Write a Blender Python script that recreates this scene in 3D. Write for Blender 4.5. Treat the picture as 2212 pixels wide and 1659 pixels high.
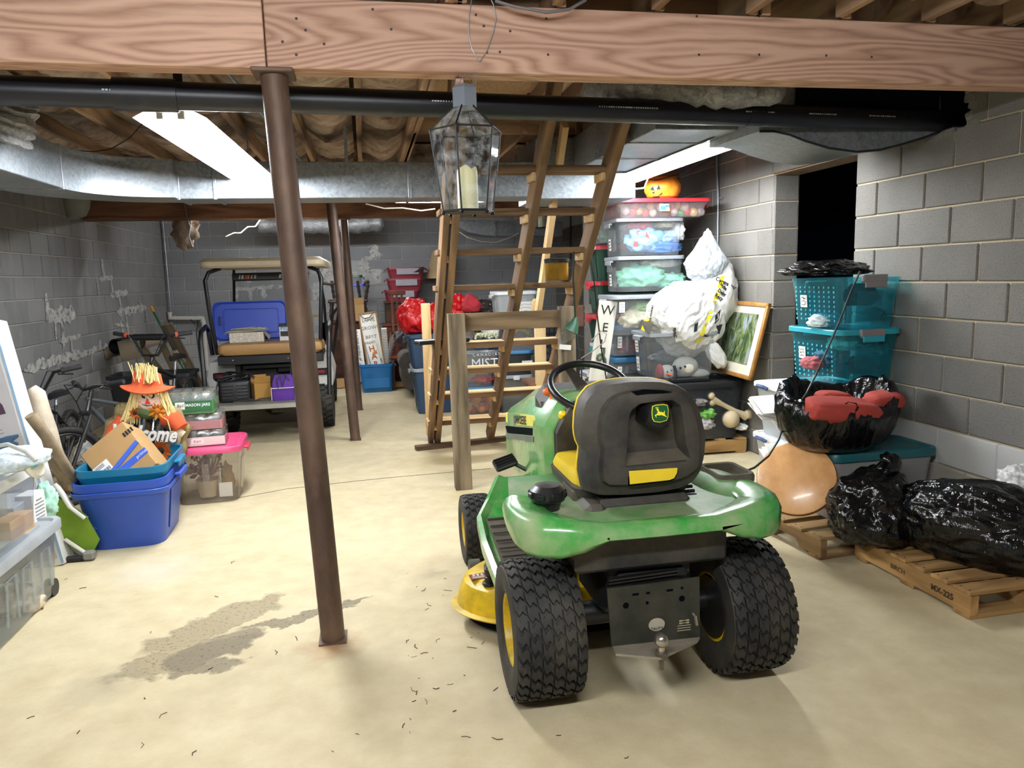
import bpy, bmesh, math, random
from mathutils import Vector, Matrix, noise, Euler
random.seed(7)
for o in list(bpy.data.objects): bpy.data.objects.remove(o)
SC = bpy.context.scene
COL = SC.collection
PI = math.pi
# ---------------------------------------------------------------- camera, world, exposure
CAMH = 1.515
_f, _yaw, _pit, _rol = 1620.13, .1886, .1426, -.027
_fwd = Vector((math.sin(_yaw)*math.cos(_pit), math.cos(_yaw)*math.cos(_pit), -math.sin(_pit)))
_r0 = Vector((math.cos(_yaw), -math.sin(_yaw), 0)); _u0 = _r0.cross(_fwd)
_R = _r0*math.cos(_rol) + _u0*math.sin(_rol); _U = _u0*math.cos(_rol) - _r0*math.sin(_rol)
cd = bpy.data.cameras.new('camera'); cam = bpy.data.objects.new('camera', cd); COL.objects.link(cam)
cd.sensor_width = 36; cd.sensor_fit = 'HORIZONTAL'; cd.lens = _f/2212*36; cd.clip_start = .05
mw = Matrix((( _R.x, _U.x, -_fwd.x, 0), (_R.y, _U.y, -_fwd.y, 0), (_R.z, _U.z, -_fwd.z, CAMH), (0, 0, 0, 1)))
cam.matrix_world = mw
SC.camera = cam
w = bpy.data.worlds.new('world'); SC.world = w; w.use_nodes = True
w.node_tree.nodes['Background'].inputs[0].default_value = (.55, .6, .7, 1)
w.node_tree.nodes['Background'].inputs[1].default_value = .02
SC.view_settings.view_transform = 'Standard'; SC.view_settings.look = 'None'
SC.view_settings.exposure = 0.7
SC.view_settings.gamma = 1; SC.view_settings.use_curve_mapping = False
TUBE_E = 120.0         # emission of the fluorescent tubes
SC.cycles.max_bounces = 10; SC.cycles.transparent_max_bounces = 24
SC.cycles.diffuse_bounces = 5; SC.cycles.glossy_bounces = 3; SC.cycles.transmission_bounces = 6
SC.cycles.caustics_reflective = False; SC.cycles.caustics_refractive = False
SC.cycles.sample_clamp_indirect = 6

# where a pixel of the 2212 x 1659 frame meets a plane of the room
def ray(px, py):
    return _fwd + _R*((px-1106)/_f) + _U*((829.5-py)/_f)
def A(px, py, Y):
    d = ray(px, py); d = d*(Y/d.y); return Vector((d.x, d.y, d.z+CAMH))
def S(px, py, X):
    d = ray(px, py); d = d*(X/d.x); return Vector((d.x, d.y, d.z+CAMH))
def F(px, py, z=0.):
    d = ray(px, py); d = d*((z-CAMH)/d.z); return Vector((d.x, d.y, z))

# ---------------------------------------------------------------- materials
def N(nt, t, **k):
    n = nt.nodes.new(t)
    for a, v in k.items(): setattr(n, a, v)
    return n
def lin(c):
    if isinstance(c, str):
        c = c.lstrip('#'); c = [int(c[i:i+2], 16)/255 for i in (0, 2, 4)]
        return tuple((x/12.92 if x <= .04045 else ((x+.055)/1.055)**2.4) for x in c) + (1,)
    return tuple(c[:3]) + (1,)
MATS = {}
def new_mat(name):
    m = bpy.data.materials.new(name); m.use_nodes = True; nt = m.node_tree
    b = nt.nodes['Principled BSDF']; MATS[name] = m
    return m, nt, b
def coords(nt, kind, scale=(1, 1, 1)):
    if kind == 'world':
        s = N(nt, 'ShaderNodeNewGeometry').outputs['Position']
    else:
        s = N(nt, 'ShaderNodeTexCoord').outputs['Object']
    mp = N(nt, 'ShaderNodeMapping'); mp.inputs['Scale'].default_value = scale
    nt.links.new(s, mp.inputs['Vector']); return mp.outputs[0]
def noise_tex(nt, vec, scale, detail=4, rough=.6, dist=0):
    n = N(nt, 'ShaderNodeTexNoise'); n.inputs['Scale'].default_value = scale
    n.inputs['Detail'].default_value = detail; n.inputs['Roughness'].default_value = rough
    n.inputs['Distortion'].default_value = dist
    nt.links.new(vec, n.inputs['Vector']); return n.outputs['Fac']
def ramp(nt, fac, stops):
    r = N(nt, 'ShaderNodeValToRGB'); e = r.color_ramp.elements
    while len(e) < len(stops): e.new(.5)
    for i, (p, c) in enumerate(stops): e[i].position = p; e[i].color = lin(c) if isinstance(c, str) else tuple(c)+((1,) if len(c) == 3 else ())
    nt.links.new(fac, r.inputs[0]); return r.outputs[0]
def math_n(nt, op, a, b=None, c=None):
    n = N(nt, 'ShaderNodeMath', operation=op)
    for i, v in enumerate((a, b, c)):
        if v is None: continue
        if isinstance(v, (int, float)): n.inputs[i].default_value = v
        else: nt.links.new(v, n.inputs[i])
    return n.outputs[0]
def mix(nt, fac, a, b, blend='MIX'):
    n = N(nt, 'ShaderNodeMix', data_type='RGBA', blend_type=blend)
    for k, v in ((0, fac), (6, a), (7, b)):
        if isinstance(v, (int, float)): n.inputs[k].default_value = v
        elif isinstance(v, (tuple, list)): n.inputs[k].default_value = tuple(v)
        elif isinstance(v, str): n.inputs[k].default_value = lin(v)
        else: nt.links.new(v, n.inputs[k])
    return n.outputs[2]
def bump(nt, b, h, strength, dist=.01):
    n = N(nt, 'ShaderNodeBump'); n.inputs['Strength'].default_value = strength; n.inputs['Distance'].default_value = dist
    nt.links.new(h, n.inputs['Height']); nt.links.new(n.outputs[0], b.inputs['Normal'])
def rand_out(nt):
    return N(nt, 'ShaderNodeObjectInfo').outputs['Random']

def M(name, col, rough=.5, metal=0., var=.12, vs=6., bmp=0., bs=60., spec=None, coord='obj', scale=(1, 1, 1), dirt=None, ds=3., coat=0., dist=.004):
    """plain painted / plastic / cloth material with procedural mottling, grain and optional dust"""
    if name in MATS: return MATS[name]
    m, nt, b = new_mat(name); c = lin(col)
    v = coords(nt, coord, scale)
    n = noise_tex(nt, v, vs)
    lo = tuple(x*(1-var) for x in c[:3])+(1,); hi = tuple(min(1, x*(1+var)) for x in c[:3])+(1,)
    cc = ramp(nt, n, [(.3, lo), (.7, hi)])
    if dirt:
        dn = noise_tex(nt, v, ds, 6, .65)
        df = ramp(nt, dn, [(.42, (0, 0, 0)), (.68, (1, 1, 1))])
        cc = mix(nt, df, cc, lin(dirt))
    nt.links.new(cc, b.inputs['Base Color'])
    b.inputs['Roughness'].default_value = rough; b.inputs['Metallic'].default_value = metal
    if coat: b.inputs['Coat Weight'].default_value = coat; b.inputs['Coat Roughness'].default_value = .1
    if spec is not None: b.inputs['Specular IOR Level'].default_value = spec
    if bmp: bump(nt, b, noise_tex(nt, v, bs, 5), bmp, dist)
    return m
def facing(nt, k=.8, base=.04):
    """two-sided Fresnel-like weight"""
    l = N(nt, 'ShaderNodeLayerWeight'); l.inputs[0].default_value = .5
    return math_n(nt, 'MULTIPLY_ADD', math_n(nt, 'POWER', l.outputs['Facing'], 4.5), k, base)
def clear(name, col='#e8ecf0', opacity=.35, rough=.25, var=.0, bmp=.15):
    """translucent plastic: some light goes straight through, the rest is milky"""
    if name in MATS: return MATS[name]
    m, nt, b = new_mat(name); nt.nodes.remove(b)
    out = nt.nodes['Material Output']
    tr = N(nt, 'ShaderNodeBsdfTransparent'); tr.inputs[0].default_value = tuple(x**.35 for x in lin(col)[:3])+(1,)
    df = N(nt, 'ShaderNodeBsdfDiffuse'); df.inputs[0].default_value = lin(col)
    tl = N(nt, 'ShaderNodeBsdfTranslucent'); tl.inputs[0].default_value = lin(col)
    gl = N(nt, 'ShaderNodeBsdfGlossy'); gl.inputs['Roughness'].default_value = rough
    m1 = N(nt, 'ShaderNodeMixShader'); m1.inputs[0].default_value = .4
    nt.links.new(df.outputs[0], m1.inputs[1]); nt.links.new(tl.outputs[0], m1.inputs[2])
    m2 = N(nt, 'ShaderNodeMixShader'); m2.inputs[0].default_value = opacity
    v = coords(nt, 'obj')
    if var:
        f = math_n(nt, 'ADD', math_n(nt, 'MULTIPLY', noise_tex(nt, v, 6), var*2), opacity-var)
        nt.links.new(f, m2.inputs[0])
    nt.links.new(tr.outputs[0], m2.inputs[1]); nt.links.new(m1.outputs[0], m2.inputs[2])
    lw = facing(nt, .75, .05)
    bp = N(nt, 'ShaderNodeBump'); bp.inputs['Strength'].default_value = bmp; bp.inputs['Distance'].default_value = .004
    nt.links.new(noise_tex(nt, v, 14, 2), bp.inputs['Height'])
    nt.links.new(bp.outputs[0], gl.inputs['Normal'])
    m3 = N(nt, 'ShaderNodeMixShader'); nt.links.new(lw, m3.inputs[0])
    nt.links.new(m2.outputs[0], m3.inputs[1]); nt.links.new(gl.outputs[0], m3.inputs[2])
    nt.links.new(m3.outputs[0], out.inputs[0]); return m
def wood(name, dark, light, rough=.7, ring=9., axis='X', bmp=.25, knots=True, stain=None, pink=None):
    """sawn lumber with the grain along one local axis"""
    if name in MATS: return MATS[name]
    m, nt, b = new_mat(name)
    sc = {'X': (.12, 1, 1), 'Y': (1, .12, 1), 'Z': (1, 1, .12)}[axis]
    oi = N(nt, 'ShaderNodeObjectInfo')
    tc = N(nt, 'ShaderNodeTexCoord')
    ad = N(nt, 'ShaderNodeVectorMath', operation='ADD'); nt.links.new(tc.outputs['Object'], ad.inputs[0])
    ml = N(nt, 'ShaderNodeVectorMath', operation='SCALE'); nt.links.new(oi.outputs['Location'], ml.inputs[0]); ml.inputs['Scale'].default_value = .37
    nt.links.new(ml.outputs[0], ad.inputs[1])
    mp = N(nt, 'ShaderNodeMapping'); mp.inputs['Scale'].default_value = sc; nt.links.new(ad.outputs[0], mp.inputs[0]); v = mp.outputs[0]
    warp = noise_tex(nt, v, 2.2, 3, .5)
    g = math_n(nt, 'FRACT', math_n(nt, 'MULTIPLY', warp, ring))
    g = math_n(nt, 'ABSOLUTE', math_n(nt, 'SUBTRACT', g, .5))
    fine = noise_tex(nt, v, 60, 3, .6)
    f = math_n(nt, 'ADD', math_n(nt, 'MULTIPLY', g, 1.2), math_n(nt, 'MULTIPLY', fine, .5))
    cc = ramp(nt, f, [(.15, dark), (.75, light)])
    big = noise_tex(nt, v, 1.3, 4, .6)
    cc = mix(nt, math_n(nt, 'MULTIPLY', ramp(nt, big, [(.45, (0, 0, 0)), (.72, (1, 1, 1))]), .55), cc, stain or dark)
    if knots:
        vo = N(nt, 'ShaderNodeTexVoronoi'); vo.inputs['Scale'].default_value = 1.6
        mp2 = N(nt, 'ShaderNodeMapping'); mp2.inputs['Scale'].default_value = {'X': (.8, 2, 2), 'Y': (2, .8, 2), 'Z': (2, 2, .8)}[axis]
        nt.links.new(ad.outputs[0], mp2.inputs[0]); nt.links.new(mp2.outputs[0], vo.inputs['Vector'])
        k = ramp(nt, vo.outputs['Distance'], [(.025, (1, 1, 1)), (.06, (0, 0, 0))])
        cc = mix(nt, math_n(nt, 'MULTIPLY', k, .8), cc, '#3a2416')
    hv = N(nt, 'ShaderNodeHueSaturation'); nt.links.new(cc, hv.inputs['Color'])
    nt.links.new(math_n(nt, 'ADD', math_n(nt, 'MULTIPLY', oi.outputs['Random'], .35), .82), hv.inputs['Value'])
    nt.links.new(hv.outputs[0], b.inputs['Base Color'])
    b.inputs['Roughness'].default_value = rough; b.inputs['Specular IOR Level'].default_value = .25
    bump(nt, b, f, bmp, .002); return m

# ---------------------------------------------------------------- mesh building
class G:
    """collects shapes into one bmesh"""
    def __init__(s): s.b = bmesh.new()
    def _m(s, vs, mat):
        if mat is not None: bmesh.ops.transform(s.b, matrix=mat, verts=vs)
    def box(s, c, d, rot=None, bev=0., seg=1):
        r = bmesh.ops.create_cube(s.b, size=1); vs = r['verts']
        bmesh.ops.scale(s.b, vec=d, verts=vs)
        if bev:
            es = list({e for v in vs for e in v.link_edges})
            q = bmesh.ops.bevel(s.b, geom=es, offset=min(bev, min(d)*.49), segments=seg, affect='EDGES', profile=.5)
            vs = list({v for f in q['faces'] for v in f.verts} | {v for v in vs if v.is_valid})
        m = Matrix.Translation(c)
        if rot is not None: m = m @ (Euler(rot).to_matrix().to_4x4() if not isinstance(rot, Matrix) else rot.to_4x4())
        s._m(vs, m); return s
    def tube(s, pts, r, n=8, caps=True, closed=False):
        pts = [Vector(p) for p in pts]; k = len(pts)
        rs = r if isinstance(r, (list, tuple)) else [r]*k
        rings = []; up = None
        for i, p in enumerate(pts):
            a = pts[(i-1) % k] if (closed or i > 0) else p
            c = pts[(i+1) % k] if (closed or i < k-1) else p
            t = (c-a)
            t = t.normalized() if t.length > 1e-9 else Vector((0, 0, 1))
            if up is None:
                up = Vector((0, 0, 1)) if abs(t.z) < .9 else Vector((1, 0, 0))
            u = (up - t*up.dot(t)); u = u.normalized() if u.length > 1e-6 else t.orthogonal().normalized()
            up = u; v = t.cross(u)
            rings.append([s.b.verts.new(p + (u*math.cos(2*PI*j/n) + v*math.sin(2*PI*j/n))*rs[i]) for j in range(n)])
        m = k if closed else k-1
        for i in range(m):
            a, c = rings[i], rings[(i+1) % k]
            for j in range(n): s.b.faces.new((a[j], a[(j+1) % n], c[(j+1) % n], c[j]))
        if caps and not closed:
            s.b.faces.new(rings[0][::-1]); s.b.faces.new(rings[-1])
        return s
    def rings(s, rings, cap0=True, cap1=True, closed=True):
        rv = [[s.b.verts.new(p) for p in r] for r in rings]; n = len(rv[0])
        for a, c in zip(rv, rv[1:]):
            for j in range(n if closed else n-1):
                s.b.faces.new((a[j], a[(j+1) % n], c[(j+1) % n], c[j]))
        if cap0: s.b.faces.new(rv[0][::-1])
        if cap1: s.b.faces.new(rv[-1])
        return s
    def lathe(s, prof, n=24, mat=None, cap0=True, cap1=True):
        rr = [[Vector((r*math.cos(2*PI*j/n), r*math.sin(2*PI*j/n), z)) for j in range(n)] for r, z in prof]
        if mat is not None: rr = [[mat @ p for p in q] for q in rr]
        return s.rings(rr, cap0 and prof[0][0] > 1e-6, cap1 and prof[-1][0] > 1e-6)
    def prism(s, out, d, mat=None):
        """outline in local xy, extruded d along +z"""
        a = [Vector((x, y, 0)) for x, y in out]; c = [Vector((x, y, d)) for x, y in out]
        if mat is not None: a = [mat @ p for p in a]; c = [mat @ p for p in c]
        return s.rings([a, c])
    def quad(s, *ps):
        s.b.faces.new([s.b.verts.new(p) for p in ps]); return s
    def sphere(s, c, r, u=16, v=10):
        q = bmesh.ops.create_uvsphere(s.b, u_segments=u, v_segments=v, radius=1)
        sc = r if isinstance(r, (tuple, list, Vector)) else (r, r, r)
        s._m(q['verts'], Matrix.Translation(c) @ Matrix.Diagonal((*sc, 1))); return s
def smooth_mesh(me, ang=35):
    for p in me.polygons: p.use_smooth = True
    try: me.set_sharp_from_angle(angle=math.radians(ang))
    except Exception: pass
def obj(name, g, mat, parent=None, loc=None, rot=None, ang=35, label=None, cat=None, group=None, kind=None, flat=False):
    if isinstance(g, G):
        me = bpy.data.meshes.new(name)
        bmesh.ops.recalc_face_normals(g.b, faces=g.b.faces); g.b.to_mesh(me); g.b.free()
        if not flat: smooth_mesh(me, ang)
    else: me = g
    if isinstance(mat, (list, tuple)):
        for m in mat: me.materials.append(m)
    elif mat is not None and not me.materials: me.materials.append(mat)
    o = bpy.data.objects.new(name, me); COL.objects.link(o)
    if parent is not None: o.parent = parent
    if loc is not None: o.location = loc
    if rot is not None:
        if isinstance(rot, Matrix): o.rotation_euler = rot.to_euler()
        else: o.rotation_euler = rot if isinstance(rot, (tuple, list, Euler)) else (0, 0, rot)
    tag(o, label, cat, group, kind); return o
def tag(o, label=None, cat=None, group=None, kind=None):
    for k, v in (('label', label), ('category', cat), ('group', group), ('kind', kind)):
        if v: o[k] = v
    return o
def thing(name, label, cat, loc=(0, 0, 0), rot=None, group=None):
    o = bpy.data.objects.new(name, None); COL.objects.link(o); o.empty_display_size = .1
    o.location = loc
    if rot is not None: o.rotation_euler = rot.to_euler() if isinstance(rot, Matrix) else (rot if isinstance(rot, (tuple, list, Euler)) else (0, 0, rot))
    return tag(o, label, cat, group)
def copy_tree(o, parent=None):
    c = o.copy(); COL.objects.link(c)
    if parent is not None: c.parent = parent
    for ch in list(o.children): copy_tree(ch, c)
    return c
def frame_from(p, q, up=Vector((0, 0, 1))):
    """matrix whose local x runs from p to q"""
    p, q = Vector(p), Vector(q); x = (q-p).normalized(); up = Vector(up)
    y = up.cross(x)
    if y.length < 1e-4: y = Vector((0, 1, 0)).cross(x)
    y.normalize(); z = x.cross(y)
    m = Matrix((x, y, z)).transposed().to_4x4(); m.translation = p; return m
def board(name, p, q, w, h, mat, parent=None, up=(0, 0, 1), bev=.003, **k):
    """a straight stick from p to q; w across (local y), h up (local z); own origin at its middle"""
    m = frame_from(p, q, up); L = (Vector(q)-Vector(p)).length
    g = G().box((0, 0, 0), (L, w, h), bev=bev)
    o = obj(name, g, mat, parent, **k); mm = m.copy(); mm.translation = (Vector(p)+Vector(q))/2
    o.rotation_euler = mm.to_euler(); o.location = mm.translation
    return o
def local(o, parent):
    """keep a world-placed object where it is while parenting it to a thing"""
    bpy.context.view_layer.update(); o.parent = parent; o.matrix_parent_inverse = parent.matrix_world.inverted(); return o
def rrect(w, d, r, n=4, cx=0, cy=0):
    pts = []
    for sx, sy, a0 in ((1, 1, 0), (-1, 1, PI/2), (-1, -1, PI), (1, -1, 3*PI/2)):
        for i in range(n+1):
            a = a0 + i*PI/2/n
            pts.append((cx+sx*(w/2-r)+r*math.cos(a), cy+sy*(d/2-r)+r*math.sin(a)))
    return pts
def text(name, s, size, mat, parent, loc, rot, ext=.0006, align='CENTER', sx=1., shear=0., space=1., bold=0.):
    c = bpy.data.curves.new(name, 'FONT'); c.body = s; c.size = size; c.extrude = ext; c.align_x = align; c.align_y = 'CENTER'
    c.shear = shear; c.space_character = space; c.offset = bold; c.resolution_u = 2
    c.materials.append(mat)
    o = bpy.data.objects.new(name, c); COL.objects.link(o)
    me = bpy.data.meshes.new_from_object(o); bpy.data.objects.remove(o); bpy.data.curves.remove(c)
    if not me.materials: me.materials.append(mat)
    me.name = name; o = bpy.data.objects.new(name, me); COL.objects.link(o); o.parent = parent; o.location = loc
    o.rotation_euler = rot.to_euler() if isinstance(rot, Matrix) else rot
    o.scale = (sx, 1, 1); return o
CLRN = {'c8c8cc': 'silver', 'b8222c': 'deep red', 'd9b26a': 'gold', 'c9303a': 'bright red', 'e2d8c8': 'cream', 'cc9a4a': 'amber', 'd4d4d8': 'pale silver', '2f8a4c': 'green', 'cc2430': 'red', 'd8c080': 'pale gold'}
NTH = 'first second third fourth fifth sixth seventh eighth ninth tenth eleventh twelfth thirteenth fourteenth'.split()
def fbm(p, s, o=4):
    return noise.fractal(Vector(p)*s, 1., 2., o)
# ================================================================ SETTING
XL, XR, YF, YB, HB, LB = -2.937, 3.121, 12.15, -2.2, .2032, .4064
ZT = 2.64      # top of the block walls
def course(k): return 1.4207+(6-k)*HB       # height of mortar line k counted from the top

# --- floor: trowelled concrete slab with the oil stain and the rust at the post foot
def ell(nt, vec, cx, cy, rx, ry, ang, soft=.12):
    mp = N(nt, 'ShaderNodeMapping', vector_type='TEXTURE'); mp.inputs['Location'].default_value = (cx, cy, 0)
    mp.inputs['Rotation'].default_value = (0, 0, ang); mp.inputs['Scale'].default_value = (rx, ry, 1)
    nt.links.new(vec, mp.inputs[0])
    ln = N(nt, 'ShaderNodeVectorMath', operation='LENGTH'); nt.links.new(mp.outputs[0], ln.inputs[0])
    mr = N(nt, 'ShaderNodeMapRange'); mr.inputs[1].default_value = 1-soft; mr.inputs[2].default_value = 1+soft
    mr.inputs[3].default_value = 1; mr.inputs[4].default_value = 0; nt.links.new(ln.outputs['Value'], mr.inputs[0]); return mr.outputs[0]
def floor_mat():
    m, nt, b = new_mat('concrete_floor')
    pos = coords(nt, 'world'); n1 = noise_tex(nt, pos, 1.1, 8, .62); n2 = noise_tex(nt, pos, 7, 6, .6); n3 = noise_tex(nt, pos, 90, 4, .7)
    cc = ramp(nt, n1, [(.3, (.47, .385, .23)), (.52, (.59, .50, .315)), (.72, (.65, .57, .38))])
    cc = mix(nt, .5, cc, ramp(nt, n2, [(.3, (.44, .36, .22)), (.7, (.67, .59, .39))]))
    cc = mix(nt, math_n(nt, 'MULTIPLY', ramp(nt, n3, [(.58, (0, 0, 0)), (.75, (1, 1, 1))]), .25), cc, (.25, .2, .13, 1))
    # flattened vector, wobbled for the stain outlines
    fl = N(nt, 'ShaderNodeVectorMath', operation='MULTIPLY'); nt.links.new(pos, fl.inputs[0]); fl.inputs[1].default_value = (1, 1, 0)
    wn = N(nt, 'ShaderNodeTexNoise'); wn.inputs['Scale'].default_value = 9; wn.inputs['Detail'].default_value = 8; nt.links.new(fl.outputs[0], wn.inputs['Vector'])
    wv = N(nt, 'ShaderNodeVectorMath', operation='MULTIPLY_ADD'); nt.links.new(wn.outputs['Color'], wv.inputs[0])
    wv.inputs[1].default_value = (.22, .22, 0); wv.inputs[2].default_value = (-.11, -.11, 0)
    sv = N(nt, 'ShaderNodeVectorMath', operation='ADD'); nt.links.new(fl.outputs[0], sv.inputs[0]); nt.links.new(wv.outputs[0], sv.inputs[1]); sv = sv.outputs[0]
    def E(px, py, rx, ry, a, soft=.1):
        p = F(px, py); return ell(nt, sv, p.x, p.y, rx, ry, a, soft)
    def mx(*a):
        r = a[0]
        for x in a[1:]: r = math_n(nt, 'MAXIMUM', r, x)
        return r
    light = mx(E(470, 1345, .36, .115, .75), E(400, 1420, .30, .10, .35), E(520, 1318, .10, .06, .3))
    dark = mx(E(465, 1400, .20, .11, .5), E(455, 1440, .13, .05, .1), E(625, 1340, .20, .034, .22), E(755, 1302, .14, .025, .25), E(700, 1322, .14, .03, .2))
    cc = mix(nt, math_n(nt, 'MULTIPLY', light, .75), cc, (.27, .215, .13, 1))
    cc = mix(nt, math_n(nt, 'MULTIPLY', dark, .78), cc, (.16, .13, .085, 1))
    sp = noise_tex(nt, pos, 55, 3, .7); spk = math_n(nt, 'MULTIPLY', ramp(nt, sp, [(.55, (0, 0, 0)), (.66, (1, 1, 1))]), mx(light, dark))
    cc = mix(nt, math_n(nt, 'MULTIPLY', spk, .7), cc, (.07, .05, .03, 1))
    for px, py, r, col, k in ((720, 1392, .09, (.36, .17, .07, 1), .7), (770, 958, .10, (.42, .27, .12, 1), .4), (1000, 1070, .14, (.42, .30, .13, 1), .4), (955, 995, .28, (.47, .37, .18, 1), .45),
                              (215, 1480, .10, (.24, .21, .16, 1), .4), (330, 1235, .16, (.62, .58, .5, 1), .5), (1060, 1430, .14, (.33, .28, .2, 1), .45), (1075, 1530, .12, (.33, .28, .2, 1), .4), (940, 1240, .04, (.3, .25, .18, 1), .5)):
        p = F(px, py); cc = mix(nt, math_n(nt, 'MULTIPLY', ell(nt, sv, p.x, p.y, r, r, 0, .8), k), cc, col)
    nt.links.new(cc, b.inputs['Base Color']); b.inputs['Roughness'].default_value = .62; b.inputs['Specular IOR Level'].default_value = .3
    h = math_n(nt, 'ADD', math_n(nt, 'MULTIPLY', n2, 1.), math_n(nt, 'MULTIPLY', n3, .3)); bump(nt, b, h, .35, .006); return m
g = G().box(((XL+XR)/2, (YF+YB)/2, -.06), (XR-XL+.5, YF-YB+.5, .12))
floor = obj('floor', g, floor_mat(), kind='structure', flat=True)
# control joint and loose litter of the slab
DARK = M('dark_crack', '#3b3326', .9)
g = G(); pts = [F(x, y, .0008) for x, y in ((480, 1082), (620, 1056), (700, 1047), (780, 1038), (860, 1030), (930, 1024), (1060, 1012))]
for p, q in zip(pts, pts[1:]):
    g.box((p+q)/2, ((q-p).length, .007, .0015), rot=(0, 0, math.atan2((q-p).y, (q-p).x)))
obj('joint_crack', g, DARK, floor)
g = G()
for i in range(70):
    if i < 34: px, py = random.uniform(880, 1120), random.uniform(1230, 1600)
    else: px, py = random.uniform(60, 1700), random.uniform(1150, 1650)
    p = F(px, py, .002); a = random.uniform(0, PI); L = random.uniform(.006, .045)
    if px > 1080 and py < 1560: continue
    d = Vector((math.cos(a), math.sin(a), 0)); n_ = Vector((-d.y, d.x, 0))*random.uniform(-.3, .3)*L
    g.tube([p-d*L/2, p+n_, p+d*L/2], random.uniform(.0008, .0018), 5)
obj('pine_needle_litter', g, M('needle', '#4a3a26', .9), floor, kind='stuff')

# --- concrete block
def block_mat(name, c0, c1, grain=.5, white=0., mort=False, wseed=0, streak=True, gs=170):
    m, nt, b = new_mat(name); pos = coords(nt, 'world'); oi = N(nt, 'ShaderNodeObjectInfo')
    n1 = noise_tex(nt, pos, 2.3, 6, .6); n2 = noise_tex(nt, pos, gs, 3, .75)
    f = math_n(nt, 'ADD', math_n(nt, 'MULTIPLY', n1, .55), math_n(nt, 'ADD', math_n(nt, 'MULTIPLY', oi.outputs['Random'], .22), math_n(nt, 'MULTIPLY', n2, .35)))
    cc = ramp(nt, f, [(.25, c0), (.85, c1)])
    if grain > .3: cc = mix(nt, math_n(nt, 'MULTIPLY', ramp(nt, n2, [(.3, (1, 1, 1)), (.46, (0, 0, 0))]), .5), cc, tuple(x*.45 for x in c0)+(1,))
    if white:
        v = coords(nt, 'world', (2.2, 2.2, .35)); st = noise_tex(nt, v, 3.2, 5, .6, .4); bl = noise_tex(nt, pos, .9, 4, .6)
        k = math_n(nt, 'MULTIPLY', ramp(nt, st, [(.5, (0, 0, 0)), (.75, (1, 1, 1))]), ramp(nt, bl, [(.42, (0, 0, 0)), (.62, (1, 1, 1))]))
        cc = mix(nt, math_n(nt, 'MULTIPLY', k, white), cc, (.42, .41, .39, 1))
    nt.links.new(cc, b.inputs['Base Color']); b.inputs['Roughness'].default_value = .92; b.inputs['Specular IOR Level'].default_value = .2
    bump(nt, b, math_n(nt, 'ADD', math_n(nt, 'MULTIPLY', n2, 1.), math_n(nt, 'MULTIPLY', n1, .4)), grain, .006); return m
BLK_R = block_mat('block_grey', (.13, .123, .112), (.235, .225, .205), .75, gs=120)
BLK_L = block_mat('block_dark', (.175, .175, .18), (.31, .31, .31), .3, white=.55)
BLK_F = block_mat('block_far', (.19, .195, .21), (.31, .313, .325), .3, white=.2)
BLK_W = block_mat('block_whitewashed', (.27, .275, .285), (.48, .48, .485), .3, white=.9)
BLK_P = block_mat('block_painted', (.42, .415, .40), (.6, .59, .57), .3)
BLK_B = block_mat('block_bare_base', (.34, .32, .27), (.5, .47, .39), .4)
MOR_R = block_mat('mortar_tan', (.40, .33, .22), (.58, .49, .34), .4)
MOR_L = block_mat('mortar_grey', (.40, .375, .33), (.56, .53, .47), .3)
BLACK = M('void_black', '#05070c', .95, spec=.05)
def block_mesh(L, H, name='block'):
    g = G().box((0, 0, 0), (L, .05, H), bev=.006)
    me = bpy.data.meshes.new(name); bmesh.ops.recalc_face_normals(g.b, faces=g.b.faces); g.b.to_mesh(me); g.b.free(); return me
BM = {}
def bmesh_for(L, mat):
    k = (round(L, 3), mat.name)
    if k not in BM: BM[k] = block_mesh(L-.0095, HB-.0095); BM[k].materials.append(mat)
    return BM[k]
def lay_wall(wall, fixed, axis, sgn, u0, u1, phase, mats, skip, single, rows=range(0, 13)):
    """running-bond courses; u runs along the wall; phase(k) gives a joint position of course k"""
    rest = {}
    for k in rows:
        z = course(k)-HB/2; ph = phase(k); n0 = math.floor((u0-ph)/LB); u = ph+n0*LB
        while u < u1:
            a, c = max(u, u0), min(u+LB, u1); u += LB
            spans = [(a, c)]
            for (s0, s1, z0, z1) in skip:
                if z0 < z < z1:
                    ns = []
                    for p, q in spans:
                        if q <= s0 or p >= s1: ns.append((p, q)); continue
                        if p < s0: ns.append((p, s0))
                        if q > s1: ns.append((s1, q))
                    spans = ns
            for p, q in spans:
                if q-p < .05: continue
                cu = (p+q)/2; mt = mats(cu, z); off = random.uniform(-.0015, .0015)
                loc = (fixed+sgn*(.025-.005)+off, cu, z) if axis == 'Y' else (cu, fixed+sgn*(.025-.005)+off, z)
                rot = (0, 0, PI/2) if axis == 'Y' else None
                if single(cu, z): obj('block', bmesh_for(q-p, mt), None, wall, loc, rot)
                else: rest.setdefault(mt.name, []).append((loc, q-p))
    for mn, ls in rest.items():
        g = G()
        for loc, L in ls: g.box(loc, ((L-.0095), .05, HB-.0095) if axis == 'X' else (.05, L-.0095, HB-.0095), bev=.006)
        obj('block_courses', g, MATS[mn], wall, kind='stuff', flat=True)
DY0, DY1, DZ = 4.412, 5.405, course(2)     # doorway of the right wall
HY0, HY1, HZ0 = 3.50, 4.02, course(2)-.02  # knocked-out hole where the drain pipe goes through
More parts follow.
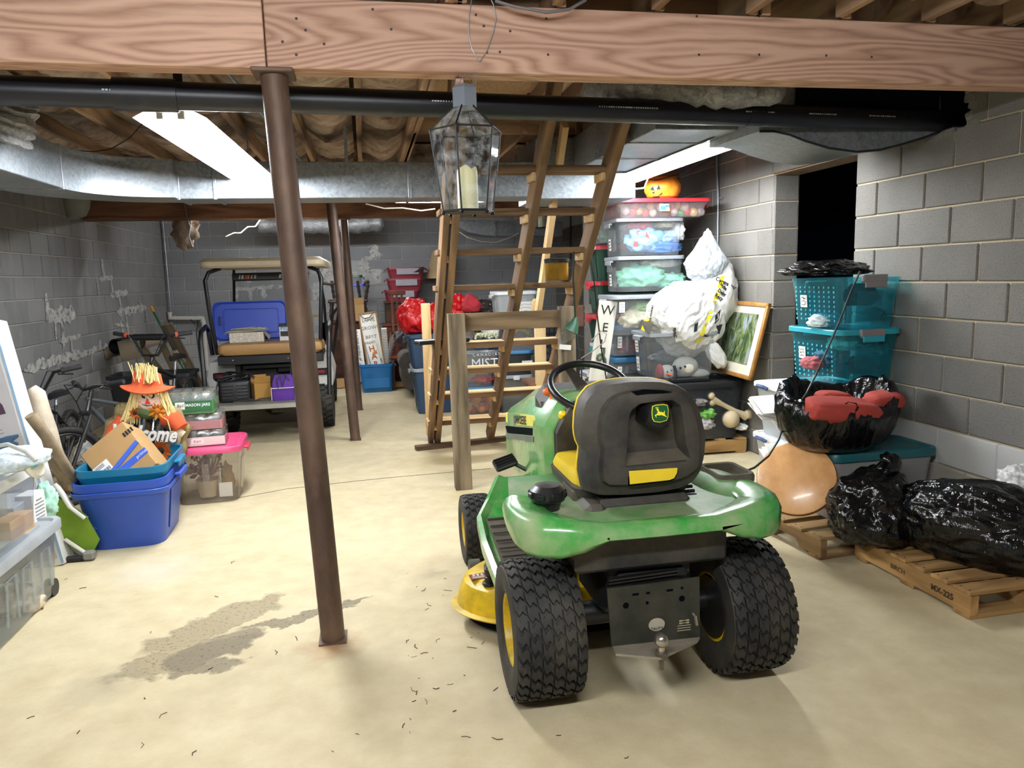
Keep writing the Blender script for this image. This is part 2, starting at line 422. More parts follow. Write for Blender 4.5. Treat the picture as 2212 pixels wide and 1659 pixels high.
# right wall
g = G(); T = .2
for y0, y1, z0, z1 in ((YB, HY0, 0, 2.9), (HY0, HY1, 0, HZ0), (HY1, DY0, 0, 2.9), (DY0, DY1, DZ, 2.9), (DY1, YF+.2, 0, 2.9), (HY0, HY1, 2.64, 2.9)):
    g.box((XR+.006+T/2, (y0+y1)/2, (z0+z1)/2), (T, y1-y0, z1-z0))
wall_right = obj('wall_right', g, MOR_R, kind='structure', flat=True)
def rmat(u, z): return BLK_P if course(11) < z < course(10) and u < 4.7 else (BLK_B if z < course(11) and u < 4.9 else BLK_R)
lay_wall(wall_right, XR, 'Y', 1, YB, YF, lambda k: DY0 if k % 2 == 0 else DY0+LB/2, rmat,
         [(DY0, DY1, 0, DZ), (HY0, HY1, HZ0, 2.64)], lambda u, z: 2.25 < u < 7.2 or (u > 9.4 and z > .9))
g = G()                                            # jamb blocks of the doorway, seen edge on
for k in range(2, 13):
    z = course(k)-HB/2
    for yy in (DY1-.005, DY0+.005): obj('block', (BM.setdefault(('jamb', 1), block_mesh(T-.002, HB-.0095))), BLK_R, wall_right, (XR+.1, yy+(.02 if yy > 5 else -.02), z))
g.b.free()
# painted mortar of the whitewashed base and paint flecks
g = G()
for y0, y1 in ((2.2, 4.40),): g.box((XR+.003, (y0+y1)/2, (course(11)+course(10))/2-.001), (.006, y1-y0, HB-.012))
obj('paint_band', g, BLK_P, wall_right)
# room behind the doorway and the hole; its darkness is painted as near-black walls
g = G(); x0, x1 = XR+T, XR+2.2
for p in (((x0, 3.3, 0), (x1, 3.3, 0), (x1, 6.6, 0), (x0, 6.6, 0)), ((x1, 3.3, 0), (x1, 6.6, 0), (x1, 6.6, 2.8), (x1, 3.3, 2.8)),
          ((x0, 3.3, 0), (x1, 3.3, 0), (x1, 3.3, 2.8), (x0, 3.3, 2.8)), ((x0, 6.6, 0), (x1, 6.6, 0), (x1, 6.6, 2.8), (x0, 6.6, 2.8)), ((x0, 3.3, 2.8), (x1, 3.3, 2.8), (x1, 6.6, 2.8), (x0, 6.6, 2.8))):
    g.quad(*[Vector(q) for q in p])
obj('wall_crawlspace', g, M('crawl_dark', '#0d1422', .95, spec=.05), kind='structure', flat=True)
# steel lintel angle over the doorway
g = G().box((XR-.012, (DY0+DY1)/2, DZ+.004), (.03, DY1-DY0+.02, .008)).box((XR+.1, (DY0+DY1)/2, DZ-.004), (.2, DY1-DY0+.02, .008))
obj('door_1', g, M('lintel_steel', '#6d5a45', .8, var=.3, vs=20), kind='structure')
# ragged rim of the hole
g = G()
random.seed(3)
for i in range(9):
    z = HZ0+.02+i*.045; yy = HY0+random.uniform(-.005, .045)
    g.box((XR+.03, yy-.02, z), (.07, .07+random.uniform(0, .03), .05), rot=(random.uniform(-.4, .4), 0, random.uniform(-.2, .2)), bev=.008)
for i in range(8):
    yy = HY0+.02+i*.065; g.box((XR+.03, yy, HZ0-.01+random.uniform(-.012, .012)), (.07, .07, .05), rot=(random.uniform(-.4, .4), 0, 0), bev=.008)
obj('broken_edge', g, BLK_R, wall_right, flat=True)
# left wall
g = G().box((XL-.006-T/2, (YB+YF)/2, 1.45), (T, YF-YB+.4, 2.9))
wall_left = obj('wall_left', g, MOR_L, kind='structure', flat=True)
lay_wall(wall_left, XL, 'Y', -1, YB, YF, lambda k: 7.142 if k % 2 == 1 else 7.142+LB/2, lambda u, z: BLK_W if u > 8.5+2*random.random() and z < course(9) else BLK_L,
         [], lambda u, z: u > 5.2 and z > .6)
# far wall
g = G().box(((XL+XR)/2, YF+.006+T/2, 1.45), (XR-XL+.6, T, 2.9))
wall_far = obj('wall_far', g, MOR_L, kind='structure', flat=True)
def fmat(u, z):
    r = random.random()*.8
    if -.75-r < u < .35+r and z < course(4+(1 if r > .3 else 0)): return BLK_W
    if u < .6 and z < course(9): return BLK_W
    return BLK_F
lay_wall(wall_far, YF, 'X', 1, XL, XR, lambda k: .0 if k % 2 == 0 else .19, fmat, [], lambda u, z: z > .35)
# pier that carries the middle beam on the right
g = G().box((2.68, 7.45, 1.17), (.86, .38, 2.34)); wall_pier = obj('wall_pier', g, BLK_R, kind='structure', flat=True)
lay_wall(wall_pier, 7.25, 'X', 1, 2.24, XR, lambda k: XR-LB if k % 2 else XR-LB/2, lambda u, z: BLK_R, [], lambda u, z: True, rows=range(2, 13))
# back wall behind the camera
g = G().box(((XL+XR)/2, YB-.1, 1.45), (XR-XL+.4, .2, 2.9)); obj('wall_back', g, BLK_L, kind='structure', flat=True)

# cement smeared over leaking joints: thin ragged ribbons lying on the wall
CEM = M('smeared_cement', '#b9b8b4', .95, var=.25, vs=9, bmp=.3, bs=40, coord='world')
def wispy(m):
    nt = m.node_tree; b = nt.nodes['Principled BSDF']; out = nt.nodes['Material Output']; tr = N(nt, 'ShaderNodeBsdfTransparent'); mx = N(nt, 'ShaderNodeMixShader')
    n = noise_tex(nt, coords(nt, 'world'), 13, 6, .7); nt.links.new(ramp(nt, n, [(.33, (0, 0, 0)), (.50, (1, 1, 1))]), mx.inputs[0])
    nt.links.new(tr.outputs[0], mx.inputs[1]); nt.links.new(b.outputs[0], mx.inputs[2]); nt.links.new(mx.outputs[0], out.inputs[0])
wispy(CEM)
def smear(wall, place, segs):
    g = G(); random.seed(11)
    for si, (u0, v0, u1, v1, wd) in enumerate(segs):
        hh = .0078+.0004*si; wd *= .7
        L = math.hypot(u1-u0, v1-v0); n = max(5, int(L/.03)); dx, dy = (u1-u0)/L, (v1-v0)/L; a, c = [], []
        for i in range(n+1):
            t = i/n; e = min(1, min(t, 1-t)*8+.15)
            k1 = wd*e*(.6+.9*abs(fbm((u0*7+t*L*9, v0*5, 1), 1)+.35)); k2 = wd*e*(.6+.9*abs(fbm((u0*7+t*L*9, v0*5, 7), 1)+.35))
            x, y = u0+dx*L*t, v0+dy*L*t
            a.append(g.b.verts.new(place(x-dy*k1, y+dx*k1, hh))); c.append(g.b.verts.new(place(x+dy*k2, y-dx*k2, hh)))
        for i in range(n): g.b.faces.new((a[i], a[i+1], c[i+1], c[i]))
    obj('cement_smear', g, CEM, wall)
def onL(px, py): p = S(px, py, XL); return p.y, p.z
def onF(px, py): p = A(px, py, YF); return p.x, p.z
def segs(f, l): return [(*f(a, b), *f(c, d), w) for a, b, c, d, w in l]
smear(wall_left, lambda u, v, h: Vector((XL+h, u, v)), segs(onL, [
    (218, 556, 224, 600, .05), (213, 602, 242, 600, .045), (237, 600, 243, 635, .03), (236, 637, 275, 632, .055), (256, 640, 264, 695, .045), (250, 676, 315, 664, .075), (258, 690, 266, 730, .04),
    (270, 680, 278, 735, .03), (312, 668, 316, 700, .03), (97, 632, 100, 680, .05), (96, 686, 160, 678, .11), (116, 690, 119, 735, .03), (130, 690, 138, 770, .045), (124, 738, 172, 725, .04), (150, 735, 155, 768, .03),
    (48, 800, 180, 760, .07), (150, 775, 230, 745, .05), (212, 735, 216, 755, .06), (245, 700, 275, 705, .03), (205, 600, 212, 640, .02), (297, 640, 302, 665, .02)]))
smear(wall_far, lambda u, v, h: Vector((u, YF-h, v)), segs(onF, [
    (534, 600, 543, 635, .05), (505, 625, 615, 619, .045), (510, 628, 512, 648, .045), (568, 624, 572, 645, .06), (540, 630, 543, 650, .03),
    (808, 528, 810, 558, .12), (780, 560, 822, 555, .05), (783, 562, 788, 585, .13), (745, 592, 830, 585, .06), (812, 585, 818, 612, .09), (690, 590, 725, 600, .16), (680, 610, 690, 650, .10), (680, 618, 720, 612, .06)]))
# pvc sump pipe, conduit, wires on walls
PVC = M('pvc_white', '#cfcdc6', .5, var=.06); GALV = M('galvanised', '#a9adb2', .42, .85, var=.2, vs=30, bmp=.1, bs=20); STEEL = M('dull_steel', '#8d9094', .45, .8, var=.15)
t = thing('sump_pipe', 'white plastic sump drain pipe turning down in the far left corner', 'pipe', (0, 0, 0))
c = YF-.12
p0, p1, p2 = A(372, 687, c), A(437, 687, c), A(448, 800, c)
obj('pipe_run', G().tube([p0, p1+Vector((-.04, 0, 0)), p1, p1+Vector((.012, 0, -.05)), p2], .03, 10), PVC, t)
obj('elbow', G().tube([p1+Vector((-.05, 0, 0)), p1, p1+Vector((.006, 0, -.06))], .038, 10), PVC, t)
obj('elbow', G().tube([p0+Vector((-.03, 0, .09)), p0+Vector((-.03, 0, 0)), p0+Vector((.05, 0, 0))], .038, 10), PVC, t)
a = Vector((XL+.06, YF-.07, 2.5)); obj('conduit', G().tube([a, p0+Vector((-.02, .03, .1))], .011, 8), STEEL, label='thin grey conduit running down the far left corner', cat='conduit')
obj('hanging_wire', G().tube([A(412, 690, c-.05), A(420, 700, c-.05), A(428, 692, c-.05), A(424, 720, c-.05), A(432, 780, c-.05)], .006, 6), M('black_cable', '#15161a', .5), label='black cord looped over the white sump drain pipe', cat='cord')
g = G().tube([S(1548, 315, XR-.02), S(1551, 420, XR-.02), Vector((XR-.02, S(1551, 420, XR-.02).y, .9))], .012, 8)
o = obj('conduit', g, STEEL, label='thin galvanised conduit running down the right wall beside the doorway', cat='conduit')
p = S(1557, 428, XR-.02); obj('strap', G().box(p, (.012, .06, .02)), GALV, o)
obj('wall_cable', G().tube([S(1233, 425, XR-.015), S(1232, 520, XR-.015), S(1233, 560, XR-.015)], .014, 8), M('black_cable', '#15161a', .5), label='dark conduit running down the far end of the right wall', cat='conduit')
g = G().box(A(1281, 644, 7.2), (.075, .03, .115), bev=.004); o = obj('outlet_box', g, M('brown_plate', '#2a1f1a', .5), label='dark brown outlet box mounted on the block pier', cat='outlet')

# --- ceiling: subfloor, joists, insulation
ZJ, ZS = 2.55, 2.785
OSB = M('osb_board', '#b39774', .85, var=.35, vs=60, bmp=.3, bs=60, coord='world')
JOI = wood('joist_pine', '#7d6450', '#b89a7c', .75, 8, 'Y', .2, stain='#65503f')
g = G().box(((XL+XR)/2, (YF+YB)/2, ZS+.02), (XR-XL+.4, YF-YB+.4, .04)); ceiling = obj('ceiling', g, M('subfloor', '#5f4a36', .9, var=.3, vs=3), kind='structure', flat=True)
SX0, SX1, SY0, SY1 = .44, 1.66, 3.35, 5.6      # stair opening
jx = [XL+.09+.4064*i for i in range(15)]
def joist(x, y0, y1, w=.038): return board('joist', (x, y0, (ZJ+ZS)/2), (x, y1, (ZJ+ZS)/2), w, ZS-ZJ, wood('joist_pine_x', '#7a6250', '#b3967a', .75, 8, 'X', .2, stain='#65503f'), ceiling)
for x in jx:
    for y0, y1 in ((YB, 3.0), (3.0, 7.25), (7.25, 8.97), (8.97, YF)):
        if SX0-.05 < x < SX1+.05 and y0 == 3.0:
            joist(x, SY1, y1); joist(x, y0, SY0)
        else: joist(x+(.02 if y0 in (3.0, 8.97) else -.02), y0, y1)
for x in (SX0-.02, SX0-.065, SX1+.02): joist(x, 3.0, 7.25)
for y in (SY0-.03, SY1+.03): board('header', (SX0, y, (ZJ+ZS)/2), (SX1, y, (ZJ+ZS)/2), .038, ZS-ZJ, MATS['joist_pine_x'], ceiling)
BATT = None
def batt_mat():
    m, nt, b = new_mat('fibreglass_batt'); pos = coords(nt, 'world'); n = noise_tex(nt, pos, 4, 7, .65, .6); n2 = noise_tex(nt, pos, 60, 4, .7)
    cc = ramp(nt, n, [(.3, '#5a4a40'), (.48, '#a18d7e'), (.66, '#c4b6a8')]); nt.links.new(cc, b.inputs['Base Color']); b.inputs['Roughness'].default_value = 1
    b.inputs['Specular IOR Level'].default_value = .05; bump(nt, b, math_n(nt, 'ADD', n, math_n(nt, 'MULTIPLY', n2, .4)), .8, .02); return m
BATT = batt_mat()
for i in range(14):
    x0, x1 = jx[i]+.025, jx[i+1]-.025
    for y0, y1 in ((YB, 2.95), (3.15, 7.2), (7.3, 8.9), (9.05, YF)):
        if x1 > SX0 and x0 < SX1 and y0 == 3.15: continue
        nx, ny = 7, max(8, int((y1-y0)/.07)); g = G(); vs = []
        for a in range(ny+1):
            row = []
            for c in range(nx+1):
                x = x0+(x1-x0)*c/nx; y = y0+(y1-y0)*a/ny; e = math.sin(PI*c/nx)
                sag = .085+.07*fbm((x*1.3, y*.8, 3), 1.6, 3)+.05*abs(fbm((x, y, 9), 4.5, 4))
                row.append(g.b.verts.new((x, y, ZS-.10-sag*(.25+.75*e) if a not in (0, ny) else ZS-.02)))
            vs.append(row)
        for a in range(ny):
            for c in range(nx): g.b.faces.new((vs[a][c], vs[a][c+1], vs[a+1][c+1], vs[a+1][c]))
        obj('insulation_batt', g, BATT, ceiling, ang=80)
# torn batt hanging near the far left
g = G(); g.sphere((0, 0, 0), 1, 24, 16)
for v in g.b.verts: v.co = Vector((v.co.x*.13, v.co.y*.10, v.co.z*.20))*(1+.5*fbm(v.co, 2.2))
obj('torn_insulation', g, BATT, None, A(400, 496, 9.10), ang=80, label='torn scrap of brown fibreglass insulation hanging below the far beam', cat='insulation')
# stair opening lining
g = G().box((.82, 4.9, 2.78), (.72, 2.6, .02)); obj('osb_panel', g, OSB, ceiling)
g = G().box((1.42, 4.4, 2.79), (.48, 1.9, .02)); obj('drywall_panel', g, M('drywall', '#d9c3b0', .9, var=.05), ceiling)
for x in (1.22, 1.45): board('opening_stud', (x, 3.4, 2.72), (x, 5.4, 2.72), .05, .09, MATS['joist_pine_x'], ceiling)

# --- main beams (built-up lumber) and posts
BEAM = wood('beam_fir', '#a9826d', '#deb9a4', .72, 46, 'X', .25, stain='#8a6252')
BEAM2 = wood('beam_fir_dark', '#5c3f30', '#8f6850', .75, 11, 'X', .25, stain='#4b3226')
random.seed(5)
def beam_of(Y, z0, z1, spans, plies, mat, th=.04):
    root = thing('beam', None, None, (0, Y, z0)); root['kind'] = 'structure'
    for i in range(plies):
        for (a, c, d0, d1) in (spans if i == 0 else [(spans[0][0], spans[-1][1], spans[0][2], spans[-1][3])]):
            y = Y-th*plies/2+th*(i+.5); zc = (z0+z1)/2+random.uniform(-.003, .003)
            o = board('plank', (a, y, zc+d0), (c, y, zc+d1), th-.002, z1-z0, mat)
            o.parent = root; o.matrix_parent_inverse = Matrix.Translation((0, -Y, -z0))
    return root
B1Y = 3.07
beam1 = beam_of(B1Y, 2.297, 2.545, [(XL, A(568, 60, B1Y-.06).x, .0, .0), (A(572, 60, B1Y-.06).x, XR+.1, .0, .0)], 3, BEAM)
beam_of(7.25, 2.36, 2.55, [(XL, 0, 0, 0), (0.01, XR+.1, 0, 0)], 3, BEAM2)
beam_of(8.97, 2.225, 2.475, [(A(178, 470, 8.9).x, -.3, 0, 0), (-.29, XR, 0, 0)], 3, BEAM2)
g = G()                                            # nail heads and knots on the face of the near beam
for px, py in ((805, 20), (1028, 32), (845, 63), (1045, 56), (1102, 67), (1180, 40), (1184, 118), (1080, 112), (1505, 35), (1640, 35), (1780, 40), (1998, 40), (1510, 118), (1640, 118), (1785, 120), (1883, 123), (1052, 113), (640, 40), (660, 65), (700, 95), (610, 90), (640, 118)):
    p = A(px, py, B1Y-.0605); g.box(p, (.009, .004, .009), bev=.002)
o = obj('nail_heads', g, M('nail_grey', '#4c4a4c', .5, .6)); local(o, beam1); o['kind'] = 'stuff'
RUST = M('rusty_pipe', '#4f3d35', .55, .3, var=.35, vs=4, bmp=.25, bs=60, dirt='#6d5748', ds=5, scale=(1, 1, .5))
def post(base, top, r, label):
    t = thing('steel_post', label, 'post', base, group=None)
    d = Vector(top)-Vector(base)
    obj('shaft', G().tube([(0, 0, .0), d*.5, d], r, 24), RUST, t)
    obj('cap_plate', G().box(d+Vector((0, 0, .008)), (.15, .15, .016), bev=.003), RUST, t); obj('base_plate', G().box((0, 0, .004), (r*2.3, r*2.3, .008)), RUST, t)
    return t
post(F(720, 1380), A(592, 165, B1Y), .05, 'nearest rusty steel post under the joint of the front beam')
post(F(768, 950), A(714, 425, 7.3), .047, 'middle rusty steel post beyond the front post')
post(F(775, 885), Vector((A(742, 466, 8.97).x, 8.97, 2.21)), .045, 'rear rusty steel post just behind the middle post')
# ================================================================ DUCTS, PIPES, LIGHTS
def duct_mat():
    m, nt, b = new_mat('duct_steel'); pos = coords(nt, 'world'); n = noise_tex(nt, pos, 2.5, 6, .6)
    v = N(nt, 'ShaderNodeTexVoronoi'); v.inputs['Scale'].default_value = 55; nt.links.new(pos, v.inputs['Vector'])
    f = math_n(nt, 'ADD', math_n(nt, 'MULTIPLY', n, .7), math_n(nt, 'MULTIPLY', v.outputs['Color'], .3))
    nt.links.new(ramp(nt, f, [(.25, '#6d747b'), (.75, '#a5abb0')]), b.inputs['Base Color'])
    b.inputs['Metallic'].default_value = .55; nt.links.new(math_n(nt, 'ADD', math_n(nt, 'MULTIPLY', f, .3), .3), b.inputs['Roughness'])
    bump(nt, b, n, .12, .02); return m
DUCT = duct_mat()
def foil_mat():
    m, nt, b = new_mat('foil_wrap'); v = coords(nt, 'world', (1, 1, 1)); n = noise_tex(nt, v, 22, 6, .7, 1.2)
    nt.links.new(ramp(nt, n, [(.3, '#77787a'), (.7, '#c9c8c6')]), b.inputs['Base Color']); b.inputs['Metallic'].default_value = .6; b.inputs['Roughness'].default_value = .35
    bump(nt, b, n, .9, .02); return m
FOIL = foil_mat()
DZ0, DZ1, DYF = 2.10, 2.35, 5.60
t = thing('air_duct', 'galvanised rectangular air duct crossing the room below the joists', 'duct', (0, DYF, DZ0))
def dpart(name, g, mat=DUCT): o = obj(name, g, mat, ang=25); local(o, t); return o
XE = -1.72
def dbox(x0, x1, y0, y1, z0=DZ0, z1=DZ1, bev=.004): return G().box(((x0+x1)/2, (y0+y1)/2, (z0+z1)/2), (x1-x0, y1-y0, z1-z0), bev=bev)
dpart('duct_run', dbox(-1.22, .35, DYF, DYF+.36)); dpart('duct_run', dbox(.36, 1.28, DYF, DYF+.36))
dpart('duct_run', dbox(XE-.36, XE, 2.2, 4.98))
# swept elbow
out = []; inn = []
for i in range(9):
    a = PI/2*i/8; cx, cy = -1.22, 4.99
    inn.append((cx-.50*math.cos(a), cy+.51*math.sin(a))); out.append((cx-.86*math.cos(a), cy+.87*math.sin(a)))
dpart('elbow', G().prism(inn+out[::-1], DZ1-DZ0, Matrix.Translation((0, 0, DZ0))))
for x in (-1.22, -.98, .355): dpart('seam_collar', dbox(x-.012, x+.012, DYF-.007, DYF+.37, DZ0-.007, DZ1+.007))
dpart('seam_collar', dbox(XE-.37, XE+.007, 4.97, 4.995, DZ0-.007, DZ1+.007))
for x in (-1.06, -.08, .86): dpart('hanger_strap', dbox(x-.012, x+.012, DYF-.012, DYF-.008, DZ1-.10, ZJ+.05))
# plenum and branch on the right
t = thing('trunk_duct', 'wide galvanised trunk duct under the joists right of the stairs', 'duct', (1.7, 4.6, 2.2))
dpart('plenum', dbox(1.285, 2.06, DYF-.03, DYF+.62, DZ0-.02, 2.52)); dpart('trunk', dbox(1.57, 2.06, 3.95, DYF-.04, 2.275, 2.52))
for y in (4.35, 4.95): dpart('seam', dbox(1.565, 2.065, y-.01, y+.01, 2.268, 2.525))
t = thing('duct_boot', 'curved sheet metal duct boot sagging below the black pipe at the right wall', 'duct', (2.6, 3.75, 2.2))
pp = [A(x, y, 3.72) for x, y in ((1640, 284), (1672, 284), (1705, 291), (1740, 305), (1790, 320), (1850, 328), (1900, 324), (1950, 311), (1995, 297), (2034, 283))]
g = G(); r0 = [Vector((p.x, 3.72, p.z)) for p in pp]+[Vector((3.11, 3.72, 2.46)), Vector((pp[0].x, 3.72, 2.46))]
r1 = [Vector((p.x, 4.30, p.z+.015)) for p in r0]; g.rings([r0, r1]); dpart('curved_sheet', g)
g = G().tube([p+Vector((0, -.004, -.001)) for p in pp], .006, 6); dpart('rolled_edge', g, M('duct_edge', '#25272b', .5, .3))
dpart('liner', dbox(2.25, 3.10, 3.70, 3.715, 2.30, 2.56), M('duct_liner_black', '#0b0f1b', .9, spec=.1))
FOIL2 = M('foil_darkened', '#6a6b6c', .45, .5, var=.3, vs=12, bmp=.8, bs=18, coord='world', dist=.02)  # darkened copy of the foil, toned down against the strip light beside it
def foil_tube(label, pts, r, n=20, m=26, name='flex_duct'):
    g = G(); P = [Vector(p) for p in pts]; q = []
    for i in range(m+1):
        f = i/m*(len(P)-1); k = min(int(f), len(P)-2); q.append(P[k].lerp(P[k+1], f-k))
    g.tube(q, [r*(1+.12*math.sin(i*2.1)+.1*fbm((i*.7, r, 0), 1)) for i in range(m+1)], n)
    for v in g.b.verts: v.co += v.normal*0 + Vector((fbm(v.co, 9), fbm(v.co+Vector((5, 0, 0)), 9), fbm(v.co+Vector((0, 7, 0)), 9)))*.018
    return obj(name, g, FOIL2 if 'far beam' in label else FOIL, ang=70, label=label, cat='duct')
foil_tube('silver foil wrapped flexible duct beside the stair opening', [A(1265, 172, 3.6), A(1350, 186, 3.58), A(1450, 196, 3.55), A(1560, 196, 3.5), A(1685, 192, 3.5)], .075)
foil_tube('silver foil flexible duct dropping onto the duct at the left edge', [A(10, 190, 4.2), A(22, 215, 4.2), A(22, 250, 4.2), A(5, 305, 4.2)], .115)
foil_tube('silver foil flexible duct below the far beam near the rear posts', [A(560, 485, 10.9), A(660, 486, 10.9), A(760, 485, 10.9), A(828, 480, 10.9)], .12)
t = thing('far_duct', 'galvanised far duct with curved end seen between the stair treads', 'duct', (1.2, 10.3, 2.1))
pp = [A(x, y, 10.3) for x, y in ((980, 478), (990, 490), (1010, 501), (1045, 508), (1100, 510), (1215, 508), (1215, 478))]
g = G().rings([[Vector((p.x, 10.3, p.z)) for p in pp], [Vector((p.x, 10.8, p.z)) for p in pp]]); dpart('duct_run', g); dpart('seam_collar', G().box(A(1068, 493, 10.29), (.03, .02, .22))); dpart('hanger_strap', G().box((A(1100, 480, 10.5).x, 10.3, 2.40), (.03, .01, .42))); dpart('hanger_strap', G().box((A(1000, 480, 10.5).x, 10.3, 2.40), (.03, .01, .42)))
for o_ in [x for x in COL.objects if x.get('label', '').startswith('silver foil flexible duct below')]:
    for px_ in (600, 780): local(obj('hanger_strap', G().box((A(px_, 480, 10.9).x, 10.9, 2.42), (.03, .012, .40)), GALV), o_)
# small flex duct collar left of the far beam
o = obj('duct_collar', G().tube([A(158, 430, 8.6), A(158, 452, 8.6), A(164, 470, 8.6)], [.16, .15, .10], 16), M('grey_cap', '#8b8a86', .7), label='grey round duct collar beside the left end of the far beam', cat='duct')

# drain pipe
ABS = M('abs_black', '#10141f', .38, var=.1, spec=.5)
P0, P1 = A(-60, 193, 3.27), A(2045, 262, 3.72); P2 = Vector((XR+.4, 3.78, P1.z))
t = thing('drain_pipe', 'long black plastic drain pipe running below the front beam', 'pipe', P0)
d = P1-P0
obj('pipe_run', G().tube([(0, 0, 0), d*.55, d, P2-P0], .055, 20), ABS, t)
def along(f): return d*f
g = G().tube([along(.105), along(.155)], .064, 20); obj('coupling', g, ABS, t)
g = G().tube([along(.725), along(.745)], .0575, 20); obj('pipe_joint', g, ABS, t)
for f in (.155, .61): obj('hanger_strap', G().box(along(f)+Vector((0, .03, .12)), (.035, .004, .28)), ABS, t)
WHT = M('white_print', '#c4c9d2', .7); random.seed(2)
g = G()
for f in (.10, .38, .55, .58, .72, .80, .88):
    for j in range(14):
        q = along(f+j*.0026); g.box(q+Vector((0, -.0565*math.cos(.1), .003)), (random.uniform(.003, .009), .0012, .006))
obj('printed_marks', g, WHT, t, kind='stuff')
obj('steel_conduit', G().tube([F(485, 150, 2.52), F(655, 352, 2.52)], .011, 8), STEEL, label='thin steel conduit running under the joists beside the near post', cat='conduit')

# fluorescent fixtures
def tube_mat():
    m, nt, b = new_mat('lit_tube'); nt.nodes.remove(b); e = N(nt, 'ShaderNodeEmission'); e.inputs[0].default_value = (.93, .97, 1, 1); e.inputs[1].default_value = TUBE_E
    nt.links.new(e.outputs[0], nt.nodes['Material Output'].inputs[0]); return m
TUBE = tube_mat(); ENAM = M('white_enamel', '#d8d6cf', .35, var=.05)
def shop_light(label, c, L, yaw, tubes=2, banks=1, chains=(), refl=True):
    t = thing('strip_light', label, 'lamp', c, yaw, 'fluorescent ceiling lights')
    g = G().box((0, 0, .045), (L, .10, .05), bev=.004); obj('housing', g, ENAM, t)
    if refl:
        g = G().prism([(-.15, -.012), (-.052, .04), (.052, .04), (.15, -.012), (.15, -.009), (.05, .045), (-.05, .045), (-.15, -.009)], L, Matrix(((0, 0, 1, -L/2), (1, 0, 0, 0), (0, 1, 0, 0), (0, 0, 0, 1))))
        obj('reflector', g, ENAM, t)
    bl = L/banks
    for k in range(banks):
        x = -L/2+bl*(k+.5)
        for j in range(tubes):
            y = (j-(tubes-1)/2)*.085
            obj('tube', G().tube([(x-bl/2+.04, y, -.005), (x+bl/2-.04, y, -.005)], .017, 12), TUBE, t)
            for e in (-1, 1): obj('socket', G().box((x+e*(bl/2-.02), y, .01), (.02, .03, .05), bev=.003), ENAM, t)
    for x, h in chains: obj('chain', G().tube([(x, 0, .07), (x, 0, h)], .004, 6), STEEL, t)
    return t
p, q = F(352, 238, 2.235), F(549, 384, 2.235)
L1 = 2.02
c1 = q+(p-q).normalized()*L1/2
shop_light('long two tube strip light hanging left of the near steel post', c1, L1, math.atan2((q-p).y, (q-p).x), 2, 2, ((-.85, .33), (.85, .33)))
shop_light('short strip light below the duct behind the hanging lantern', A(955, 431, 6.75), .80, 0, 2, 1, ((-.3, .2), (.3, .2)))
shop_light('strip light tucked behind the far beam at the back of the room', A(690, 466, 9.55), 2.1, 0, 1, 2, ((-.8, .46), (.8, .46)), refl=False)
p, q = F(1333, 393, 2.275), F(1592, 296, 2.275)
shop_light('strip light under the trunk duct beside the right wall', (p+q)/2, (q-p).length, math.atan2((q-p).y, (q-p).x), 2, 2)
shop_light('strip light hanging in front of the near beam behind the photographer', (-.35, .35, 2.44), 2.44, .06, 2, 2, refl=False)

# lanterns
def glass_mat():
    m, nt, b = new_mat('lantern_glass'); nt.nodes.remove(b); tr = N(nt, 'ShaderNodeBsdfTransparent'); tr.inputs[0].default_value = (.93, .95, .96, 1)
    gl = N(nt, 'ShaderNodeBsdfGlossy'); gl.inputs['Roughness'].default_value = .03
    df = N(nt, 'ShaderNodeBsdfDiffuse'); df.inputs[0].default_value = (.7, .75, .8, 1)
    a = N(nt, 'ShaderNodeMixShader'); nt.links.new(facing(nt, .8, .05), a.inputs[0]); nt.links.new(tr.outputs[0], a.inputs[1]); nt.links.new(gl.outputs[0], a.inputs[2])
    c = N(nt, 'ShaderNodeMixShader'); v = noise_tex(nt, coords(nt, 'obj'), 18, 5, .7)
    nt.links.new(math_n(nt, 'MULTIPLY', ramp(nt, v, [(.45, (0, 0, 0)), (.75, (1, 1, 1))]), .45), c.inputs[0]); nt.links.new(a.outputs[0], c.inputs[1]); nt.links.new(df.outputs[0], c.inputs[2])
    nt.links.new(c.outputs[0], nt.nodes['Material Output'].inputs[0]); return m
GLS = glass_mat(); LEAD = M('lantern_frame', '#16171b', .5, .5); CAP = M('lantern_cap', '#848c98', .5, .3)
CANDLE = M('candle_wax', '#e6dfae', .5, var=.04)
def hexr(r, z, a0): return [Vector((r*math.cos(a0+i*PI/3), r*math.sin(a0+i*PI/3), z)) for i in range(6)]
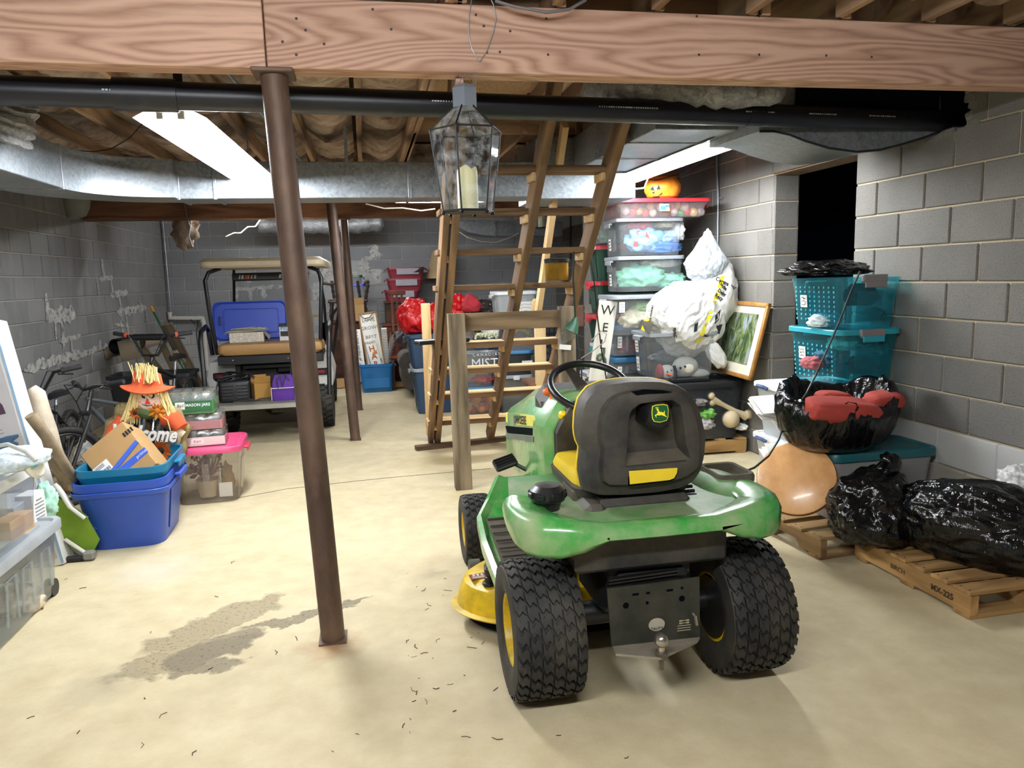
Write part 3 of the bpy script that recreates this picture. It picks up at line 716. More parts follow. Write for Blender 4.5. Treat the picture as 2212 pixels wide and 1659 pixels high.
def lantern(label, c, k=1., rz=0.):
    t = thing('hanging_lantern', label, 'lantern', c, rz, 'hanging lanterns'); t.scale = (k, k, k); a0 = .13
    R = [hexr(.100, .012, a0), hexr(.142, .315, a0), hexr(.043, .405, a0)]
    for s in (0, 1):
        for i in range(6):
            j = (i+1) % 6; a, b, d, e = R[s][i], R[s][j], R[s+1][j], R[s+1][i]
            n = (b-a).cross(e-a).normalized()*.002; g = G().quad(a, b, d, e)
            obj('glass_pane', g, GLS, t, flat=True)
    for s in range(3): obj('frame_ring', G().tube(R[s], .0035, 6, closed=True), LEAD, t)
    for i in range(6):
        obj('frame_bar', G().tube([R[0][i], R[1][i], R[2][i]], .0035, 6), LEAD, t)
        obj('foot', G().sphere(R[0][i]+Vector((0, 0, -.008)), .008, 8, 6), LEAD, t)
    obj('base_plate', G().rings([hexr(.1, .006, a0), hexr(.1, .012, a0)]), LEAD, t)
    obj('chimney', G().lathe([(.052, .40), (.052, .47), (.036, .485), (.036, .405)][:3], 6, Matrix.Rotation(.4, 4, 'Z')), CAP, t)
    g = G().lathe([(.0405, .012), (.0405, .15), (.039, .17), (.034, .176), (.02, .166), (.0, .163)], 24)
    for v in g.b.verts:
        if v.co.z > .16: v.co.z += .009*math.sin(3*math.atan2(v.co.y, v.co.x)+1)
    obj('candle', g, CANDLE, t)
    return t
WIRE = M('bare_wire', '#9b9ca3', .4, .6)
Yl = 2.99; lc = A(1012, 463, Yl)
t = lantern('large glass lantern with a pale candle hanging below the front beam', lc, 1., .0)
top = lc+Vector((0, 0, .485))
hk = A(992, 166, B1Y+.02)
obj('hanging_wire', G().tube([hk-lc, top-lc+Vector((-.03, 0, .03)), top-lc+Vector((-.045, 0, -.03)), top-lc+Vector((.0, -.03, .035)), top-lc+Vector((.045, 0, -.01)), top-lc+Vector((.05, .01, .05)), hk-lc], .0018, 5), WIRE, t)
obj('wooden_peg', G().box(A(992, 180, B1Y+.03)-lc, (.03, .03, .10)), MATS['beam_fir'], t)
lc2 = A(1170, 494, 8.7); lantern('small looking lantern hanging far back behind the stair treads', lc2, .95, .3)
obj('loop_wire', G().tube([A(x, y, B1Y-.064) for x, y in ((1019, -2), (1014, 30), (1012, 70), (1019, 105), (1032, 130), (1036, 134), (1052, 110), (1066, 70), (1072, 40), (1066, 10), (1060, -2))], .0022, 5), WIRE, label='grey wire loop hanging down the face of the front beam', cat='wire')
obj('drooping_cable', G().tube([A(1070, 2, 2.95), A(1110, 14, 2.93), A(1180, 27, 2.92), A(1230, 20, 2.93), A(1265, 0, 2.95)], .006, 6), M('grey_cable', '#77747a', .5), label='grey cable drooping over the top of the front beam', cat='cable')
chain = obj('pull_chain', G().tube([A(x, y, 8.9) for x, y in ((398, 436), (404, 470), (411, 490), (408, 510), (416, 533))], .006, 5), STEEL, label='thin pull chain hanging in front of the far beam', cat='chain')
CREAM = M('cream_wire', '#d6cfbd', .6)
obj('wall_wire', G().tube([A(562, 474, 9.9), A(552, 489, 9.9), A(535, 490, 9.9), A(520, 503, 9.9), A(505, 503, 9.9), A(488, 511, 9.9)], .008, 6), CREAM, label='cream cable looping below the far beam', cat='cable')
obj('slack_wire', G().tube([A(790, 440, 7.18), A(830, 450, 7.18), A(870, 449, 7.18), A(910, 455, 7.18), A(940, 451, 7.18)], .006, 6), CREAM, label='thin white wire sagging below the duct', cat='wire')
obj('slack_wire', G().tube([A(985, 496, 10.29), A(1010, 513, 10.28), A(1040, 522, 10.28), A(1070, 524, 10.28), A(1100, 514, 10.28), A(1120, 504, 10.29)], .006, 6), CREAM, label='thin white wire sagging in front of the far wall behind the stairs', cat='wire')
obj('lamp_cord', G().tube([A(1340, 392, 6.2), A(1358, 402, 6.1), A(1375, 408, 6.0), A(1392, 406, 5.9), A(1405, 372, 5.7)], .006, 6), CREAM, label='white cord drooping from the right strip light above the pumpkin', cat='cord')
g = G(); random.seed(4); base = S(1515, 345, XR-.05)
for i in range(9):
    a = base+Vector((random.uniform(-.03, .02), random.uniform(-.2, .2), random.uniform(-.06, .06))); g.tube([base+Vector((0, 0, .08)), a, a+Vector((0, .45, -.02+random.uniform(-.05, .05)))], .006, 5)
obj('wire_bundle', g, MATS['grey_cable'], label='tangled bundle of cables hanging under the right strip light at the wall', cat='cables')
obj('ceiling_wire', G().tube([F(165, 325, 2.5), F(200, 328, 2.46), F(240, 322, 2.48), F(280, 298, 2.5), F(312, 262, 2.52)], .004, 5), M('black_cable', '#15161a', .5), label='dark wire strung across the joists left of the strip light', cat='wire')
obj('ceiling_wire', G().tube([A(640, 195, 4.), A(690, 180, 4.), A(760, 160, 4.)], .004, 5), CREAM, label='thin pale wire strung across the insulation right of the near post', cat='wire')
# ================================================================ BUILDERS: totes, bags, boxes
BAGK = None
def film_mat(name, col, rough=.3, crease=.9, sc=11., spec=.5, trans=0.):
    if name in MATS: return MATS[name]
    m, nt, b = new_mat(name); v = coords(nt, 'obj', (1, 1, .38)); n = noise_tex(nt, v, sc, 4, .55, 1.4)
    r = math_n(nt, 'ABSOLUTE', math_n(nt, 'SUBTRACT', n, .5)); n2 = noise_tex(nt, coords(nt, 'obj', (1.4, 1.4, .6)), sc*2.4, 3, .5, 1.)
    c = lin(col); nt.links.new(ramp(nt, n, [(.3, tuple(x*.8 for x in c[:3])), (.7, tuple(min(1, x*1.1) for x in c[:3]))]), b.inputs['Base Color'])
    b.inputs['Roughness'].default_value = rough; b.inputs['Specular IOR Level'].default_value = spec
    bump(nt, b, math_n(nt, 'ADD', math_n(nt, 'MULTIPLY', r, 2.), math_n(nt, 'MULTIPLY', n2, .5)), crease, .012); return m
BAGK = film_mat('black_bag_film', '#0a0a0c', .2, .8, 8); BAGW = film_mat('white_bag_film', '#dcdcda', .45, .6, 9, .4)
BAGS = film_mat('silver_bag_film', '#b9c0c8', .4, .8, 14, .4); BAGR = film_mat('red_bag_film', '#c8171c', .35, .7, 8)
def blob(name, c, r, seed, mat, parent=None, amp=.18, fq=2.2, wr=.05, wf=7., flat=.6, sub=5, rot=None, power=1., pinch=None, zmin=None, shape=None, stretch=(1, 1, 1), **k):
    """a sack: a ball squashed on what it rests on, lumpy and wrinkled"""
    b = bmesh.new(); bmesh.ops.create_icosphere(b, subdivisions=sub, radius=1)
    for v in b.verts:
        p = v.co.copy(); d = p.normalized()
        if power != 1: p = Vector([math.copysign(abs(x)**power, x) for x in p])
        f = 1+amp*fbm(d+Vector((seed*3.1, seed, 0)), fq, 3)
        q = Vector((d.x*stretch[0], d.y*stretch[1], d.z*stretch[2]))
        q = q+Vector((fbm(d, 1.7, 2), fbm(d+Vector((4, seed, 0)), 1.7, 2), 0))*.35
        w_ = min(1, abs(fbm(q+Vector((0, seed*1.7, 4)), wf*.62, 1))*2); w2 = min(1, abs(fbm(q+Vector((seed, 2, 4)), wf*1.5, 1))*2)
        p = p*(f+wr*.75*(.5-w_)+wr*.28*(.5-w2))
        if pinch:
            for (px, py, pz, rad, am) in pinch:
                e = (d-Vector((px, py, pz)).normalized()).length
                if e < rad: p = p*(1+am*(1-e/rad)**1.6)
        if shape: p = shape(p, d)
        v.co = Vector((p.x*r[0], p.y*r[1], p.z*r[2]))
        fl = -flat*r[2] if zmin is None else zmin
        if v.co.z < fl: v.co.z = fl + (v.co.z-fl)*.04
    me = bpy.data.meshes.new(name); b.to_mesh(me); b.free(); smooth_mesh(me, 180)
    return obj(name, me, mat, parent, c, rot, **k)
def drape(name, c, w_, h_, seed, mat, parent=None, rot=None, amp=.05, fq=5., n=26, th=0., **k):
    """crumpled cloth"""
    b = bmesh.new(); g_ = []
    for i in range(n+1):
        row = []
        for j in range(n+1):
            x, y = (i/n-.5)*w_, (j/n-.5)*h_
            row.append(b.verts.new((x+amp*.4*fbm((x, y, seed+3), fq, 2), y, amp*fbm((x, y, seed), fq, 3)+amp*.6*abs(fbm((x*2, y, seed+9), fq, 2)))))
        g_.append(row)
    for i in range(n):
        for j in range(n): b.faces.new((g_[i][j], g_[i+1][j], g_[i+1][j+1], g_[i][j+1]))
    if th: bmesh.ops.solidify(b, geom=b.faces[:], thickness=th)
    me = bpy.data.meshes.new(name); b.to_mesh(me); b.free(); smooth_mesh(me, 180)
    return obj(name, me, mat, parent, c, rot, **k)
GREYP = M('grey_plastic', '#8b9097', .45, var=.06); WHP = M('white_plastic', '#dfe1e2', .4, var=.04); BLKP = M('black_plastic', '#17181b', .5, var=.2)
CLR = clear('clear_plastic', '#dfe6ea', .22, .2); CLRG = clear('clear_grey_plastic', '#b9c2c9', .22, .22); FROST = clear('frosted_plastic', '#eaf0f2', .52, .35)
PAPER = M('paper_white', '#e9e8e4', .8, var=.05); INK = M('print_black', '#17171a', .8)
def tote(name, label, cat, loc, rz, dim, mat, lid=None, taper=.9, r=.05, handles=None, group=None, ribs=3, lip=.018, inner=False, stick=(), lidh=.03, lid_over=.012, latch=None, tilt=None, rimmat=None):
    """moulded storage tote; local x is its long side, origin at the middle of its base"""
    L, W, H = dim; t = thing(name, label, cat, loc, tilt if tilt is not None else rz, group); g = G()
    prof = [(taper, .0), (taper+.005, .01)]+[(taper+(1-taper)*i/4, H*i/4) for i in (1, 2, 3)]+[(1, H-lip), (1+.02, H-lip), (1+.02, H)]
    rr = [[Vector((x, y, z)) for x, y in rrect(L*s, W*s, min(r, W*s*.45), 4)] for s, z in prof]
    if inner:
        rr += [[Vector((x, y, z)) for x, y in rrect(L*s-.012, W*s-.012, min(r, W*s*.45), 4)] for s, z in ((1.0, H), (1., H-lip-.005), (taper+.01, .012))]
    g.rings(rr, True, inner)
    for sgn in (-1, 1):                      # pressed ribs of the long and short sides
        for i in range(ribs):
            x = (i-(ribs-1)/2)*L*.8/max(ribs, 1)
            g.box((x*.96, sgn*(W/2*(taper+1)/2+.002), H*.44), (L*.10, .006, H*.62), rot=(-sgn*math.atan((1-taper)*W/2/H), 0, 0), bev=.002)
        g.box((sgn*(L/2*(taper+1)/2+.002), 0, H*.44), (.006, W*.4, H*.6), rot=(0, sgn*math.atan((1-taper)*L/2/H), 0), bev=.002)
    obj('tub', g, mat, t)
    if lid is not None:
        Lo, Wo = L*1.02+lid_over*2, W*1.02+lid_over*2; rl = min(r+.01, Wo*.4)
        pr = [(1, -lidh*.55), (1.0, lidh*.3), (.985, lidh*.45), (.93, lidh*.45), (.915, lidh*.2), (.80, lidh*.2), (.79, lidh*.42)]
        g = G(); g.rings([[Vector((x*s if s > .5 else x, y*s, H+z)) for x, y in rrect(Lo, Wo, rl, 4)] for s, z in pr], False, True)
        obj('lid', g, lid, t)
    hm = handles or lid or mat
    for sgn in (-1, 1):
        g = G().box((sgn*(L*.51+.022), 0, H-.028), (.03, W*.34, .016), bev=.005).box((sgn*(L*.51+.036), 0, H-.04), (.010, W*.34, .035), bev=.003)
        obj('handle', g, hm, t)
    if latch is not None:
        for sgn in (-1, 1):
            for ax in ((0, 1), (1, 0)):
                if ax == (0, 1): g = G().box((0, sgn*(W*.51+lid_over+.006), H-.012), (L*.2, .016, .05), bev=.005)
                else: g = G().box((sgn*(L*.51+lid_over+.006), 0, H-.012), (.016, W*.3, .05), bev=.005)
                obj('latch', g, latch, t)
    for (face, u, z, w_, h_, s) in stick:    # paper labels with handwriting; face f/b/l/r
        g = G(); k = taper+(1-taper)*z/H
        if face in 'fb': sg = -1 if face == 'f' else 1; c = (u, sg*(W/2*k+.010), z); d = (w_, .0015, h_); ro = (-sg*math.atan((1-taper)*W/2/H), 0, 0)
        else: sg = -1 if face == 'l' else 1; c = (sg*(L/2*k+.010), u, z); d = (.0015, w_, h_); ro = (0, sg*math.atan((1-taper)*L/2/H), 0)
        o = obj('paper_label', g.box((0, 0, 0), d), PAPER, t, c, ro)
        g = G(); random.seed(int(w_*1e4)+int(z*999))
        for q in range(3):
            pts = []
            for e in range(9):
                a, h = (e/8-.5)*w_*.7, (1-q)*h_*.27+random.uniform(-.1, .1)*h_
                pts.append((a, -.0016, h) if face == 'f' else ((a, .0016, h) if face == 'b' else ((-.0016, -a, h) if face == 'l' else (.0016, a, h))))
            g.tube(pts, .0016, 4)
        obj('handwriting', g, INK, o)
    return t
CARD = M('cardboard', '#a98557', .85, var=.1, vs=4, bmp=.15, bs=30); CARD2 = M('cardboard_pale', '#b8946a', .85, var=.1)
def carton(name, label, loc, rot, dim, mat=None, open_top=False, cat='box', group=None, tape=None):
    L, W, H = dim; mat = mat or CARD; t = thing(name, label, cat, loc, rot, group); e = .005
    g = G().box((0, 0, e/2), (L, W, e)).box((-L/2, 0, H/2), (e, W, H)).box((L/2, 0, H/2), (e, W, H)).box((0, -W/2, H/2), (L, e, H)).box((0, W/2, H/2), (L, e, H))
    obj('carton_body', g, mat, t)
    for s in (-1, 1):
        ang = s*(1.9 if open_top else 0)
        g = G().box((0, -s*W/4+0, 0), (L, W/2-.004, e*.8)); o = obj('flap', g, mat, t, (0, s*W/2, H+e*.5), (-ang*(1 if s > 0 else 1), 0, 0))
    if tape: obj('tape', G().box((0, 0, H+.0075), (L+.004, .05, .0015)), tape, t)
    return t
def resample(out, n, c=None):
    c = c or (sum(p[0] for p in out)/len(out), sum(p[1] for p in out)/len(out)); r = []
    for i in range(n):
        a = 2*PI*i/n; d = (math.cos(a), math.sin(a)); best = 0
        for k in range(len(out)):
            (x1, y1), (x2, y2) = out[k], out[(k+1) % len(out)]
            x1 -= c[0]; x2 -= c[0]; y1 -= c[1]; y2 -= c[1]; ex, ey = x2-x1, y2-y1; den = d[0]*ey-d[1]*ex
            if abs(den) < 1e-9: continue
            t_ = (x1*ey-y1*ex)/den; u = (x1*d[1]-y1*d[0])/den
            if t_ > 0 and -1e-6 <= u <= 1+1e-6: best = max(best, t_)
        r.append((c[0]+d[0]*best, c[1]+d[1]*best))
    return r
# ================================================================ RIDING MOWER
MO = Vector((.945, 2.58, 0))
MG = M('mower_green', '#37923f', .25, var=.08, dirt='#94a37c', ds=3.2, coat=.4); MGD = M('mower_green_dusty', '#4c7d45', .5, var=.15, dirt='#8a8f72', ds=5)
MB = M('mower_black', '#1b1b1c', .6, var=.2, bmp=.25, bs=160, dirt='#4c463c', ds=3); MB2 = M('mower_black_smooth', '#121214', .38, var=.15)
MBD = M('mower_dusty_plastic', '#4d463b', .9, var=.25, vs=12, bmp=.3, bs=120)
MY = M('mower_yellow', '#d9b412', .4, var=.12, dirt='#9a8420', ds=7); MYS = M('seat_yellow', '#e0c02a', .5, var=.08, bmp=.15, bs=140)
RUB = M('tyre_rubber', '#161616', .72, var=.25, vs=9, bmp=.3, bs=80, dirt='#3a352c', ds=4)
mow = thing('riding_mower', 'green and yellow riding lawn mower with a black seat seen from behind', 'lawn mower', MO)
def ml(px, py, Y): return A(px, py, Y)-MO
def wheel(c, R, W, side, nlug, cols):
    rot = Matrix.Rotation(PI/2, 4, 'Y')
    def X(p): return rot @ p
    h = W/2; rim = R*.50
    prof = [(rim, -h*.80), (rim*1.12, -h*.92), (R*.74, -h*1.0), (R*.90, -h*.955), (R*.925, -h*.86), (R*.95, -h*.55), (R*.955, 0), (R*.95, h*.55), (R*.925, h*.86), (R*.90, h*.955), (R*.74, h*1.0), (rim*1.12, h*.92), (rim, h*.80)]
    w_ = obj('wheel', G().lathe(prof, 48, rot, False, False), RUB, mow, c)
    g = G().lathe([(.001, -h*.35), (rim*.35, -h*.35), (rim*.45, -h*.25), (rim*.85, -h*.3), (rim*.95, -h*.82), (rim*1.06, -h*.84), (rim*1.06, h*.84), (rim*.95, h*.82), (rim*.85, h*.3), (rim*.45, h*.25), (rim*.3, h*.5), (.001, h*.5)], 32, rot)
    obj('rim', g, MY, w_)
    obj('inner_dark_disc', G().tube([(-side*h*.2, 0, 0), (-side*h*.88, 0, 0)], rim*.93, 24), MB2, w_)  # black disc added to make the inner side of the wheel look dark
    g = G(); pit = 2*PI/nlug
    def P(a, x, r): return Vector((x, -math.sin(a)*r, math.cos(a)*r))
    def rad(x): q = abs(x)/h; return R*(1-.012*q*q-.06*max(0, q-.6)**2*4)
    for i in range(nlug):
        for j in range(cols):
            x0, x1 = -h*.95+2*h*.95*j/cols+.003, -h*.95+2*h*.95*(j+1)/cols-.003
            o = pit*(i+(.5 if j % 2 else 0)); tw = pit*.33; z = pit*.22
            sh = [(x0, -tw-z), ((x0*2+x1)/3, -tw+z), ((x0+x1*2)/3, -tw-z*.3), (x1, -tw+z), (x1, tw+z), ((x0+x1*2)/3, tw-z*.3), ((x0*2+x1)/3, tw+z), (x0, tw-z)]
            g.rings([[P(o+a, x, rad(x)*.94) for x, a in sh], [P(o+a, x, rad(x)*1.0) for x, a in sh]], False, True)
    obj('tread', g, RUB, w_, flat=True)
    return w_
for s in (-1, 1):
    wheel((s*.39, -.055, .25), .25, .255, s, 30, 6); wheel((s*.43, 1.26, .185), .185, .155, s, 26, 5)
# rear fender: one skin swept round the back of the machine
path = [(-.49, .09, 0), (-.50, .04, 0), (-.505, .0, 0), (-.505, -.06, .0), (-.495, -.13, .0), (-.47, -.195, .0), (-.43, -.24, 0), (-.36, -.27, 0), (-.28, -.28, 0), (-.20, -.285, 0), (-.12, -.288, 1)]
full = path+[(.0, -.29, 1)]+[(-x, y, f) for x, y, f in path[::-1]]
rr = []
for i, (x, y, f) in enumerate(full):
    a, b_ = full[max(0, i-1)], full[min(len(full)-1, i+1)]; tx, ty = b_[0]-a[0], b_[1]-a[1]; l = math.hypot(tx, ty); nx, ny = -ty/l, tx/l
    k = abs(x)
    bot = .605 if f == 0 else .655
    if k < .32 and y < -.2: bot = .605+.05*min(1, max(0, (.32-k)/.12))
    if y > -.16: bot = .605+.075*min(1, (y+.16)/.2)
    hi = .705+.03*min(1, max(0, (k-.2)/.2))
    ins = .15 if k > .3 else .13
    rr.append([Vector((x+nx*q, y+ny*q, z)) for q, z in ((ins, hi-.025), (ins-.01, hi-.012), (.07, hi), (.035, hi), (.012, hi-.012), (.0, hi-.04), (.002, bot+.02), (.012, bot+.003), (.03, bot), (.035, bot+.006))])
g = G().rings(rr, False, False, closed=False)
obj('rear_fender', g, MG, mow, (0, -.03, -.018), ang=60)
g = G().prism([(-.43, -.25), (.43, -.25), (.465, -.16), (.465, .06), (.40, .42), (-.40, .42), (-.465, .06), (-.465, -.16)], .012, Matrix.Translation((0, 0, .672))); obj('fender_deck', g, MGD, mow)
# raised right hump with black tray, wheel arches
g = G().sphere((.385, .10, .64), (.118, .24, .085), 24, 16); obj('fender_hump', g, MGD, mow)
tr = rrect(.15, .20, .03, 4); z0 = .722
g = G().rings([[Vector((.43+x*s, .12+y*s, z0+z)) for x, y in tr] for s, z in ((1.05, -.02), (1.06, .0), (1.0, .012), (.84, .010), (.80, -.03))]); obj('tray', g, MBD, mow, rot=(0, 0, 0))
g = G(); q = [ml(*p) for p in ((1500, 1052, 2.72), (1520, 1040, 2.75), (1545, 1037, 2.78), (1590, 1046, 2.72), (1614, 1060, 2.66))]
g.tube(q, .010, 8); obj('tray_rim', g, MBD, mow)
# fuel cap
fc = ml(1183, 1083, 2.54)
g = G().lathe([(.040, -.09), (.044, -.02), (.050, .0), (.062, .008), (.066, .022), (.063, .045), (.045, .062), (.0, .066)], 32); cap = obj('fuel_cap', g, MB2, mow, fc)
g = G()
for i in range(8):
    a = i*PI/4+.2; g.box((.065*math.cos(a), .065*math.sin(a), .030), (.012, .030, .022), rot=(0, 0, a), bev=.004)
obj('grip', g, MB2, cap)
# seat back
YS = 2.50
so = [(1250, 930), (1252, 895), (1261, 864), (1279, 841), (1308, 828), (1360, 821), (1420, 821), (1460, 829), (1490, 847), (1508, 878), (1518, 912), (1524, 945), (1521, 985), (1512, 1018), (1496, 1042), (1470, 1055), (1420, 1064), (1350, 1070), (1290, 1071), (1264, 1062), (1256, 1020), (1262, 975), (1252, 955)]
ro = [(1354, 884), (1374, 869), (1440, 862), (1456, 873), (1461, 900), (1468, 955), (1479, 987), (1342, 1000), (1347, 955), (1349, 905)]
def sl(o): return [(ml(x, y, YS).x, ml(x, y, YS).z) for x, y in o]
so_, ro_ = sl(so), sl(ro); cc = ml(1402, 935, YS); cc = (cc.x, cc.z); NS = 64
o1, o2 = resample(so_, NS, cc), resample(ro_, NS, cc); ybk = YS-MO.y
def rg(o, s, y): return [Vector((cc[0]+(x-cc[0])*s, ybk+y-(z-cc[1])*.0, cc[1]+(z-cc[1])*s)) for x, z in o]
def mixo(a, b, t): return [((1-t)*x+t*u, (1-t)*y+t*v) for (x, y), (u, v) in zip(a, b)]
g = G().rings([rg(o1, .965, .10), rg(o1, .99, .085), rg(o1, 1, .02), rg(o1, .975, -.012), rg(mixo(o1, o2, .35), 1, -.028), rg(mixo(o1, o2, .42), 1, -.045), rg(mixo(o1, o2, .75), 1, -.052), rg(o2, 1.04, -.05), rg(o2, 1, -.04), rg(o2, .93, .022)])
seat = obj('seat_back', g, MB, mow, ang=28)
g = G().rings([rg(o1, .88, .135), rg(o1, .95, .125), rg(o1, .97, .10), rg(o1, .965, .085)]); obj('seat_cushion', g, MYS, seat)
g = G().rings([rg(o1, 1.004, .082), rg(o1, 1.008, .078), rg(o1, 1.004, .073)]); obj('piping', g, MYS, seat)
# top handle slot, ledge, logo boss
q = [ml(*p, YS-.035) for p in ((1362, 845), (1390, 841), (1430, 842), (1448, 845), (1430, 848), (1395, 849), (1372, 852))]
g = G().rings([[Vector((p.x, ybk-.052, p.z)) for p in q], [Vector((p.x, ybk-.030, p.z)) for p in q]]); obj('handle_slot', g, BLACK, seat)
q = [ml(1350, 982, YS), ml(1469, 970, YS), ml(1478, 986, YS), ml(1343, 1000, YS)]
g = G().rings([[Vector((q[0].x, ybk+.02, q[0].z)), Vector((q[1].x, ybk+.02, q[1].z)), Vector((q[2].x, ybk-.046, q[2].z)), Vector((q[3].x, ybk-.046, q[3].z))], [Vector((p.x, ybk-.03+.05*(i < 2), q[3].z-.012+.01*(i in (1, 2)))) for i, p in enumerate(q)]]); obj('ledge', g, MBD, seat)
q = [ml(*p, YS) for p in ((1345, 1007), (1453, 1000), (1452, 1014), (1446, 1026), (1436, 1032), (1348, 1042))]
g = G().rings([[Vector((p.x, ybk-.0505, p.z)) for p in q], [Vector((p.x, ybk-.03, p.z)) for p in q]]); obj('slot_opening', g, BLACK, seat)
q2 = [ml(*p, YS) for p in ((1348, 1010), (1451, 1003), (1450, 1014), (1444, 1025), (1434, 1029), (1350, 1038))]
g = G().rings([[Vector((p.x, ybk-.052, p.z)) for p in q2], [Vector((p.x, ybk-.047, p.z)) for p in q2]]); obj('seat_edge', g, MYS, seat)
q = [ml(*p, YS) for p in ((1380, 875), (1390, 866), (1418, 862), (1427, 868), (1431, 890), (1427, 913), (1404, 922), (1385, 915), (1376, 905))]
c0 = sum(q, Vector())/len(q)
g = G().rings([[Vector((p.x, ybk+.02, p.z-.004)) for p in q], [Vector((p.x, ybk-.075, p.z)) for p in q], [Vector((c0.x+(p.x-c0.x)*.86, ybk-.088, c0.z+(p.z-c0.z)*.86+.006)) for p in q]]); obj('logo_boss', g, MB2, seat)
lc_ = ml(1405, 883, YS); yl = ybk-.0885
def shield(s): return [Vector((lc_.x+x*s, yl, lc_.z+z*s)) for x, z in ((-.029, .026), (-.015, .030), (.012, .031), (.027, .027), (.031, .010), (.030, -.016), (.024, -.028), (.0, -.033), (-.022, -.029), (-.029, -.018), (-.031, .004))]
LGY = M('logo_yellow', '#e6dc3c', .4); LGG = M('logo_green', '#12502a', .4)
g = G().rings([shield(1.), [p+Vector((0, -.002, 0)) for p in shield(1.)]]); lg = obj('emblem_border', g, LGY, seat)
g = G().rings([[p+Vector((0, -.001, 0)) for p in shield(.92)], [p+Vector((0, -.003, 0)) for p in shield(.92)]]); obj('emblem_field', g, LGG, lg)
dr = [(-.020, -.006), (-.012, -.002), (-.010, .004), (-.010, .010), (-.014, .011), (-.013, .014), (-.009, .016), (-.006, .013), (-.004, .006), (.008, .003), (.013, .001), (.015, .008), (.0165, .007), (.016, -.001), (.017, -.007), (.026, -.015), (.022, -.0145), (.012, -.010), (.004, -.007), (-.004, -.0075), (-.012, -.006), (-.016, -.009), (-.013, -.015), (-.0155, -.014)]
g = G().prism(dr, .0012, Matrix.Translation((lc_.x, yl-.0030, lc_.z)) @ Matrix.Rotation(PI/2, 4, 'X'))
for x, dx in ((-.0115, -.004), (-.0095, .003)):
    for k in (0, 1, 2): g.tube([(lc_.x+x, yl-.0036, lc_.z+.014), (lc_.x+x+dx*.5*(k+1)/2, yl-.0036, lc_.z+.019), (lc_.x+x+dx*(k+1)/2-.001, yl-.0036, lc_.z+.023-k*.002)], .0007, 4)
obj('deer_emblem', g, LGY, lg, flat=True)
# seat base
g = G().rings([[Vector((x*s, .17+y*s, .775+z)) for x, y in rrect(.45, .46, .09, 5)] for s, z in ((.9, -.04), (.99, -.02), (1, .02), (.95, .05), (.8, .056))]); obj('seat_base', g, MYS, mow, loc=(.01, .06, -.05))
g = G().rings([[Vector((x*s, .20+y*s, z)) for x, y in rrect(.46, .44, .06, 4)] for s, z in ((.8, .668), (.97, .70), (1, .735))]); obj('seat_pan', g, MB, mow)
g = G().box((-.205, .10, .69), (.05, .16, .07), bev=.008); obj('hinge_cover', g, MBD, mow)
g = G().box((.01, .06, .66), (.36, .30, .10), bev=.02).box((-.18, -.02, .66), (.08, .2, .09), bev=.02); obj('seat_mount', g, MB, mow)
g = G()
for i in range(5): g.tube([(.17, -.02+i*.02, .68+.012*i), (.24, -.02+i*.02, .68+.012*i)], .007, 6)
obj('spring', g, MB2, mow)
obj('deck_sticker', G().box((-.26, .20, .6855), (.12, .06, .001)), M('grey_label', '#8f8a80', .5), mow)
# body between seat and hood: dash console
def sec(y, hw, z0, z1, top): return [Vector((-hw, y, z0)), Vector((hw, y, z0)), Vector((hw, y, z1)), Vector((top, y, z1+.05)), Vector((-top, y, z1+.05)), Vector((-hw, y, z1))]
g = G().rings([sec(.44, .17, .36, .80, .12), sec(.50, .19, .36, .86, .14), sec(.64, .20, .36, .93, .16), sec(.76, .20, .36, .965, .16), sec(.80, .19, .36, .965, .15)]); obj('console', g, MB, mow)
g = G().rings([[Vector((x, y, z)) for x, y, z in q] for q in (((-.195, .47, .80), (-.02, .43, .80), (-.02, .43, .70), (-.17, .46, .70)), ((-.2, .66, .955), (-.03, .60, .955), (-.03, .52, .74), (-.2, .52, .74)))]); obj('dash_panel', g, MBD, mow)
g = G().rings([[Vector((x, y, z)) for x, y, z in q] for q in (((-.205, .46, .815), (-.06, .41, .815), (-.045, .42, .74), (-.16, .46, .70)), ((-.205, .56, .86), (-.06, .52, .86), (-.05, .50, .76), (-.19, .53, .73)))]); obj('switch_pod', g, MB2, mow)
p = ml(1218, 896, 3.03); obj('knob', G().box(p, (.045, .03, .035), rot=(.5, 0, .1), bev=.008), M('knob_yellow', '#f0d010', .4), mow)
p = ml(1200, 905, 3.02); 
p0, p1 = ml(1186, 846, 3.22), ml(1196, 880, 3.14)
g = G().tube([p0+Vector((.01, 0, 0)), p1], .012, 8).sphere(p0, (.030, .022, .020), 14, 10); obj('throttle_lever', g, M('lever_orange', '#e26a1c', .45), mow)
# steering wheel
ws = ml(1274, 834, 3.13); tl = Matrix.Rotation(.50, 4, 'X')
def WP(r, a, h=0): return ws+(tl @ Vector((r*math.cos(a), r*math.sin(a), h)))
g = G().tube([WP(.172, 2*PI*i/48) for i in range(48)], .0165, 12, closed=True); sw = obj('steering_wheel', g, MB2, mow)
g = G()
for a, wd in ((PI*.62, .03), (-PI/2, .05), (PI*.12, .03)):
    d, e = WP(.165, a), WP(.03, a, -.035); sd = (WP(.1, a+PI/2)-WP(0, 0)).normalized()
    g.rings([[d+sd*wd*.5, d-sd*wd*.5, d-sd*wd*.5+Vector((0, 0, -.012)), d+sd*wd*.5+Vector((0, 0, -.012))], [e+sd*wd, e-sd*wd, e-sd*wd+Vector((0, 0, -.015)), e+sd*wd+Vector((0, 0, -.015))]])
obj('spoke', g, MB, sw)
g = G().lathe([(.055, -.06), (.06, -.04), (.05, -.028), (.0, -.024)], 20, Matrix.Translation(ws) @ tl); obj('hub', g, MBD, sw)
obj('column', G().tube([WP(0, 0, -.05), WP(0, 0, -.22)], [.03, .05], 12), MB, mow)
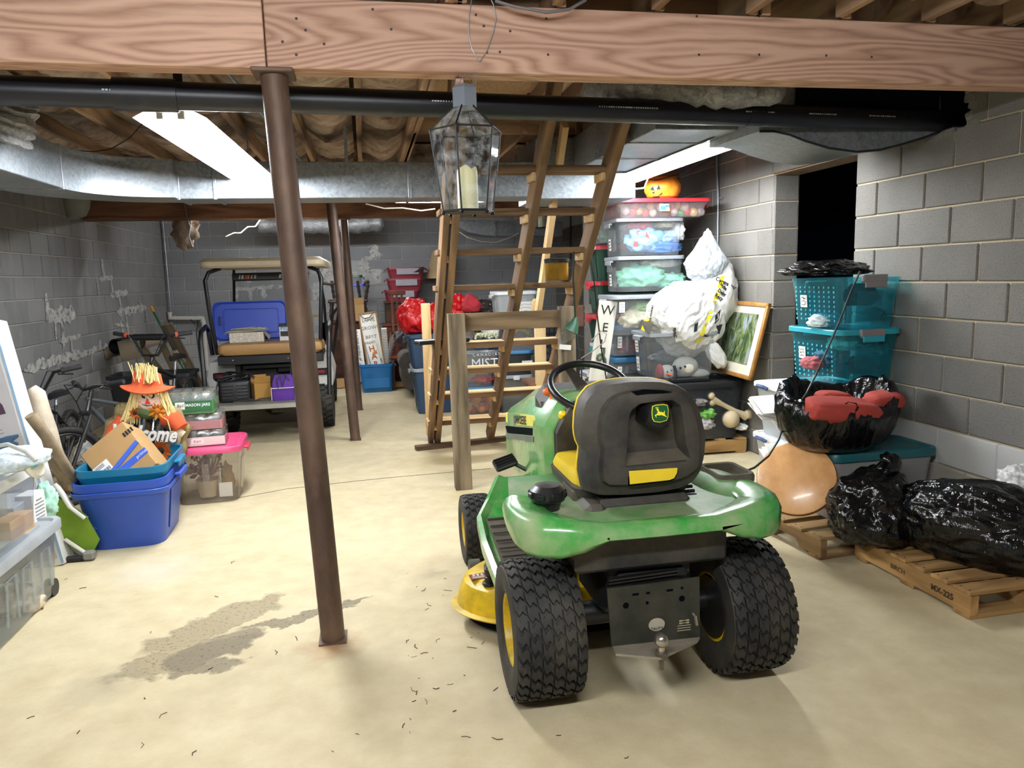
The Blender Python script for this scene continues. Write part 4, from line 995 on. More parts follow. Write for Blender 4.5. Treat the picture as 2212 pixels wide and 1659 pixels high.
# hood
def hs(y, hw, z0, zs, zt, tw, bw): return [Vector(p) for p in ((-bw, y, z0), (-hw*.98, y, z0+.1), (-hw, y, zs-.07), (-hw, y, zs), (-hw*.93, y, zs+.03), (-tw, y, zt-.012), (-tw*.6, y, zt), (tw*.6, y, zt), (tw, y, zt-.012), (hw*.93, y, zs+.03), (hw, y, zs), (hw, y, zs-.07), (hw*.98, y, z0+.1), (bw, y, z0))]
g = G().rings([hs(.45, .20, .50, .86, 1.0, .13, .17), hs(.49, .228, .49, .87, 1.015, .15, .19), hs(.58, .245, .47, .87, 1.01, .15, .20), hs(1.0, .245, .46, .84, .97, .145, .20), hs(1.25, .24, .45, .80, .90, .13, .19), hs(1.42, .225, .44, .75, .82, .11, .18), hs(1.48, .19, .46, .71, .75, .09, .15)]); hood = obj('hood', g, MG, mow, ang=22)
obj('dash_face', G().rings([hs(.425, .185, .42, .85, .985, .12, .165), hs(.448, .192, .42, .86, .992, .125, .168)]), MB, mow, ang=22)
st = [((S(x, y, .697)-MO).y, (S(x, y, .697)-MO).z) for x, y in ((1145, 898), (1120, 894), (1088, 891), (1088, 912), (1120, 918), (1150, 921), (1151, 908))]
g = G().rings([[Vector((-.243-.004, y, z)) for y, z in st], [Vector((-.23, y, z)) for y, z in st]])
for v in g.b.verts: v.co.x += .018*max(0, (v.co.y-1.15)/.3)
obj('stripe', g, M('stripe_yellow', '#d8cf62', .5, var=.12), hood)
g = G().rings([[Vector((x, y, z)) for y, z in [((S(x_, y_, .698)-MO).y, (S(x_, y_, .698)-MO).z) for x_, y_ in ((1150, 925), (1091, 920), (1095, 935), (1150, 941))]] for x in (-.2455, -.21)])
obj('vent_slot', g, BLACK, hood)
g = G().rings([[Vector((x, y, z)) for y, z in [((S(x_, y_, .694)-MO).y, (S(x_, y_, .694)-MO).z) for x_, y_ in ((1151, 943), (1093, 936), (1093, 946), (1151, 955))]] for x in (-.250, -.21)]); obj('vent_lip', g, M('grey_trim', '#5a6257', .6), hood)
rt = Matrix(((0, 0, -1), (-1, 0, 0), (0, 1, 0))) @ Matrix.Rotation(.165, 3, 'Z')
p = S(1123, 908, .697)-MO; p2_ = S(1143, 910, .697)-MO; an_ = math.atan2(p2_.z-p.z, p.y-p2_.y)
rt = Matrix(((0, 0, -1), (-1, 0, 0), (0, 1, 0))) @ Matrix.Rotation(an_, 3, 'Z')
text('lettering', 'JOHN DEERE', .056, INK, hood, (-.2497, p.y, p.z), rt, .0004, sx=.95, bold=.0008)
# pedal, foot rests
p = ml(1091, 1000, 3.42); obj('pedal', G().box((0, 0, 0), (.11, .07, .03), bev=.008), MB2, mow, p, (.5, -.25, .12))
g = G()
for i in range(4): g.box((0, -.027+i*.017, .017), (.10, .005, .005))
obj('pedal_ribs', g, MB2, mow, p, (.5, -.25, .12)); obj('pedal_arm', G().tube([p+Vector((.05, 0, -.01)), p+Vector((.12, -.02, -.05)), (-.14, .62, .5)], .010, 8), MB2, mow)
for s in (-1, 1):
    def fr(y, xo, xi, zo, zi): return [Vector((s*xo, y, zo-.05)), Vector((s*xo, y, zo)), Vector((s*(xo-.02), y, zo+.012)), Vector((s*(xo-.045), y, zi)), Vector((s*xi, y, zi)), Vector((s*xi, y, zi-.03))]
    g = G().rings([fr(.10, .49, .44, .29, .26), fr(.20, .505, .30, .35, .325), fr(.45, .515, .22, .40, .37), fr(.70, .50, .20, .43, .41), fr(.82, .44, .20, .47, .47), fr(.88, .38, .22, .56, .56)]); o = obj('foot_rest', g, MG, mow)
    g = G()
    for i in range(7):
        y = .22+i*.075; g.box((s*.36, y, .35+y*.1+.01), (.19, .007, .008)); 
    g.box((s*.36, .45, .392), (.20, .48, .006), rot=(.12, 0, 0)); obj('rubber_mat', g, MBD, o)
# mower deck
out = []
for i in range(48):
    a = 2*PI*i/48; x, y = .56*math.cos(a), .30*math.sin(a); x = math.copysign(abs(x)**.9*.56**.1, x); out.append((x, y))
g = G().rings([[Vector((x*s-.05, .55+y*s, z)) for x, y in out] for s, z in ((1.05, .085), (1.06, .092), (1.015, .10), (1.0, .15), (.96, .20), (.88, .225), (.6, .232), (.3, .234))], True, True); deck = obj('mower_deck', g, MY, mow)
obj('deck_skirt', G().rings([[Vector((x*s-.05, .55+y*s, z)) for x, y in out] for s, z in ((.94, .035), (.97, .09))]), BLACK, deck)
g = G().lathe([(.20, .225), (.20, .25), (.17, .285), (.07, .295), (.06, .32), (.0, .325)], 24, Matrix.Translation((-.30, .52, 0))); obj('belt_cover', g, MB, deck)
p = F(1057, 1262, .22)-MO; g = G().lathe([(.03, .0), (.03, .01), (.019, .012), (.019, .035), (.016, .037), (.016, .05), (.02, .052), (.02, .07), (.014, .072), (.013, .08)], 16, Matrix.Translation(p)); obj('hose_port', g, MB2, deck)
p = F(1033, 1246, .226)-MO; wl = obj('warning_label', G().box((0, 0, .003), (.075, .055, .0015), rot=(0, -.02, .1)), M('label_maroon', '#7d3b33', .6), deck, p)
g = G()
for i in range(3): g.box((-.018+i*.018, .012, .0045), (.011, .018, .001))
for i in range(4): g.box((0, -.004-.006*i, .0045), (.055, .002, .001))
obj('label_print', g, M('label_cream', '#d8cfc4', .6), wl)
p = F(1023, 1222, .15)-MO; obj('gauge_wheel', G().tube([p+Vector((-.02, 0, -.03)), p+Vector((.03, 0, -.03))], .06, 16), MB, deck)
# chassis, rear plate, ball hitch
g = G().box((0, .55, .40), (.28, 1.5, .14), bev=.02).box((0, .05, .43), (.34, .3, .30), bev=.03).tube([(-.30, 0, .252), (.30, 0, .252)], .045, 12).box((0, 1.26, .22), (.8, .05, .05)); obj('chassis', g, MB2, mow)
g = G().box((-.01, -.20, .56), (.56, .03, .13), bev=.012).box((.0, -.10, .5), (.3, .12, .2)); obj('engine_shroud', g, MB, mow)
PLT = M('hitch_plate_paint', '#20241f', .45, var=.25, vs=8, dirt='#3c3a30', ds=6)
YP = 2.33
def pl(px, py, Y=YP): return ml(px, py, Y)
a, b_, c_, d_ = pl(1311, 1272), pl(1511, 1247), pl(1512, 1380), pl(1322, 1400)
g = G().rings([[a, b_, c_, d_], [p+Vector((0, .008, 0)) for p in (a, b_, c_, d_)]]); plate = obj('hitch_plate', g, PLT, mow)
for px, py, w_, h_ in ((1352, 1308, .022, .022), (1473, 1293, .022, .022), (1398, 1302, .012, .012), (1373, 1284, .024, .008), (1400, 1281, .014, .008), (1447, 1275, .024, .008), (1473, 1270, .010, .010)):
    p = pl(px, py); g = G(); g.tube([p+Vector((0, -.0012, 0)), p+Vector((0, .004, 0))], w_/2, 12) if w_ == h_ else g.box(p, (w_, .003, h_), bev=.001); obj('punched_hole', g, BLACK, plate)
e1, e2, e3, e4, e5 = pl(1322, 1396), pl(1512, 1376), pl(1506, 1385, 2.24), pl(1427, 1421, 2.15), pl(1330, 1412, 2.24)
g = G().rings([[e1, e2, e3, e4, e5], [p+Vector((0, 0, -.008)) for p in (e1, e2, e3, e4, e5)]]); obj('drawbar', g, M('dusty_metal', '#8b8172', .7, .2, var=.25, vs=10), plate)
CHR = M('chrome_ball', '#b5b0a8', .2, .9, var=.1)
bc = ml(1429, 1383, 2.17); obj('ball', G().sphere(bc, .0245, 24, 16).tube([bc+Vector((0, 0, -.02)), bc+Vector((0, 0, -.04))], .012, 12), CHR, plate)
g = G().lathe([(.02, -.052), (.022, -.048), (.022, -.04), (.013, -.038)], 6, Matrix.Translation(bc)).lathe([(.008, -.10), (.008, -.065), (.016, -.065), (.016, -.053)], 6, Matrix.Translation(bc)); obj('hitch_bolt', g, M('rusty_steel', '#6c6459', .5, .6, var=.3), plate)
p = pl(1418, 1352); st_ = obj('sticker', G().lathe([(.0, 0), (.030, 0), (.030, .001), (0, .001)], 20, Matrix.Translation(p+Vector((0, -.002, .006))) @ Matrix.Rotation(PI/2, 4, 'X') @ Matrix.Diagonal((1, .8, 1, 1))), M('sticker_grey', '#a39e8c', .5), plate)
text('lettering', 'TALITY', .014, INK, st_, p+Vector((0, -.0045, -.008)), (PI/2, 0, 0), .0002)
g = G()
p = pl(1477, 1348)
for i in range(5): g.box(p+Vector((-.0, -.002, .014-.009*i)), (.05 if i > 1 else .018, .001, .0025))
for i in range(2): g.box(p+Vector((.014, -.002, .014-.009*i)), (.010, .001, .006)).box(p+Vector((-.012, -.002, .014-.009*i)), (.012, .001, .006))
obj('plate_print', g, M('print_tan', '#a39a7c', .6), plate)
g = G().tube([pl(1497, 1325, 2.31), pl(1502, 1330, 2.30), pl(1505, 1350, 2.30)], .006, 8); obj('hitch_pin', g, CHR, plate)
g = G()
a, b_ = pl(1312, 1262, 2.36), pl(1460, 1235, 2.36)
for i in range(4): g.box((a+b_)/2+Vector((0, -.006*i, -.012+.014*(i % 3))), ((b_-a).length, .02, .006), rot=(0, -.04, 0))
obj('bracket', g, MB2, mow)
# ================================================================ RIGHT SIDE
PAL = wood('pallet_wood', '#57432f', '#9d7f55', .85, 9, 'X', .4, stain='#4f3b29'); PALN = wood('pallet_new', '#80603b', '#bd9660', .8, 9, 'X', .3)
def pallet(label, loc, rz, L, D, H=.13, nd=6, mat=None, notch=True, dx=0.):
    """local x along the stringers' length L, y across the deck boards"""
    mat = mat or PAL; t = thing('pallet', label, 'pallet', loc, rz)
    for y in (-D/2+.02, 0, D/2-.02):
        z0, z1 = .02, H-.018
        if notch: pr = [(-L/2, z0), (-L/2+.17, z0), (-L/2+.20, z0+.04), (-L/2+.36, z0+.04), (-L/2+.39, z0), (L/2-.39, z0), (L/2-.36, z0+.04), (L/2-.20, z0+.04), (L/2-.17, z0), (L/2, z0), (L/2, z1), (-L/2, z1)]
        else: pr = [(-L/2, z0), (L/2, z0), (L/2, z1), (-L/2, z1)]
        o = obj('stringer', G().prism(pr, .038, Matrix.Translation((0, y+.019, 0)) @ Matrix.Rotation(PI/2, 4, 'X')), mat, t, flat=True)
    for i in range(nd):
        x = -L/2+.05+(L-.10)*i/(nd-1); wd = .095 if i not in (0, nd-1) else .10
        o = obj('deck_board', G().box((0, 0, 0), (D, wd+random.uniform(-.01, .01), .016), bev=.002), mat, t, (x, dx+random.uniform(-.004, .004), H-.009), (0, 0, PI/2+random.uniform(-.01, .01)))
        g = G()
        for y in (-D/2+.02, 0, D/2-.02):
            for e in (-.025, .025): g.box((y, e, .0085), (.007, .007, .002))
        obj('nails', g, M('nail_dark', '#3a3230', .6), o)
    for x in (-L/2+.05, 0, L/2-.05): obj('bottom_board', G().box((0, 0, 0), (D, .09, .018), bev=.002), mat, t, (x, 0, .011), (0, 0, PI/2))
    return t
random.seed(21)
# nearest pallet: left front edge runs from px (1845,1200) to (2095,1340)
a, b = F(1845, 1204), F(2095, 1341); dirv = (b-a).normalized(); rz = math.atan2(dirv.y, dirv.x); nrm = Vector((-dirv.y, dirv.x, 0))
Lp, Dp = (b-a).length, .62; c = (a+b)/2+nrm*Dp/2
palA = pallet('pale wooden pallet at the right edge under the reclining black bag', c, rz, Lp, Dp, .125, 6, PALN, notch=False)
m = M('stamp_ink', '#3b2a1c', .8)
text('stamp', 'BIRCH', .035, m, palA, (-.06, -Dp/2-.0015, .06), (PI/2, 0, 0), .0002); text('stamp', 'MX-225', .04, m, palA, (Lp/2-.16, -Dp/2-.0015, .062), (PI/2, 0, 0), .0002, bold=.001)
a2, b2 = F(1648, 1148), F(1772, 1212); dv = (b2-a2).normalized(); rz2 = math.atan2(dv.y, dv.x); n2 = Vector((-dv.y, dv.x, 0)); L2, D2 = 1.02, .82
c2 = b2-dv*L2/2+n2*D2/2
palB = pallet('weathered wooden pallet behind the mower under the leaning wooden disc', c2, rz2, L2, D2, .125, 7, PAL)
a3, b3 = F(1520, 962, 0), F(1622, 955, 0)
palC = pallet('wooden pallet under the dark lidded clear tote of bones', (2.56, 6.12, 0), 0, 1.02, .9, .13, 6, PALN, notch=False)

# clear white-lidded totes with blue latches, teal totes, grey tote with teal lid
NAVY = M('navy_latch', '#26406e', .4); TEAL = clear('teal_plastic', '#3ab3c4', .20, .2); TEALL = M('teal_lid', '#2b9cad', .35); TEALD = M('teal_dark_lid', '#1a5c62', .4); LG = M('latch_grey', '#7d7a7c', .5)
zb = .125
def rtote(label, z, mat, lid, dim, px, **k): return tote('storage_tote', label, 'tote', (px[0], px[1], z), PI/2, dim, mat, lid, **k)
wA = rtote('clear tote with white lid and navy latch on the floor below its twin', zb, FROST, WHP, (.66, .56, .31), (2.78, 4.20), taper=.88, handles=NAVY, ribs=0, group='white lidded totes with navy latches')
wB = rtote('clear tote with white lid and navy latch holding papers under the teal totes', zb+.325, FROST, WHP, (.66, .56, .325), (2.78, 4.20), taper=.88, handles=NAVY, ribs=0, group='white lidded totes with navy latches')
for w_ in (wA, wB):
    for x in (-.17, .17): obj('latch', G().tube([(x-.06, .312, -.012), (x-.04, .325, -.002), (x+.04, .325, -.002), (x+.06, .312, -.014)], .012, 8), NAVY, w_, (0, 0, w_ is wA and .31 or .325))
tz = .803
tA = rtote('teal tote of clothes standing directly on the white lidded totes', tz, TEAL, TEALL, (.52, .41, .335), (2.885, 4.17), taper=.88, handles=TEALL, ribs=0, group='dotted teal totes', stick=[('b', .10, .19, .07, .075, 0)])
tB = rtote('topmost teal tote with rows of pale dots under the flat black bag', tz+.35, TEAL, None, (.52, .41, .30), (2.885, 4.17), taper=.88, handles=LG, ribs=0, group='dotted teal totes', stick=[('b', .10, .16, .07, .075, 0)], inner=False)
for tt, h in ((tA, .335), (tB, .30)): obj('latch', G().box((-.52*.51-.02, 0, h-.005), (.03, .16, .045), bev=.006), LG, tt)
DOT = M('dot_pale', '#43a3b2', .4)
for tt in (tA, tB):
    g = G()
    for i in range(9):
        for j in range(8):
            x, z = -.20+i*.05, .05+j*.028; k = .88+.12*z/.33; yy = .205*k+.0015
            g.lathe([(.0, 0), (.0075, 0), (.0075, .0012), (0, .0012)], 8, Matrix.Translation((x*.98+.0, yy, z)) @ Matrix.Rotation(-PI/2, 4, 'X'))
    obj('dot_pattern', g, DOT, tt, kind='stuff')
def cloth(name, label, c, r, seed, col, group=None, rough=.9, **k):
    return blob(name, c, r, seed, M('cloth_'+col.strip('#'), col, rough, var=.25, vs=14, bmp=.3, bs=40), None, amp=.35, fq=2.6, wr=.10, wf=4.5, flat=.75, sub=4, label=label, cat='cloth', group=group, **k)
GRP = 'clothes inside the teal totes'
for i, (px, py, r, col, lb) in enumerate(((1790, 775, .09, '#2a5a70', 'dark teal folded cloth at the bottom left of the lower teal tote'), (1820, 740, .10, '#9fd6d2', 'pale aqua garment in the middle of the lower teal tote'), (1895, 752, .10, '#7fb3b6', 'grey blue folded garment at the right of the lower teal tote'),
        (1862, 790, .10, '#5d3a48', 'burgundy patterned cloth low in the lower teal tote'), (1755, 785, .07, '#a0565a', 'red floral cloth at the left of the lower teal tote'),
        (1790, 690, .08, '#4fa9d0', 'bright blue cloth at the bottom of the upper teal tote'), (1860, 640, .12, '#122436', 'black cloth filling the right of the upper teal tote'), (1885, 680, .07, '#6b5a52', 'brown striped scarf in the upper teal tote'), (1770, 694, .07, '#d8e8ee', 'white and blue cloth at the bottom of the upper teal tote'))):
    cloth('folded_cloth', lb, A(px, py, 4.06+.03*(i % 3)), (r*.8, .08, r*.6), i+3, col, GRP)
for i, (px, py, w_, h_, lb) in enumerate(((1655, 880, .16, .14, 'sheaf of papers in the upper white lidded tote'), (1690, 900, .14, .12, 'stack of envelopes in the upper white lidded tote'), (1680, 985, .16, .12, 'white ring binder in the lower white lidded tote'))):
    g = G()
    for q in range(5): g.box((random.uniform(-.01, .01), 0, (q-2)*.012), (w_, .16, .004), rot=(random.uniform(-.1, .1), random.uniform(-.25, .1), random.uniform(-.2, .2)))
    obj('paper_stack', g, PAPER, None, A(px, py, 4.12), (.5, .2, .1), label=lb, cat='papers')
cloth('dark_bundle', 'dark bundle at the right end of the upper white lidded tote', A(1722, 905, 4.12), (.08, .08, .07), 33, '#23283a')
cloth('dark_bundle', 'dark bundle low in the lower white lidded tote', A(1690, 1015, 4.2), (.12, .08, .06), 34, '#3a3f4c')
blob('black_bag', (2.76, 4.17, 1.50), (.25, .19, .062), 5, BAGK, None, amp=.30, fq=1.8, wr=.06, wf=4, flat=.45, label='flat empty black plastic bag lying on the topmost teal tote', cat='bag')
gt = tote('storage_tote', 'grey tote with dark teal lid against the wall under the open black bag', 'tote', (2.75, 3.72, .125), .0, (.63, .34, .37), M('warm_grey_plastic', '#8d8b8a', .5, var=.08), TEALD, .88, ribs=1, lidh=.045)
# open bag of cushions
ob = A(1825, 905, 3.22)
oz = .525
def open_bag(name, label, c, r, seed):
    n = 110; rr = []; g = G()
    prof = [(.42, 0), (.66, .015), (.84, .12), (.98, .35), (1.05, .60), (1.05, .82), (1.0, .97), (.94, 1.02), (.87, .98), (.80, .86), (.74, .72), (.4, .66), (.1, .66)]
    for k, (s_, z) in enumerate(prof):
        row = []
        for j in range(n):
            a = 2*PI*j/n; ca, sa = math.cos(a), math.sin(a); v = Vector((ca*s_, sa*s_, z*1.2))
            lip = max(0, min(1, (z-.55)/.35)); fl = max(0, min(1, z/.2))
            cr = (.5-min(1, abs(fbm(Vector((ca*2.4, sa*2.4, z*.9+seed)), 2.2, 2))*2))*.085*fl + (.5-min(1, abs(fbm(Vector((ca*2, sa*2, z*1.6+seed)), 5, 1))*2))*.05*lip
            h = z*r[2]+lip*(.024*math.sin(3*a+1)+.024*fbm((ca*2, sa*2, seed+5), 2.5, 2)-.10*max(0, -sa))
            q = s_*(1+cr)*(1+.04*math.sin(2*a))
            row.append(Vector((ca*q*r[0], sa*q*r[1], max(h, 0))))
        rr.append(row)
    g.rings(rr); return obj(name, g, BAGK, None, c, None, ang=120, label=label, cat='bag')
open_bag('trash_bag', 'open black trash bag holding red cushions on the teal lidded tote', (2.52, 3.66, oz+.005), (.335, .235, .345), 8)
RED = M('cushion_red', '#a03a30', .85, var=.1, bmp=.2, bs=160)
for i, (px, py, Y, r, rot) in enumerate(((1818, 886, 3.50, (.20, .085, .06), (.25, .10, -.05)), (1908, 866, 3.60, (.11, .07, .05), (.15, -.03, .1)), (1800, 864, 3.72, (.11, .06, .05), (.1, .1, .1)))):
    blob('cushion', A(px, py, Y), r, 40+i, RED, None, amp=.10, fq=1.5, wr=.02, wf=4, flat=9, sub=4, power=.6, rot=rot, label=('long red cushion showing at the front of the open black bag', 'short red cushion at the back right of the open black bag', 'red cushion half hidden at the back of the open black bag')[i], cat='cushion', group='red cushions in the black bag')
# tied bags on the pallets
def sack(label, c, r, seed, rot, tie, tl, **k):
    o = blob('trash_bag', c, r, seed, BAGK, None, rot=rot, sub=6, label=label, cat='bag', pinch=[(*tie, .55, .16)], **k)
    d = Vector(tie).normalized(); p = Vector((d.x*r[0], d.y*r[1], d.z*r[2]))*1.02; random.seed(seed); g = G()
    g.tube([p*.9, p*1.02, p*1.08], [.05, .022, .026], 12)
    for i in range(5):
        e = Vector((random.uniform(-1, 1), random.uniform(-1, 1), random.uniform(-.3, .8))).normalized()
        g.tube([p*1.05, p*1.08+e*tl*.5+Vector((0, 0, .015)), p*1.08+e*tl], [.018, .030+.01*random.random(), .014], 9)
    for v in g.b.verts: v.co += Vector((fbm(v.co, 22), fbm(v.co+Vector((3, 0, 0)), 22), fbm(v.co+Vector((0, 3, 0)), 22)))*.02
    obj('tied_neck', g, BAGK, o, ang=80); return o
c = F(1868, 1120, .125)
sack('tied black trash bag slumped on the weathered pallet beside the wooden disc', (2.50, 3.30, .125+.15), (.245, .20, .205), 12, (0, 0, .3), (.35, -.15, .9), (.10), amp=.18, fq=1.5, wr=.075, wf=4, flat=.74)
sack('long black trash bag reclining on the pale pallet at the right edge', (2.79, 2.95, .125+.16), (.37, .225, .215), 17, (0, 0, -.95), (-.95, .1, .1), .09, amp=.14, fq=1.3, wr=.07, wf=3.6, flat=.72, stretch=(.5, 2.0, 1.6))
blob('plastic_bag', (3.0, 2.95, .48), (.08, .08, .08), 23, BAGW, None, amp=.3, wr=.10, flat=.8, sub=5, label='white plastic bag at the right edge behind the reclining black bag', cat='bag')
# tilted disc
dc = A(1720, 1033, 3.60); g = G().lathe([(.0, .015), (.195, .015), (.203, .010), (.205, 0), (.203, -.025), (.0, -.028)], 48)
DISC = M('peach_lacquer', '#e6b07a', .3, var=.04, coat=.2, dirt='#d39a60', ds=9); n = Vector((-.50, -.66, .50)).normalized(); rq = Vector((0, 0, 1)).rotation_difference(n)
o = obj('wooden_disc', g, DISC, None, dc, rq.to_euler(), label='round peach coloured wooden table top leaning on the pallet', cat='table top')
obj('bark_edge', G().lathe([(.2035, .008), (.207, .0), (.2045, -.026), (.2, -.026)], 48, None, False, False), M('bark_edge', '#7a4f26', .8, var=.4, vs=30), o)
# green extension cord
CORD = M('cord_green', '#1d2c28', .5)
obj('extension_cord', G().tube([A(1858, 586, 3.88), A(1840, 625, 3.88), A(1815, 690, 3.875), A(1785, 760, 3.87), A(1762, 810, 3.86), A(1752, 830, 3.80), A(1742, 850, 3.76), A(1720, 880, 3.72), A(1695, 912, 3.70), A(1682, 950, 3.65), A(1660, 985, 3.55), A(1630, 1010, 3.45), A(1600, 1022, 3.2), A(1575, 1032, 3.0), A(1548, 1046, 2.9)], .006, 8), CORD, label='dark green extension cord trailing down from the teal totes to the mower', cat='cord')
# framed picture leaning on the jamb
GOLD = M('gilt_frame', '#a8793f', .4, .3, var=.2, vs=20); MATB = M('picture_mat', '#cfc8b6', .9, var=.06)
def pic_mat():
    m, nt, b = new_mat('garden_print'); v = coords(nt, 'obj', (14, 14, 5)); n = noise_tex(nt, v, 1.2, 6, .65, 1.)
    nt.links.new(ramp(nt, n, [(.28, '#1c2a2b'), (.42, '#35492f'), (.52, '#6f7c4a'), (.6, '#8391a5'), (.7, '#a98a7c')]), b.inputs['Base Color']); b.inputs['Roughness'].default_value = .3; return m
ux = Vector((.0, -1, -.01)).normalized(); uz = Vector((.24, .02, 1)); uz = (uz-ux*uz.dot(ux)).normalized(); uy = uz.cross(ux)
mf = Matrix((ux, uy, uz)).transposed()
t = thing('framed_picture', 'gilt framed garden print in pale mat leaning beside the doorway', 'picture', (2.935, 5.73, .655), mf)
wf, hf, fw = .73, .62, .034
for c, d in (((0, 0, fw/2), (wf, .03, fw)), ((0, 0, hf-fw/2), (wf, .03, fw)), ((-wf/2+fw/2, 0, hf/2), (fw, .03, hf)), ((wf/2-fw/2, 0, hf/2), (fw, .03, hf))): obj('frame_rail', G().box(c, d, bev=.008, seg=2), GOLD, t)
obj('mat_board', G().box((0, .004, hf/2), (wf-.05, .006, hf-.05)), MATB, t); obj('print', G().box((-.01, -.001, hf/2+.01), (wf*.68, .006, hf*.66)), pic_mat(), t); 
# clear tote of bones on the third pallet
DKG = clear('smoke_plastic', '#6b7078', .30, .2)
bx = tote('storage_tote', 'large clear tote with black lid holding bones and bottles beside the seat', 'tote', (2.55, 5.92, .13), 0, (.98, .48, .46), DKG, BLKP, .92, ribs=0, lidh=.05)
BONE = M('bone', '#c8b795', .6, var=.1); 
p, q = A(1538, 862, 5.70), A(1612, 900, 5.70); g = G().tube([p, p.lerp(q, .3), p.lerp(q, .7), q], [.034, .022, .022, .036], 12).sphere(p+Vector((-.01, 0, .03)), .034).sphere(p+Vector((.0, 0, -.03)), .03).sphere(q+Vector((.02, 0, .02)), .04)
obj('bone', g, BONE, label='long tan plastic bone slanting in the black lidded tote', cat='bone'); obj('ball', G().sphere(A(1578, 905, 5.7), .075, 20, 14), BONE, label='tan ball at the bottom of the black lidded tote', cat='ball')
for i, (px, py, r, col, lb) in enumerate(((1525, 893, .075, '#6fae4f', 'green cloth in the black lidded tote'), (1520, 915, .09, '#b9b3b8', 'crumpled white bag at the lower left of the black lidded tote'), (1600, 922, .05, '#d3d0ca', 'white bundle at the lower right of the black lidded tote'), (1510, 868, .06, '#7d7876', 'grey bundle at the upper left of the black lidded tote'))):
    cloth('bundle', lb, A(px, py, 5.72), (r, .07, r*.6), 60+i, col)
# grey tote with snowman
sn = tote('storage_tote', 'open clear grey tote holding a plush snowman below the white contractor bag', 'tote', (A(1458, 848, 5.9).x, 5.93, .66), 0, (.58, .44, .36), CLRG, None, .9, ribs=0, handles=GREYP, lip=.03, stick=[('l', .1, .24, .07, .1, 0), ('l', .1, .09, .07, .12, 0)])
obj('rim', G().rings([[Vector((x*s, y*s, z)) for x, y in rrect(.60, .46, .05, 4)] for s, z in ((1., .335), (1.02, .34), (1.02, .366), (.97, .366), (.96, .34))], False, False), GREYP, sn)
PL = M('plush_white', '#d9d4c8', .95, var=.06, bmp=.4, bs=90); Ys = 5.80
t = thing('plush_snowman', 'plush snowman lying on its side inside the clear grey tote', 'toy', A(1440, 800, Ys)); o0 = t.location
g = G().sphere(A(1480, 792, Ys)-o0, (.11, .08, .09), 20, 14).sphere(A(1508, 808, Ys)-o0, (.10, .06, .045), 16, 12); obj('body', g, PL, t)
hd = A(1440, 806, Ys)-o0; obj('head', G().sphere(hd, (.075, .07, .07), 20, 14), PL, t); obj('nose', G().tube([hd+Vector((-.02, -.06, 0)), hd+Vector((.01, -.12, -.01))], [.012, .002], 8), M('nose_orange', '#c8552c', .7), t)
obj('hat', G().sphere(hd+Vector((-.065, -.01, .01)), (.03, .06, .07)), M('hat_red', '#a8343c', .9), t); obj('scarf', G().tube([A(1456, 790, Ys-.07)-o0, A(1460, 803, Ys-.075)-o0, A(1456, 818, Ys-.07)-o0], .014, 8), M('scarf_dark', '#2a2c38', .9), t)
g = G()
for px, py in ((1470, 795), (1480, 792)): g.sphere(A(px, py, Ys-.085)-o0, .010, 8, 6)
for dx, dz in ((-.02, .02), (.015, .03)): g.sphere(hd+Vector((dx, -.065, dz)), .007, 8, 6)
obj('button', g, INK, t)
cloth('bundle', 'dark green tinsel at the bottom of the snowman tote', A(1490, 828, 5.86), (.16, .1, .04), 71, '#2d5c40'); cloth('bundle', 'pale printed cloth behind the plush snowman', A(1450, 770, 6.0), (.18, .06, .05), 72, '#9aa0a8')
# stand under the snowman tote (black crate)
g = G().box((0, 0, 0), (.72, .5, .045), bev=.01); bc = thing('black_crate', 'black lidded clear bin hidden under the snowman tote behind the mower seat', 'bin', (A(1430, 860, 5.95).x, 5.95, .0))
obj('lid', G().box((0, 0, .63), (.66, .46, .045), bev=.012), BLKP, bc); obj('tub', G().rings([[Vector((x*s, y*s, z)) for x, y in rrect(.62, .42, .04, 3)] for s, z in ((.92, 0), (1, .61))]), CLRG, bc)
# white contractor bag and silver bag
o = blob('contractor_bag', A(1478, 690, 5.85), (.33, .20, .30), 30, BAGW, None, amp=.13, fq=1.3, wr=.07, wf=5.5, flat=9, sub=6, rot=(0, .65, 0), stretch=(2, 1, .7), label='white printed contractor trash bag slumped on the snowman tote', cat='bag')
cb = o
o = blob('contractor_bag', A(1540, 640, 5.95), (.20, .17, .30), 31, BAGW, None, amp=.12, fq=1.6, wr=.07, wf=5, flat=9, sub=5, rot=(0, .2, 0)); local(o, cb); o.name = 'upper_fold'
o = blob('corner', A(1545, 765, 5.75), (.07, .04, .14), 32, BAGW, None, amp=.2, wr=.1, flat=9, sub=4, rot=(0, -.6, 0)); local(o, cb)
blob('silver_bag', A(1527, 568, 5.95), (.185, .16, .20), 33, BAGS, None, amp=.12, fq=1.7, wr=.08, wf=6, flat=9, sub=6, stretch=(1, 1, .7), shape=lambda p, d: Vector((p.x*(1-.65*max(0, d.z)), p.y*(1-.6*max(0, d.z)), p.z*(1+.35*max(0, d.z)))), label='silver grey plastic bag knotted to a point on the white contractor bag', cat='bag')
YEL = M('tape_yellow', '#f2e21a', .5)
def front_of(px, py, Y): return A(px, py, Y)
dg = bpy.context.evaluated_depsgraph_get
